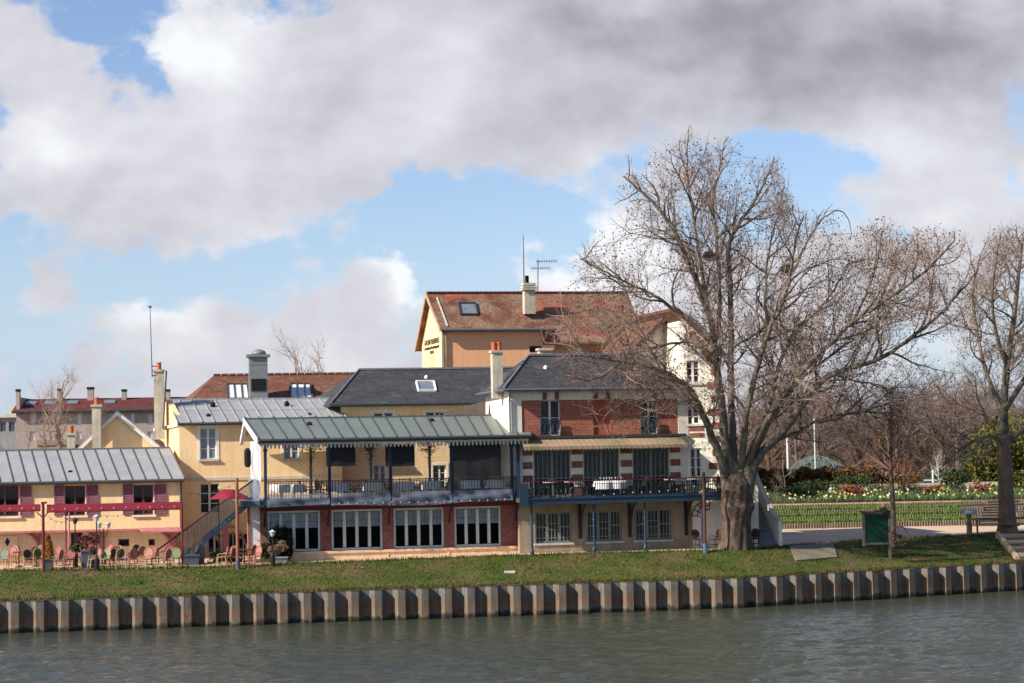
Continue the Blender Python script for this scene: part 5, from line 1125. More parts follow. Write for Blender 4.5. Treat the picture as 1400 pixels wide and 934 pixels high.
# timber steps at the right edge
a0, a1 = atz(1364, 732, 2.42), onbank(1391, 766); G = Fr(1391, a1.y, 9); T = thing('bank_steps', 'wooden steps with a timber string climbing the bank at the right edge', 'steps', a1)
mb = MB(); mb.bar(a0+V3((0, 0, .1)), a1+V3((0, 0, .1)), .2, .22); mb.build('stringer', M['timber_pale'], T)
for k in range(8):
    c = a1.lerp(a0, (k+.5)/8); mb = MB(); r2 = V3((cos(R(11)), sin(R(11)), 0)); n_ = V3((-r2.y, r2.x, 0)); w_ = (a0-a1).length/8*.62
    mb.slab([c+V3((0, 0, .12))+n_*-w_, c+r2*4+V3((0, 0, .12))+n_*-w_, c+r2*4+V3((0, 0, .12))+n_*w_, c+V3((0, 0, .12))+n_*w_], .25); mb.build('step', M['timber_pale'] if k % 2 else M['timber'], T)
# ================================================================== TERRACE FURNITURE
def chair_proto(name, frame, weave):
    t = thing(name, 'x', 'chair', (0, 0, 0)); m = M[frame]
    legs = [((-.2, -.2), (-.24, -.26)), ((.2, -.2), (.24, -.26)), ((-.18, .2), (-.22, .27)), ((.18, .2), (.22, .27))]
    for (a, b), (c, d) in legs: mb = MB(); mb.tube([(a, b, .45), (c, d, 0)], .022, 6); mb.build('leg', m, t)
    mb = MB(); mb.lathe((0, 0, .43), [(.19, 0), (.235, .01), (.235, .04), (.2, .05)], 14); mb.build('seat', M[weave], t)
    c = V3((0, .27, .71)); ex, ez = V3((1, 0, 0)), V3((0, .16, 1)).normalized(); mb = MB(); n = 20
    mb.tube([c+ex*(.215*cos(2*pi*k/n))+ez*(.235*sin(2*pi*k/n)) for k in range(n+1)], .022, 6, False)
    mb.tube([(-.18, .2, .44), (-.2, .25, .62)], .02, 6); mb.tube([(.18, .2, .44), (.2, .25, .62)], .02, 6); mb.build('back_frame', m, t)
    mb = MB(); mb.slab([c+ex*(.19*cos(2*pi*k/n))+ez*(.21*sin(2*pi*k/n)) for k in range(n)], .015, V3((0, 1, 0))); mb.build('back_panel', M[weave], t)
    mb = MB(); k_ = [(-.22, -.23, .2), (.22, -.23, .2), (.2, .24, .2), (-.2, .24, .2), (-.22, -.23, .2)]
    mb.tube(k_, .012, 4)
    for s_ in (-1, 1): mb.tube([(s_*.22, .2, .6), (s_*.26, 0, .63), (s_*.24, -.18, .58), (s_*.21, -.2, .45)], .016, 5)
    mb.build('armrest_and_stretcher', m, t); return t
protos = {}
kinds = {'pink': ('rattan_pink', 'weave_pink'), 'sage': ('rattan', 'weave_green'), 'lime': ('rattan', 'weave_lime'), 'dark': ('rattan', 'weave_dark'), 'aqua': ('rattan', 'weave_aqua'), 'rose': ('rattan', 'weave_pink')}
wd = {'pink': 'pink rattan chair with woven back', 'sage': 'cane chair with sage green oval back', 'lime': 'cane chair with bright green oval back', 'dark': 'cane chair with dark brown oval back', 'aqua': 'cane chair with pale aqua oval back', 'rose': 'cane chair with rose woven back'}
used = set()
CL = [('aqua', 3, 778, 180, 'at the left edge of the picture'), ('pink', 13, 774, 160, 'just right of the aqua backed chair'), ('dark', 38, 778, 200, 'on the left terrace before the first post'), ('pink', 46, 773, 20, 'behind the first dark backed chair'), ('lime', 54, 777, 215, 'touching the first red awning post'), ('rose', 28, 772, -40, 'behind the table left of the first post'),
      ('rose', 76, 779, 75, 'turned sideways right of the orange conifer'), ('pink', 95, 778, 185, 'facing the river right of the orange conifer'), ('rose', 102, 775, 170, 'half hidden behind the pink chair by the tall planter'), ('dark', 110, 773, -20, 'beside the tall slate planter'), ('pink', 86, 773, -30, 'under the twin red poles'),
      ('sage', 141, 778, 150, 'just right of the dark lamp post base'), ('dark', 165, 778, 190, 'in the middle group of the terrace'), ('pink', 180, 777, 30, 'with steeply tilted back in the middle group'), ('pink', 157, 773, 10, 'behind the table right of the lamp'), ('rose', 172, 772, -60, 'deep in the middle group near the wall'),
      ('dark', 205, 777, 205, 'left of the stair handrail foot'), ('rose', 190, 773, 40, 'behind the bicycle like tangle of legs'), ('rose', 224, 778, 60, 'sideways under the stair handrail'), ('sage', 239, 777, 180, 'beside the red post at the stair foot'), ('pink', 215, 773, -20, 'behind the handrail foot near the wall'),
      ('rose', 303, 775, 90, 'first of the leaning chairs right of the grey planter'), ('rose', 309, 774, 95, 'second of the leaning chairs right of the grey planter'), ('pink', 318, 774, 170, 'behind the brown pole'), ('pink', 348, 774, 140, 'with turned back beside the dark conifer'), ('rose', 341, 772, 60, 'at the small table left of the dark conifer'),
      ('dark', 21, 771, 20, 'in the back row by the diamond door'), ('sage', 60, 771, -15, 'in the back row behind the first red post'), ('pink', 147, 771, 160, 'in the back row by the double lamp'), ('dark', 183, 770, 30, 'in the back row under the small windows'), ('rose', 198, 778, 150, 'at the grass edge in the middle group'), ('pink', 231, 772, 190, 'in the back row by the stair foot'), ('rose', 128, 778, 120, 'pressed against the lamp base planter'), ('dark', 148, 777, 60, 'turned sideways right of the sage chair')]
def place(proto, used_, p, rz, label, group, tilt=0):
    o = proto if proto.name not in used_ else copy_tree(proto); used_.add(proto.name)
    o.location = p; o.rotation_euler = (tilt, 0, R(rz)); o['label'] = label; o['group'] = group; return o
for k in kinds: protos[k] = chair_proto('bistro_chair', *kinds[k])
for kd, px, py, rz, where in CL: place(protos[kd], used, atz(px, py, 2.205)+V3((0, .1, .0)), rz+180, (wd[kd]+' '+where).replace('oval back facing', 'back facing'), 'bistro chairs on the terrace')
M['paint_top'] = plain('dark_table_top', (72, 70, 68), .4, .1, 2)
tb = thing('bistro_table', 'x', 'table', (0, 0, 0)); mb = MB(); mb.lathe((0, 0, .72), [(.34, 0), (.36, .01), (.36, .03), (.34, .035)], 18); mb.build('table_top', M['paint_top'], tb); mb = MB(); mb.lathe((0, 0, 0), [(.2, 0), (.2, .03), (.03, .06), (.025, .72)], 10); mb.build('pedestal', M['ironrail'], tb)
ut = set()
for px, py, lab in ((24, 776, 'round dark terrace table between the aqua and dark chairs'), (48, 775, 'round dark terrace table left of the first red post'), (104, 776, 'round dark terrace table beside the tall planter'), (153, 776, 'round dark terrace table right of the dark lamp post'), (188, 775, 'round dark terrace table in the middle chair group'), (228, 775, 'round dark terrace table by the foot of the stair'), (333, 773, 'round dark terrace table right of the brown pole')):
    place(tb, ut, atz(px, py, 2.205)+V3((0, .3, 0)), 0, lab, 'round terrace tables')
# brown wicker chairs near the great tree
wk = chair_proto('wicker_chair', 'wicker_brown', 'wicker_brown'); uw = set()
for px, py, rz, lab in ((954, 750.5, 20, 'dark wicker chair left of the rusty pole'), (977, 750, -60, 'dark wicker chair between rusty pole and great trunk'), (1023, 749, 10, 'dark wicker chair touching the right side of the great trunk'), (1032, 749, -15, 'dark wicker chair one place right of the trunk')):
    place(wk, uw, atz(px, py, 2.41), rz, lab, 'wicker chairs by the great tree')
# red awnings on posts
def awn(x0, x1, y0, y1, Y, label):
    G = Fr(x0, Y, 7); a, b = G.u(x0, 0, y0), G.u(x1, 0, y0); z0, z1 = G.z((x0+x1)/2, y1), G.z((x0+x1)/2, y0); t = thing('folded_awning', label, 'awning', G.P((a+b)/2, 0, z0), 'folded red awnings')
    mb = MB(); mb.slab([G.P(a, -.12, z0), G.P(a, .0, z1), G.P(a, .16, z1-.02), G.P(a, .14, z0)], b-a, G.U); mb.build('canvas_box', M['awning_red'], t)
    mb = MB(); mb.tube([G.P(a, -.13, z0+.02), G.P(b, -.13, z0+.02)], .035, 6); mb.build('front_bar', M['dark_red'], t)
    n = max(3, int((b-a)/.55))
    for k in range(n): u = a+(b-a)*(k+.5)/n; mb = MB(); mb.ball(G.P(u, -.17, z0+.15), .035, 6); mb.build('bulb', M['lantern'], t)
awn(-60, 55, 690.5, 700, 97.6, 'folded crimson awning left of the first red post'); awn(64, 247, 688, 698.5, 97.8, 'long folded crimson awning between the two red posts')
def redpost(px, py, ytop, Y, label, r=.07, arms=True, mat='dark_red', name='awning_post'):
    p = at(px, py, Y); p.z = ground_z(p); top = at(px, ytop, Y).z; t = thing(name, label, 'post', p); mb = MB(); mb.tube([p, V3((p.x, p.y, top))], r, 10); mb.build('post', M[mat], t)
    if arms:
        mb = MB(); [mb.tube([V3((p.x, p.y, top-.75)), V3((p.x+s*.28, p.y-.1, top-.45))], .03, 5) for s in (-1, 1)]; mb.box(Fr(px, Y, 0), -.12, .12, -.1, .1, top-.06, top+.03); mb.build('bracket', M[mat], t)
    return t
redpost(59.5, 778, 687, 97.8, 'dark red awning post between the two crimson awnings'); redpost(249.5, 776, 690, 98.2, 'slim maroon post at the foot of the turquoise stair', .055, False, 'dark_red')
redpost(90.5, 774, 690, 101, 'left thin one of the twin dark red poles', .035, False); redpost(95, 774, 690, 101, 'right thin one of the twin dark red poles', .04, False, 'pinkwood')
# brown poles
def pole(px, yb, yt, Y, label, mat, foot, r=.085):
    p = at(px+.7, yb, Y); top = at(px-.7, yt, Y).z; z = min(p.z, 9); t = thing('tall_pole', label, 'pole', p); mb = MB(); mb.tube([p+V3((0, 0, .4)), V3((p.x, p.y, top))], [r, r*.9], 10); mb.build('pole', M[mat], t); mb = MB(); mb.tube([p-V3((0, 0, .3)), p+V3((0, 0, .45))], r*1.25, 10); mb.build('foot_sleeve', M[foot], t)
p_ = onbank(325, 778); pole(324.5, 778, 654, p_.y, 'tall light brown pole standing on the grass edge before the stair', 'brownpole', 'planter')
p_ = onbank(964, 756); pole(963.5, 756, 645, p_.y, 'rust coloured pole rising past the blue balcony near the great tree', 'iron_rust', 'bluestair')
# lamps
def lamp(px, yb, yt, label, heads, Y=None):
    p = atz(px, yb, 2.205); top = at(px, yt, p.y).z; t = thing('street_lamp', label, 'street lamp', p, 'terrace lamps'); mb = MB(); mb.lathe(p, [(.12, 0), (.12, .5), (.06, .62), (.035, .7), (.03, top-p.z-.25)], 10); mb.build('post', M['ironrail'], t)
    for dx, dz in heads:
        c = V3((p.x+dx, p.y, top+dz)); mb = MB(); mb.lathe(c, [(.05, -.24), (.08, -.2), (.13, -.05), (.13, -.02)], 10); h = mb.build('lamp_glass', M['lantern' if 'without' not in label else 'gutter'], t); mb = MB(); mb.lathe(c, [(.16, -.02), (.15, .02), (.06, .07), (.02, .1)], 10); mb.build('lamp_cap', M['lantern' if 'without' not in label else 'gutter'], h)
        if dx: mb = MB(); mb.tube([V3((p.x, p.y, top-.7)), V3((p.x+dx*.6, p.y, top-.6)), V3((c.x, c.y, c.z-.28))], .022, 5); mb.build('arm', M['ironrail'], t)
lamp(132.5, 779, 706, 'single white headed lamp on a tall dark post by the sage chair', [(0, 0)]); lamp(103, 775, 710, 'dark lamp without white glass in front of the middle window', [(0, 0)]); lamp(142, 772, 716, 'lower lamp with a pair of white lanterns', [(-.22, 0), (.22, 0)])
lamp(373, 775, 727, 'white lantern half hidden in the dark conifer by the restaurant', [(0, 0)])
# planters
def planter(name, label, px, py, w, h, mat, cat='planter', y=0):
    p = atz(px, py, 2.2); t = thing(name, label, cat, p); G = Fr(700, 100, 11); G.o = V3((p.x, p.y, 0)); z = p.z
    mb = MB(); w2, w1 = w/2, w/2*.82; pts = [G.P(a*w1, b*w1, z) for a, b in ((-1, -1), (1, -1), (1, 1), (-1, 1))]+[G.P(a*w2, b*w2, z+h) for a, b in ((-1, -1), (1, -1), (1, 1), (-1, 1))]
    mb.add(pts, [(0, 3, 2, 1), (4, 5, 6, 7), (0, 1, 5, 4), (1, 2, 6, 5), (2, 3, 7, 6), (3, 0, 4, 7)]); mb.build('pot', M[mat], t); mb = MB(); mb.box(G, -w2-.02, w2+.02, -w2-.03, -w2+.0, z+h-.06, z+h+.01); mb.build('rim', M[mat], t); return t, p
t, p = planter('potted_conifer', 'rusty orange conifer in a slate grey pot beside the first red post', 67, 778, .5, .5, 'planter', 'potted plant'); mb = MB(); rr = random.Random(41)
for i in range(2600):
    h = rr.random()**.9; a = rr.uniform(0, 6.28); r0_ = .3*(1-h)**.55*(.4+.6*rr.random()); c = p+V3((cos(a)*r0_, sin(a)*r0_, .5+h*1.1)); s = .045; v = V3((rr.gauss(0, .5), rr.gauss(0, .5), 1)).normalized(); w = v.cross(V3((rr.gauss(0, 1), rr.gauss(0, 1), 0))).normalized(); mb.add([c-v*s, c+w*s*.4, c+v*s, c-w*s*.4], [(0, 1, 2, 3)])
mb.build('foliage', M['orangeleaf'], t, uv=False)
t, p = planter('potted_shrub', 'tall slate planter with trailing red leaved shrub', 118, 777, .5, .85, 'planter', 'potted plant'); mb = MB(); foliage(mb, p+V3((0, 0, 1.15)), (.62, .4, .55), 700, .07, rr, 7); mb.build('foliage', M['redleaf'], t, uv=False); mb = MB(); foliage(mb, p+V3((-.6, .2, 1.0)), (.45, .3, .3), 400, .07, rr, 5); mb.build('trailing_leaves', M['evergreen'], t, uv=False)
t, p = planter('potted_shrub', 'small variegated shrub in a low pot left of the dark lamp base', 128, 776, .4, .4, 'planter', 'potted plant'); mb = MB(); foliage(mb, p+V3((0, 0, .65)), (.35, .3, .35), 450, .06, rr, 5); mb.build('foliage', M['weave_green'], t, uv=False)
t, p = planter('planter_box', 'tall slate planter box at the foot of the turquoise stair', 274, 773, .45, .95, 'planter'); t, p = planter('planter_box', 'low wide slate planter with bare stems beside the tall box', 261, 774, .8, .55, 'planter')
mb = MB()
for k in range(26): a = rr.uniform(-1, 1); mb.tube([p+V3((a*.2, 0, .5)), p+V3((a*.4, rr.uniform(-.2, .2), 1.1)), p+V3((a*.7, rr.uniform(-.3, .3), rr.uniform(1.3, 1.9)))], [.012, .009, .005], 3)
mb.build('bare_stems', M['drybrown'], t, uv=False)
p = atz(288, 774, 2.2); bush('low_hedge', 'low dark clipped hedge behind the grey planters', 'hedge', p+V3((.5, 1.2, 0)), (1.0, .4, .3), 1600, .06, 'evergreen', seed=51)
p = atz(377, 772, 2.2); bush('conifer_bush', 'dark conifer bush against the left end of the restaurant', 'shrub', p+V3((-.05, .35, .0)), (.85, .6, .95), 5200, .07, 'conifer', seed=52, lobes=10)
t, p = planter('potted_shrub', 'dry brown shrub in a zinc tub before the dark conifer', 382, 773, .75, .42, 'zinc', 'potted plant'); mb = MB(); foliage(mb, p+V3((0, 0, .85)), (.55, .45, .42), 2400, .05, rr, 7); mb.build('foliage', M['drybrown'], t, uv=False)
# climbing bare shrub by the stair
p = atz(343, 762, 2.2); t = thing('climbing_vine', 'leafless vine with twisted trunk climbing beside the white pier', 'vine', p); mb = MB()
for a, b, c in (((0, 0, 0), (-.5, 0, 1.3), (-1.4, .1, 2.0)), ((0, 0, 0), (-.1, 0, 1.5), (-.2, 0, 3.2)), ((-.3, 0, .9), (-.9, 0, 1.3), (-1.5, 0, 1.1)), ((-.15, 0, 1.9), (.5, 0, 2.6), (.8, .1, 2.9)), ((-.2, 0, 2.3), (-.9, 0, 2.7), (-1.2, 0, 3.3))):
    mb.tube([p+V3(a), p+V3(b), p+V3(c)], [.07, .045, .015], 5)
    for k in range(7): q_ = p+V3(b).lerp(V3(c), rr.random()); mb.tube([q_, q_+V3((rr.uniform(-.4, .4), rr.uniform(-.2, .2), rr.uniform(-.2, .5)))], [.012, .004], 3)
mb.build('stem', M['drybrown'], t, uv=False)
# small red parasol beside the stair
p = at(300, 760, 98.4); p.z = 2.2; t = thing('parasol', 'small half open crimson parasol under the stair handrail', 'parasol', p); top = at(312, 671, 98.4)
mb = MB(); q_ = [at(x, y, Y_) for x, y, Y_ in ((287, 682, 98.0), (300, 671.5, 98.5), (322, 669.5, 98.5), (341, 681, 98.6), (321, 676, 97.6), (309, 681, 97.4))]
cpt = at(312, 669, 98.3); lo = [at(286, 682.5, 97.9), at(312, 681.5, 97.3), at(340, 683, 97.9), at(342, 681, 99.2), at(312, 679, 99.8), at(290, 681, 99.2)]
for i in range(6): mb.slab([cpt+V3((-.25, 0, 0)) if i in (0, 5) else cpt+V3((.25, 0, 0)), lo[i], lo[(i+1) % 6]], .02)
mb.slab([cpt+V3((-.25, 0, 0)), lo[1], cpt+V3((.25, 0, 0))], .02); mb.slab([cpt+V3((.25, 0, 0)), lo[4], cpt+V3((-.25, 0, 0))], .02)
mb.build('canopy', M['awning_red'], t); mb = MB(); mb.tube([V3((p.x, cpt.y, 2.2)), V3((p.x, cpt.y, cpt.z-.1))], .03, 6); mb.build('pole', M['dark'], t)
# turquoise stair up to the veranda
A0, A1 = at(250, 763, 99.0), at(345, 683, 100.6); A0.z = max(A0.z, 2.25); St = thing('metal_stair', 'turquoise steel stair with maroon handrail climbing to the veranda', 'staircase', V3((A0.x, A0.y, 2.2)))
off = V3((-.1, 1.1, 0))
for q_ in (V3((0, 0, 0)), off):
    mb = MB(); mb.bar(A0+q_, A1+q_, .06, .3); mb.build('stringer', M['bluestair'], St)
ns = 15
for k in range(ns):
    c = A0.lerp(A1, (k+.5)/ns); mb = MB(); mb.slab([c+V3((-.15, 0, .08)), c+V3((.15, 0, .08)), c+V3((.15, 0, .08))+off, c+V3((-.15, 0, .08))+off], .03); mb.build('tread', M['galv'], St)
B0_, B1_ = at(214, 753, 98.9), at(345, 657.5, 100.6)
H0 = A0+V3((0, 0, 1.0)); 
mb = MB(); mb.bar(B0_, B1_, .08, .08); mb.bar(B0_+off, B1_+off, .06, .06); mb.build('handrail', M['rail_red'], St)
n = 40
for q_ in (V3(), off):
    mb = MB()
    for k in range(n):
        s = k/(n-1); lo_ = A0.lerp(A1, s)+q_; tt = (lo_.x-q_.x-B0_.x)/(B1_.x-B0_.x); hi_ = B0_.lerp(B1_, tt)+q_; mb.tube([lo_, V3((lo_.x, lo_.y, hi_.z))], .011, 4)
    mb.build('baluster_row', M['greypole'], St)
mb = MB(); mb.box(Fv, Fv.u(345, 0, 680)-.5, xl_ if False else Fv.u(361, 0, 680), -.1, 2, zf-.25, zf); mb.build('landing', M['bluestair'], St)
# ================================================================== VERANDA TABLES AND PLANTS
F = Fv
tb2 = thing('dining_table', 'x', 'table', (0, 0, 0)); mb = MB(); mb.lathe((0, 0, 0), [(.25, 0), (.25, .03), (.04, .06), (.04, .7)], 8); mb.build('pedestal', M['ironrail'], tb2)
mb = MB(); n = 28; prof_ = [(.36, .75), (.47, .745), (.49, .6), (.5, .35)]; vs = []; 
for r_, z in prof_:
    for k in range(n):
        a = 2*pi*k/n; w = 1+(.06*sin(a*7) if z < .7 else 0); vs.append((r_*w*cos(a)*1.15, r_*w*sin(a)*.8, z))
fs = [(i*n+k, i*n+(k+1) % n, (i+1)*n+(k+1) % n, (i+1)*n+k) for i in range(3) for k in range(n)]+[tuple(range(n-1, -1, -1))]
mb.add(vs, fs); mb.build('tablecloth', M['white_clean'], tb2, True); mb = MB()
for dx, dy in ((-.2, .1), (.22, -.1), (0, .15), (.1, .0)): mb.lathe((dx, dy, .75), [(.03, 0), (.006, .01), (.006, .08), (.035, .12), (.03, .17)], 8)
mb.build('glassware', M['lantern'], tb2)
ud = set(); names = ['first from the left', 'second from the left', 'third from the left', 'fourth from the left', 'fifth from the left', 'sixth from the left', 'seventh from the left', 'rightmost']
for i, x in enumerate((385, 402, 462, 509, 552, 588.5, 642, 677)):
    u = F.u(x, .75, 660); place(tb2, ud, F.P(u, .75, zf+.01), 11, 'white clothed veranda table, '+names[i]+' behind the railing', 'white clothed tables on the veranda')
dkc = chair_proto('dining_chair', 'ironrail', 'dark'); udc = set()
def chair_row(xs, Fx, d, zz, rot, txt, grp):
    for i, x in enumerate(xs): u = Fx.u(x, d, 665); place(dkc, udc, Fx.P(u, d, zz+.01), rot[i % len(rot)], txt % ordn[i], grp)
ordn = ['first', 'second', 'third', 'fourth', 'fifth', 'sixth', 'seventh', 'eighth', 'ninth', 'tenth', 'eleventh', 'twelfth', 'thirteenth', 'fourteenth', 'fifteenth', 'sixteenth']
chair_row((418, 432, 440, 478, 492, 530, 569, 606, 624, 660, 692), F, .8, zf, (90, -80, 60), 'dark dining chair on the veranda, %s from the left', 'dark chairs on the veranda')
chair_row((733, 743, 765, 773, 790, 806, 824, 838, 862, 876, 893, 908, 928, 942, 958, 974), Fb, .75, zdeck, (80, -70, 100, -100), 'dark chair on the blue balcony, %s from the left', 'dark chairs on the blue balcony')
tk = thing('balcony_table', 'x', 'table', (0, 0, 0)); mb = MB(); mb.box(Fr(700, 100, 0), 0, .01, 0, .01, 0, .01); mb = MB(); mb.lathe((0, 0, .72), [(.38, 0), (.38, .03)], 16); mb.build('table_top', M['stone'], tk); mb = MB(); mb.lathe((0, 0, 0), [(.2, 0), (.03, .05), (.03, .72)], 8); mb.build('pedestal', M['ironrail'], tk); utk = set()
for i, x in enumerate((753, 782, 850, 918, 950)): place(tk, utk, Fb.P(Fb.u(x, .8, 665), .8, zdeck+.01), 0, 'small round balcony table, %s from the left behind the blue balcony rail' % ordn[i], 'small tables on the blue balcony')
for i, x in enumerate((827, 843)): place(tb2, ud, Fb.P(Fb.u(x, .7, 665), .7, zdeck+.01), 15, 'white clothed table on the blue balcony, %s one' % ('left' if i == 0 else 'right'), 'white clothed tables on the balcony')
# posts with bare climbers inside the veranda
for i, (px, hx) in enumerate(((425, 1), (507, 1), (587.5, 1))):
    u = F.u(px, 2.6, 640); b = F.P(u, 2.6, zf); t = thing('vine_post', 'dark inner post wrapped in bare climbing vine, '+('left of the first screen', 'between the two screens', 'right of the second screen')[i], 'post', b, 'vine wrapped posts in the veranda'); mb = MB(); mb.tube([b, F.P(u, 2.6, zev+.2)], .07, 6)
    mb.build('post', M['ironrail'], t); mb = MB()
    for k in range(70):
        z = zf+1+rr.random()**.7*(zev-zf-1.2); q_ = F.P(u, 2.6, z); L = .15+.8*((z-zf-1)/(zev-zf-1))**2; mb.tube([q_, q_+V3((rr.uniform(-L, L), rr.uniform(-.4, .3), rr.uniform(-.1, .35)))], [.016, .005], 3)
    foliage(mb, F.P(u, 2.4, zev-.5), (.8, .4, .35), 220, .06, rr, 6); mb.build('vine', M['twig_dark'], t, uv=False)
mb = MB(); u = F.u(339, 3, 632); mb.lathe(F.P(u, 3.2, F.z(339, 639, 3)), [(.1, 0), (.17, .15), (.17, .8), (.08, .95)], 8); solo(mb, 'hanging_lantern', M['dark'], F.P(u, 3.2, F.z(339, 639, 3)), 'dark hanging lantern at the left end of the veranda', 'lantern')
# parasol shape and potted plant inside windows skipped; string lights
def string(label, pts, sag, n, name='string_lights'):
    t = thing(name, label, 'string lights', pts[0], 'strings of bulbs'); mb = MB(); P_ = []
    for a, b in zip(pts, pts[1:]):
        for k in range(n+1): s = k/n; q_ = a.lerp(b, s); q_.z -= sag*4*s*(1-s); P_.append(q_)
    mb.tube(P_, .008, 3); mb.build('cable', M['dark'], t, uv=False)
    for q_ in P_[1:-1]: mb = MB(); mb.lathe(q_, [(.01, 0), (.026, -.04), (.022, -.07), (.01, -.085)], 6); mb.build('bulb', M['lantern'] if 'white' in label else M['gutter'], t)
string('drooping bulb string between the first and twin red poles', [at(62, 703, 97.9), at(91, 713, 100.8)], .15, 4)
string('bulb string hung low before the left house shutters', [at(132, 705, 98), at(247, 683, 98.1)], .25, 8)
string('bulb string over the upper stair window', [at(250, 674, 98.2), at(324, 660, 98)], .2, 7)
string('white bulb string looped on the blue balcony rail', [Fb.P(0, -.06, zra-.75), Fb.P(5.2, -.06, zra-.6), Fb.P(9.8, -.06, zra-.2)], .18, 10)
string('white bulb string under the veranda skirt', [Fv.P(cu[1], -.24, zf-.12), Fv.P(cu[2], -.24, zf-.15), Fv.P(cu[3], -.24, zf-.15), Fv.P(cu[4], -.24, zf-.12)], .04, 7)
string('bulb string below the brick band of the white gabled house', [Fw.P(Fw.u(937, -.3, 604), -.3, Fw.z(937, 603, -.3)), Fw.P(Fw.u(972, -.3, 605), -.3, Fw.z(972, 602, -.3))], .15, 6)
# ================================================================== TREES
def inside(poly, x, y):
    c = False; n = len(poly)
    for i in range(n):
        x1, y1 = poly[i]; x2, y2 = poly[i-1]
        if (y1 > y) != (y2 > y) and x < (x2-x1)*(y-y1)/(y2-y1)+x1: c = not c
    return c
def topx(p):
    v = CM.transposed() @ (V3(p)-CAMP); return 700+FPX*v.x/-v.z, 467-FPX*v.y/-v.z
class Tree:
    def __init__(s, seed, ok=None): s.r = random.Random(seed); s.big = MB(); s.tw = MB(); s.sd = MB(); s.ok = ok; s.ends = []
    def seg(s, mb, pts, r0, r1, n):
        k = len(pts)-1; mb.tube(pts, [r0+(r1-r0)*i/k for i in range(k+1)], n, False)
    def walk(s, p, d, L, steps, wob, up):
        pts = [V3(p)]; d = d.normalized(); r = s.r; JIT[0] = r.triangular(-.04, .16, .02)
        for i in range(steps):
            d = (d+V3((r.gauss(0, wob), r.gauss(0, wob), r.gauss(0, wob)+up))).normalized(); q = pts[-1]+d*(L/steps)
            if s.ok and not s.ok(q): break
            pts.append(q)
        return pts
    def kids_of(s, pts, r0, r1, lev, P):
        """spawn side branches along a polyline"""
        if lev >= len(P): return
        sp, l0, l1, rad, steps, ang, up, n, start = P[lev]; r = s.r
        seglen = [(b-a).length for a, b in zip(pts, pts[1:])]; T = sum(seglen); 
        if T <= 0: return
        x = T*start+r.random()*sp; 
        while x < T:
            acc = 0
            for i, sl in enumerate(seglen):
                if acc+sl >= x: break
                acc += sl
            t = (x-acc)/sl; q = pts[i].lerp(pts[i+1], t); d = (pts[i+1]-pts[i]).normalized()
            rr_ = r0+(r1-r0)*x/T; a = r.uniform(0, 2*pi); o = d.cross(V3((r.gauss(0, 1), r.gauss(0, 1), r.gauss(0, 1)))).normalized(); th = R(r.uniform(*ang))
            dd = d*cos(th)+o*sin(th); L = r.uniform(l0, l1)*(1-.45*x/T); br = min(rad, rr_*.7)*r.uniform(.75, 1.1)
            w = s.walk(q, dd, L, steps, .17, up)
            if len(w) > 1:
                mb = s.big if lev == 0 else s.tw; s.seg(mb, w, br, br*.35, n)
                s.kids_of(w, br, br*.35, lev+1, P)
                if lev >= len(P)-2: s.ends.append(w[-1])
            x += sp*r.uniform(.6, 1.4)
        q = pts[-1]; d = (pts[-1]-pts[-2]).normalized()
        for _ in range(2):
            w = s.walk(q, d+V3((r.gauss(0, .4), r.gauss(0, .4), r.gauss(0, .4))), r.uniform(l0, l1)*.8, steps, .17, up)
            if len(w) > 1: s.seg(s.big if lev == 0 else s.tw, w, min(rad, r1), min(rad, r1)*.4, n); s.kids_of(w, min(rad, r1), min(rad, r1)*.4, lev+1, P)
    def seeds(s, n, k0, k1):
        for p in (s.r.sample(s.ends, min(n, len(s.ends)))):
            c = p+V3((s.r.uniform(-.1, .1), s.r.uniform(-.1, .1), s.r.uniform(-.16, .02))); k = s.r.uniform(k0, k1)
            s.sd.add([c+V3((k, 0, 0)), c+V3((-k*.5, k*.8, 0)), c+V3((-k*.5, -k*.8, 0)), c+V3((0, 0, k)), c+V3((0, 0, -k))], [(0, 1, 3), (1, 2, 3), (2, 0, 3), (1, 0, 4), (2, 1, 4), (0, 2, 4)])
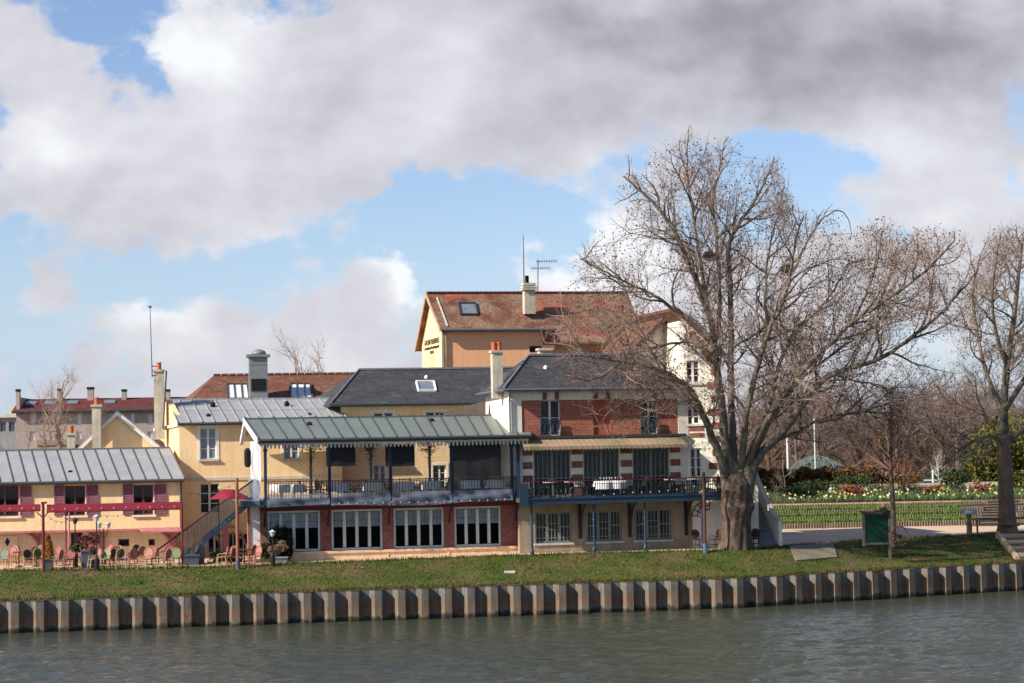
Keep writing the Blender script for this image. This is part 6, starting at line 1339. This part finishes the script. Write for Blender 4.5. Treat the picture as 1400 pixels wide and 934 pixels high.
# ---- the great plane tree
base = atz(1006, 751, 2.38); YT = base.y
crown = [(748, 395), (785, 342), (830, 300), (845, 232), (870, 196), (905, 190), (938, 164), (965, 182), (990, 180), (1030, 203), (1068, 208), (1080, 250), (1094, 284), (1150, 281), (1170, 308), (1210, 290), (1250, 308), (1290, 304), (1330, 318), (1348, 350), (1345, 420), (1330, 480), (1300, 520), (1270, 590), (1210, 625), (1150, 615), (1100, 640), (1040, 650), (990, 650), (960, 625), (900, 600), (840, 612), (800, 590), (760, 545), (730, 510), (738, 440)]
JIT = [0]
def okc(q):
    x, y = topx(q); j = JIT[0]; return abs(q.y-YT) < 8.5 and inside(crown, x+(x-1020)*j, y+(y-480)*j)
limbs = [
 ([(994, 652), (984, 622), (970, 588), (955, 552), (938, 525), (908, 508), (872, 497), (835, 492), (800, 486)], -2.6, .30),
 ([(955, 552), (925, 546), (890, 548), (855, 552), (835, 560), (818, 582)], -3.2, .10),
 ([(1000, 650), (990, 600), (986, 540), (976, 480), (972, 434), (961, 400), (941, 362), (927, 324), (910, 297), (890, 273), (869, 256), (852, 240)], -.5, .30),
 ([(972, 440), (962, 400), (958, 352), (950, 311), (944, 270), (938, 228), (941, 180)], .8, .16),
 ([(978, 470), (983, 444), (985, 400), (982, 352), (977, 304), (973, 275), (985, 228), (990, 195)], 2.2, .17),
 ([(1003, 640), (1001, 595), (1000, 511), (999, 434), (998, 379), (994, 338), (1006, 311), (1027, 283), (1048, 245), (1058, 218)], 1.5, .26),
 ([(972, 462), (950, 440), (917, 420), (900, 407), (872, 393), (842, 379), (814, 365), (792, 354)], -1.5, .15),
 ([(976, 480), (945, 466), (915, 470), (885, 478), (850, 470)], -3.5, .12),
 ([(1012, 645), (1016, 610), (1020, 566), (1033, 511), (1040, 485), (1057, 438), (1074, 410), (1081, 370), (1086, 330), (1098, 296)], -2.2, .24),
 ([(1037, 495), (1050, 448), (1046, 400), (1050, 350), (1062, 300), (1070, 262)], 2.5, .14),
 ([(1020, 640), (1030, 610), (1048, 575), (1071, 540), (1097, 507), (1118, 485), (1140, 466), (1169, 436), (1206, 415), (1242, 389), (1278, 360), (1305, 328)], -1.8, .24),
 ([(1030, 612), (1052, 560), (1064, 500), (1086, 452), (1112, 432), (1140, 400), (1160, 360)], 3.0, .17),
 ([(1086, 370), (1102, 330), (1124, 298), (1146, 285), (1160, 296), (1165, 320)], 1.2, .08),
 ([(1026, 645), (1040, 620), (1064, 598), (1097, 555), (1118, 525), (1140, 510), (1173, 500), (1206, 489), (1242, 466), (1278, 436), (1312, 402), (1338, 367)], .6, .30),
 ([(1140, 511), (1162, 520), (1206, 527), (1240, 545)], -1.5, .10),
 ([(1028, 640), (1052, 608), (1082, 593), (1125, 571), (1180, 562), (1224, 566), (1258, 580)], 2.6, .17),
 ([(1024, 640), (1045, 590), (1078, 540), (1096, 516), (1125, 495), (1160, 470), (1190, 440)], 3.6, .16),
 ([(1169, 436), (1185, 400), (1200, 360), (1206, 320)], -2.4, .10), ([(1242, 466), (1268, 440), (1275, 390), (1282, 340)], 1.5, .09),
 ([(1206, 489), (1196, 440), (1212, 390), (1232, 350)], 2.4, .10)]
T = Tree(7, okc)
P = [(.56, 2.2, 4.8, .065, 7, (28, 60), .05, 5, .30), (.38, 1.1, 2.4, .026, 5, (30, 62), .05, 4, .12), (.24, .5, 1.2, .013, 3, (30, 65), .05, 3, .1), (.175, .22, .5, .0085, 2, (25, 60), .06, 3, .15)]
for pts, dy, r0 in limbs:
    n = len(pts); w = [at(x, y, YT+dy*min(1, i/4)*(1.0 if i < n-1 else 1)+(dy*.15*max(0, i-4))) for i, (x, y) in enumerate(pts)]
    if pts[0][1] < 600: w[0] = at(pts[0][0], pts[0][1], YT+dy*.8)
    # smooth by midpoint subdivision
    for _ in range(2):
        v = [w[0]]
        for a, b in zip(w, w[1:]): v += [a.lerp(b, .25), a.lerp(b, .75)]
        w = v+[w[-1]]
    w = [p+V3((T.r.uniform(-.04, .04), T.r.uniform(-.06, .06), T.r.uniform(-.04, .04))) if i else p for i, p in enumerate(w)]
    rs_ = [r0*(1-.82*(i/(len(w)-1))**.85)*(.84+(.3 if pts[0][1] > 600 else 0)*max(0, 1-i/4)) for i in range(len(w))]
    if pts[0][1] > 600: w = [base.lerp(w[0], .72)+V3((0, 0, 0)) if False else V3((base.x+(w[0].x-base.x)*.7, base.y+(w[0].y-base.y)*.7, w[0].z-1.2))]+w; rs_ = [rs_[0]]+rs_
    T.big.tube(w, rs_, 10)
    T.kids_of(w, r0, r0*.2, 0, P)
print('tree twigs', len(T.tw.f), 'ends', len(T.ends))
T.seeds(12000, .024, .055)
t = thing('plane_tree', 'great bare plane tree with massive trunk spreading over the brick house', 'tree', base)
mb = MB(); n = 48; R0_ = [(-.3, .90), (0, .80), (.35, .73), (.9, .70), (1.5, .68), (1.9, .76), (2.1, .79), (2.35, .71), (2.9, .68), (3.2, .64), (3.5, .52), (3.75, .34), (3.85, .1)]
rows = []
for (a, b), (c, d) in zip(R0_, R0_[1:]): rows += [(a+(c-a)*q/4, b+(d-b)*q/4) for q in range(4)]
rows.append(R0_[-1])
for i, (z, r_) in enumerate(rows):
    for k in range(n):
        a = 2*pi*k/n; q = r_*(1+.07*sin(3*a+z)+.05*sin(7*a+1.7*z)+.035*sin(11*a-z*3)+(.09*max(0, .5-z)*sin(5*a))+.07*mn.noise((cos(a)*2.2, sin(a)*2.2, z*1.1))+.05*mn.noise((cos(a)*6, sin(a)*6, z*1.6+4))); mb.v.append((base.x+.02*z+q*cos(a)+(.1 if 1.8 < z < 2.5 else 0)*max(0, cos(a)), base.y+q*sin(a), base.z+z))
for i in range(len(rows)-1):
    for k in range(n): mb.f.append((i*n+k, i*n+(k+1) % n, (i+1)*n+(k+1) % n, (i+1)*n+k)); mb.m.append(0)
mb.f.append(tuple((len(rows)-1)*n+k for k in range(n))); mb.m.append(0)
mb.build('trunk', M['bark_trunk'], t, True, False); T.big.build('limbs', M['bark'], t, True, False); tag(T.tw.build('twigs', M['twig'], t, False, False), None, None, kind='stuff'); tag(T.sd.build('seed_balls', M['seed'], t, False, False), None, None, kind='stuff')
for px, py, dy, lab in ((970, 350, -.5, 'dark twig nest high in the middle of the great tree'), (1076, 368, -2.4, 'dark twig nest in the right fork of the great tree')):
    c = at(px, py, YT+dy); mb = MB()
    for i in range(260): v = V3((T.r.gauss(0, 1), T.r.gauss(0, 1), T.r.gauss(0, .6))).normalized()*.2; w = V3((T.r.gauss(0, 1), T.r.gauss(0, 1), T.r.gauss(0, .5))).normalized()*.16; mb.tube([c+v-w, c+v+w], .012, 3)
    solo(mb, 'bird_nest', M['twig_dark'], c-V3((0, 0, .2)), lab, 'nest', uv=False)
# ---- right tree
base2 = atz(1378, 729, 2.4); Y2 = base2.y
crown2 = [(1255, 520), (1270, 440), (1300, 390), (1330, 345), (1350, 306), (1400, 298), (1480, 300), (1560, 360), (1600, 480), (1560, 620), (1450, 650), (1400, 640), (1340, 640), (1290, 650), (1255, 600)]
T = Tree(17, lambda q: abs(q.y-Y2) < 7 and inside(crown2, topx(q)[0]+(topx(q)[0]-1400)*JIT[0], topx(q)[1]+(topx(q)[1]-500)*JIT[0]))
P2 = [(.5, 2.2, 4.4, .06, 6, (30, 62), .05, 5, .25), (.3, 1.0, 2.2, .024, 5, (30, 62), .04, 4, .1), (.2, .5, 1.1, .013, 3, (30, 65), .03, 3, .1), (.18, .2, .45, .008, 2, (25, 60), .03, 3, .2)]
for pts, dy, r0 in [([(1376, 640), (1375, 600), (1372, 560), (1376, 500), (1386, 440), (1392, 380), (1398, 330)], .5, .30), ([(1375, 610), (1362, 596), (1340, 598), (1315, 612), (1292, 634)], -2, .15), ([(1374, 575), (1360, 540), (1345, 500), (1335, 450), (1328, 400), (1340, 350)], 2, .17), ([(1376, 605), (1395, 590), (1430, 575), (1470, 540), (1500, 500)], -1.5, .18), ([(1374, 560), (1400, 520), (1430, 470), (1450, 400), (1460, 350)], 2, .18), ([(1376, 500), (1362, 460), (1355, 410), (1362, 350), (1368, 320)], -2, .12), ([(1375, 590), (1350, 570), (1320, 555), (1290, 545)], 2.5, .11)]:
    w = [at(x, y, Y2+dy*min(1, i/3)) for i, (x, y) in enumerate(pts)]
    for _ in range(2):
        v = [w[0]]
        for a, b in zip(w, w[1:]): v += [a.lerp(b, .25), a.lerp(b, .75)]
        w = v+[w[-1]]
    T.big.tube(w, [r0*(1-.8*(i/(len(w)-1))) for i in range(len(w))], 8); T.kids_of(w, r0, r0*.2, 0, P2)
T.seeds(4000, .02, .05); print('tree2', len(T.tw.f))
t = thing('plane_tree', 'bare tree with straight trunk at the right edge beside the picnic tables', 'tree', base2)
mb = MB(); n = 16
for i, (z, r_) in enumerate([(-.2, .75), (.1, .6), (.5, .49), (1.2, .45), (2.4, .42), (3.4, .4), (4.0, .42), (4.6, .36), (5.4, .28)]):
    for k in range(n): a = 2*pi*k/n; q = r_*(1+.05*sin(3*a+z)+.04*sin(7*a)); mb.v.append((base2.x-.02*z+q*cos(a), base2.y+q*sin(a), base2.z+z))
    if i:
        for k in range(n): mb.f.append(((i-1)*n+k, (i-1)*n+(k+1) % n, i*n+(k+1) % n, i*n+k)); mb.m.append(0)
mb.build('trunk', M['bark2'], t, True, False); T.big.build('limbs', M['bark'], t, True, False); tag(T.tw.build('twigs', M['twig'], t, False, False), None, None, kind='stuff'); tag(T.sd.build('seed_balls', M['seed'], t, False, False), None, None, kind='stuff')
# ---- slim dark tree behind the notice board
base3 = atz(1222, 748, 2.35); Y3 = base3.y
crown3 = [(1150, 560), (1180, 530), (1215, 525), (1260, 540), (1290, 580), (1300, 640), (1270, 660), (1235, 640), (1210, 640), (1160, 655), (1140, 610)]
T = Tree(27, lambda q: abs(q.y-Y3) < 3.5 and inside(crown3, *topx(q)))
w = [at(x, y, Y3) for x, y in ((1222, 748), (1221, 700), (1219, 660), (1217, 620), (1218, 580), (1216, 540))]; T.big.tube(w, [.13, .12, .11, .08, .05, .02], 8)
T.kids_of(w, .09, .03, 0, [(.14, 1.8, 3.4, .035, 6, (30, 75), .02, 4, .42), (.22, .7, 1.6, .014, 4, (30, 60), -.02, 3, .1), (.2, .3, .8, .008, 3, (30, 60), -.03, 3, .1)])
t = thing('young_tree', 'slim dark leafless tree with dense twigs behind the notice board', 'tree', base3); T.big.build('trunk', M['twig_dark'], t, uv=False); T.tw.build('crown', M['twig_dark'], t, uv=False)
# small bare sapling left of the flower bed
def lowtree(seed, h, spread, mat, label, p, tk=.12, dens=1.0, group=None, name='bare_tree', lean=0):
    T = Tree(seed); r = T.r; pts = [V3(p)]; d = V3((lean, 0, 1))
    for i in range(4): d = (d+V3((r.gauss(0, .08), r.gauss(0, .08), .2))).normalized(); pts.append(pts[-1]+d*h*.2)
    T.big.tube(pts, [tk*(1-.18*i) for i in range(5)], 7)
    for i in range(7):
        a = r.uniform(0, 6.28); k = r.uniform(.25, .95); q = pts[1+i % 4]; w = T.walk(q, V3((cos(a)*spread, sin(a)*spread, 1)), h*.5*r.uniform(.7, 1.1), 7, .14, .06); T.big.tube(w, [tk*.55*(1-.12*j) for j in range(len(w))], 5, False)
        T.kids_of(w, tk*.5, tk*.1, 0, [(h*.07/dens, h*.14, h*.28, tk*.22, 5, (25, 60), .05, 4, .1), (h*.045/dens, h*.06, h*.14, tk*.09, 4, (25, 60), .04, 3, .1), (h*.035/dens, h*.03, h*.07, tk*.05, 2, (25, 60), .04, 3, .1)])
    t = thing(name, label, 'tree', p, group); T.big.build('trunk', M[mat], t, uv=False); tag(T.tw.build('crown', M[mat], t, uv=False), None, None, kind='stuff'); return t
p = at(1075, 680, 131); lowtree(61, 2.4, 1.2, 'twig', 'small spreading bare sapling in front of the brown hedge', V3((p.x, p.y, p.z-.2)), .05)
p = at(82, 612, 150); lowtree(62, 9.6, .8, 'twig', 'bare forked tree in front of the red roofed apartment row', V3((p.x, p.y, 2)), .26, 1.3)
p = at(30, 612, 160); lowtree(66, 6.4, .8, 'twig', 'lower bare tree in front of the left end of the apartment row', V3((p.x, p.y, 2)), .14, .9)
p = at(432, 530, 165); lowtree(63, 11.2, .5, 'twig', 'bare tree top showing left above the brown tiled roof', V3((p.x, p.y, 2)), .28, 1.1)
p = at(470, 530, 168); lowtree(64, 10.8, .8, 'twig', 'wide bare tree top showing right above the brown tiled roof', V3((p.x, p.y, 2)), .28, 1.1)
p = at(1284, 664, 139.5); lowtree(65, 2.0, .5, 'stone', 'pale barked sapling near the parked cars', V3((p.x, p.y, p.z-.3)), .07, .7)
# ---- background trees: several shapes, each copied
fars = []
for k, (mt, lab) in enumerate((('twig_far', 'hazy brown bare tree in the far row behind the flower terrace'), ('twig_rust', 'rust tinted bare tree in the far row behind the flower terrace'), ('twig_far', 'tall grey brown bare tree in the far row behind the flower terrace'), ('twig_rust', 'low bushy russet tree in the far row behind the flower terrace'))):
    fars.append(lowtree(70+k, (7.6, 6.4, 8.6, 5)[k], (.8, 1.1, .6, 1.3)[k], mt, lab, V3((0, 0, 0)), .2, 1.55, 'far row of bare trees'))
rb = random.Random(91); usedf = set()
for i in range(76):
    k = i % 4; px = 1015+(i*0.6180339*450) % 450; Y = 165+rb.random()**1.2*130; 
    if i < 26: Y = 158+rb.random()*30
    p = at(px, 640, Y); o = fars[k] if k not in usedf else copy_tree(fars[k]); usedf.add(k)
    o.location = (p.x, p.y, 2.2); s = rb.uniform(.85, 1.25)*(1 if k != 2 else .85)*(1.0+.25*(Y-158)/130); o.scale = (s*rb.uniform(1.0, 1.3), s*1.2, s); o.rotation_euler = (0, 0, rb.uniform(0, 6.28))
# distant wood that reads as one mass
mb = MB()
for i in range(56000):
    px = rb.uniform(560, 1500); Y = rb.uniform(300, 345); h = rb.random()**.8; b = at(px, 600, Y); ht = 10+2.5*sin(px*.03)+1.5*sin(px*.09+1)+1.0*sin(px*.21)
    c = V3((b.x, Y, 2+h*ht)); v = V3((rb.gauss(0, .5), 0, rb.gauss(.5, 1))).normalized()*rb.uniform(.3, 1.0); w = V3((.05, 0, 0)); mb.add([c-w, c+w, c+v], [(0, 1, 2)])
tag(mb.build('distant_wood', M['twig_far'], uv=False), 'hazy brown woodland mass on the horizon at the right', 'wood', kind='stuff')
# wood also behind the houses on the left so nothing ends in empty ground
# ================================================================== LIGHT
sd_ = bpy.data.lights.new('sun', 'SUN'); sun = bpy.data.objects.new('sun', sd_); col.objects.link(sun)
sd_.energy = 5.0; sd_.angle = R(.6); sd_.color = (1, .945, .86)
sv = V3((-sin(SUN_AZ)*cos(SUN_EL), -cos(SUN_AZ)*cos(SUN_EL), sin(SUN_EL)))   # towards the sun
sun.rotation_euler = sv.to_track_quat('Z', 'Y').to_euler()
wd_ = bpy.data.worlds.new('World'); sc.world = wd_; wd_.use_nodes = True; nt = wd_.node_tree; nt.nodes.clear()
out = nd(nt, 'ShaderNodeOutputWorld'); bg = nd(nt, 'ShaderNodeBackground'); sky = nd(nt, 'ShaderNodeTexSky'); sky.sky_type = 'NISHITA'; sky.sun_disc = False
sky.sun_elevation = SUN_EL; sky.sun_rotation = math.atan2(sv.x, sv.y); sky.air_density = 1.0; sky.dust_density = .6; sky.ozone_density = 3.0; sky.altitude = 50
bg.inputs[1].default_value = SKY_K = .1
nt.links.new(mixc(nt, sky.outputs[0], (1.0, .965, 1.06, 1), 1.0, 'MULTIPLY'), bg.inputs[0])
tc = nd(nt, 'ShaderNodeTexCoord'); sp = nd(nt, 'ShaderNodeSeparateXYZ'); nt.links.new(tc.outputs['Generated'], sp.inputs[0])
def mth(op, a, b=None, c=None, clamp=False):
    n = nd(nt, 'ShaderNodeMath', operation=op); n.use_clamp = clamp
    for i, v in enumerate((a, b, c)):
        if v is None: continue
        if hasattr(v, 'links'): nt.links.new(v, n.inputs[i])
        else: n.inputs[i].default_value = v
    return n.outputs[0]
# sky position in units of 100 outline pixels around the picture's own direction: x right, y down from the top
ay = mth('MAXIMUM', mth('ABSOLUTE', sp.outputs['Y']), .12)
sx = mth('MULTIPLY_ADD', mth('DIVIDE', sp.outputs['X'], ay), 28.0, 7.0); sy0 = mth('MULTIPLY_ADD', mth('DIVIDE', sp.outputs['Z'], ay), -28.0, 6.0)
sy = mth('MULTIPLY_ADD', mth('SUBTRACT', sx, 7.0), -.018, sy0)
cb = nd(nt, 'ShaderNodeCombineXYZ'); nt.links.new(sx, cb.inputs[0]); nt.links.new(mth('MULTIPLY', sy, 1.35), cb.inputs[1])
def wn(vec, scale, det, rough, off=(0, 0, 0)):
    m = nt.nodes.new('ShaderNodeMapping'); m.inputs['Location'].default_value = off; nt.links.new(vec, m.inputs['Vector']); return noise(nt, m.outputs[0], scale, det, rough)
warp = wn(cb.outputs[0], .55, 4, .55, (3.1, 7.7, 0)); warp2 = wn(cb.outputs[0], .55, 4, .55, (13.1, 2.7, 5))
wx = mth('MULTIPLY_ADD', mth('SUBTRACT', warp, .5), 2.2, sx); wy = mth('MULTIPLY_ADD', mth('SUBTRACT', warp2, .5), 1.8, sy)
def blob(x, y, rx, ry, w, pw=1):
    dx = mth('DIVIDE', mth('SUBTRACT', wx, x), rx); dy = mth('DIVIDE', mth('SUBTRACT', wy, y), ry)
    r2 = mth('ADD', mth('MULTIPLY', dx, dx), mth('MULTIPLY', dy, dy)); return mth('MULTIPLY', mth('EXPONENT', mth('MULTIPLY', r2, -1.0)), w)
def total(L):
    t = None
    for b in L: v = blob(*b); t = v if t is None else mth('ADD', t, v)
    return t
cov = total([(12.8, 1.9, 1.2, .5, .3), (1.0, 1.9, 1.7, 1.2, .9), (3.0, 2.4, 2.2, .95, 1.0), (5.6, 1.3, 2.6, 1.3, 1.1), (9.5, .5, 4.2, 1.5, 1.2), (12.5, .6, 2.6, 1.1, 1.0), (2.9, .55, .8, .7, .9), (.4, .5, 1.3, .7, .62),
             (4.0, 4.75, 2.6, .9, .9), (8.3, 3.6, .95, .95, 1.0), (12.4, 2.5, 1.5, .8, .9), (.6, 3.85, .6, .5, .8), (10.4, 4.5, 2.6, 1.3, .75), (1.0, 5.4, 3, .5, .35), (5.4, 3.75, .45, .35, .7), (13.6, 3.4, 1.5, .8, .8),
             (2.15, .95, .45, .8, -.75), (0.0, 1.5, .4, .5, -.5), (6.5, 3.05, 2.6, .55, -.8), (11.2, 1.95, 1.0, .55, -.95), (1.9, 3.6, 1.2, .5, -.5), (1.3, .15, .5, .3, -.4), (0, 3.3, .5, .3, -.3), (6.7, 3.7, 1.0, .5, -.4), (11.3, 2.6, .7, .5, -.5)])
far = mth('GREATER_THAN', mth('ABSOLUTE', mth('SUBTRACT', sx, 7)), 12)
fb = wn(cb.outputs[0], .9, 9, .58, (1.3, 2.2, 0)); fbig = wn(cb.outputs[0], .12, 4, .5, (4, 4, 2))
fld = mth('ADD', mth('MULTIPLY_ADD', mth('SUBTRACT', fb, .5), 2.2, cov), mth('MULTIPLY', mth('SUBTRACT', fbig, .5), .3))
above = mth('ADD', mth('MULTIPLY', mth('LESS_THAN', sy, -1.0), .1), mth('MULTIPLY', mth('LESS_THAN', sp.outputs['Y'], 0.0), -.4)); fld = mth('ADD', fld, above)
dens = nd(nt, 'ShaderNodeMapRange'); dens.interpolation_type = 'SMOOTHSTEP'; nt.links.new(fld, dens.inputs[0]); dens.inputs[1].default_value = .2; dens.inputs[2].default_value = .66
# how bright the cloud stands: sunlit heads against grey bases
bri = total([(2.9, .5, .8, .65, .42), (5.45, 3.75, .45, .35, .5), (8.3, 3.5, .9, .9, .42), (3.3, 1.9, 2.4, .6, .12), (12.4, 2.4, 1.4, .7, .12), (.6, 1.8, .6, .4, .22), (2.3, 4.3, .6, .3, .3), (6.0, 1.0, .8, .8, .12), (6.15, 3.8, .4, .2, .35), (4.6, 4.9, 3, .7, .04), (10.5, 4.2, 2.5, 1, .1),
             (12.2, .6, 3.6, .95, -.30), (9.0, .2, 2.5, .6, -.16), (4.6, 1.8, 1.6, .4, -.1), (8.0, 1.8, 1.6, .5, -.10), (4.0, .6, .8, .3, -.04), (5.0, 2.6, 2.5, .35, -.07)])
fs_ = wn(cb.outputs[0], .6, 9, .55, (8.3, 1.2, 3)); b1 = mth('ADD', mth('MULTIPLY_ADD', mth('SUBTRACT', fs_, .5), .42, .63), bri)
fa1 = wn(cb.outputs[0], .62, 5, .48, (1.3, 2.2, 0)); fa2 = wn(cb.outputs[0], .62, 5, .48, (1.3-.2, 2.2-.26, 0)); b1 = mth('ADD', b1, mth('MULTIPLY', mth('SUBTRACT', fa1, fa2), .5)); edge = mth('MULTIPLY', mth('SUBTRACT', 1.0, dens.outputs[0]), .06); b1 = mth('ADD', b1, edge)
cc = ramp(nt, b1, [(0, lin((112, 110, 116))), (.28, lin((158, 156, 164))), (.5, lin((194, 193, 202))), (.75, lin((222, 222, 228))), (1.0, lin((246, 248, 252)))])
bgc = nd(nt, 'ShaderNodeBackground'); nt.links.new(cc, bgc.inputs[0]); bgc.inputs[1].default_value = CLOUD_K = .74
# pale haze low on the horizon belongs to the air of the sky itself
hz = nd(nt, 'ShaderNodeMapRange'); nt.links.new(sy, hz.inputs[0]); hz.inputs[1].default_value = 3.0; hz.inputs[2].default_value = 6.2; hz.inputs[3].default_value = 0; hz.inputs[4].default_value = .6
bgh = nd(nt, 'ShaderNodeBackground'); bgh.inputs[0].default_value = lin((172, 203, 244)); bgh.inputs[1].default_value = .76
m1_ = nd(nt, 'ShaderNodeMixShader'); nt.links.new(hz.outputs[0], m1_.inputs[0]); nt.links.new(bg.outputs[0], m1_.inputs[1]); nt.links.new(bgh.outputs[0], m1_.inputs[2])
m2_ = nd(nt, 'ShaderNodeMixShader'); nt.links.new(mth('MULTIPLY', dens.outputs[0], .96), m2_.inputs[0]); nt.links.new(m1_.outputs[0], m2_.inputs[1]); nt.links.new(bgc.outputs[0], m2_.inputs[2])
nt.links.new(m2_.outputs[0], out.inputs[0])
wd_.cycles.sampling_method = 'MANUAL'; wd_.cycles.sample_map_resolution = 512
sc.view_settings.view_transform = 'Standard'; sc.view_settings.look = 'None'; sc.view_settings.gamma = 1; sc.view_settings.exposure = .52
sc.render.engine = 'CYCLES'; sc.cycles.max_bounces = 5; sc.cycles.transparent_max_bounces = 9; sc.cycles.use_adaptive_sampling = True; sc.cycles.adaptive_threshold = .02; sc.cycles.use_denoising = True
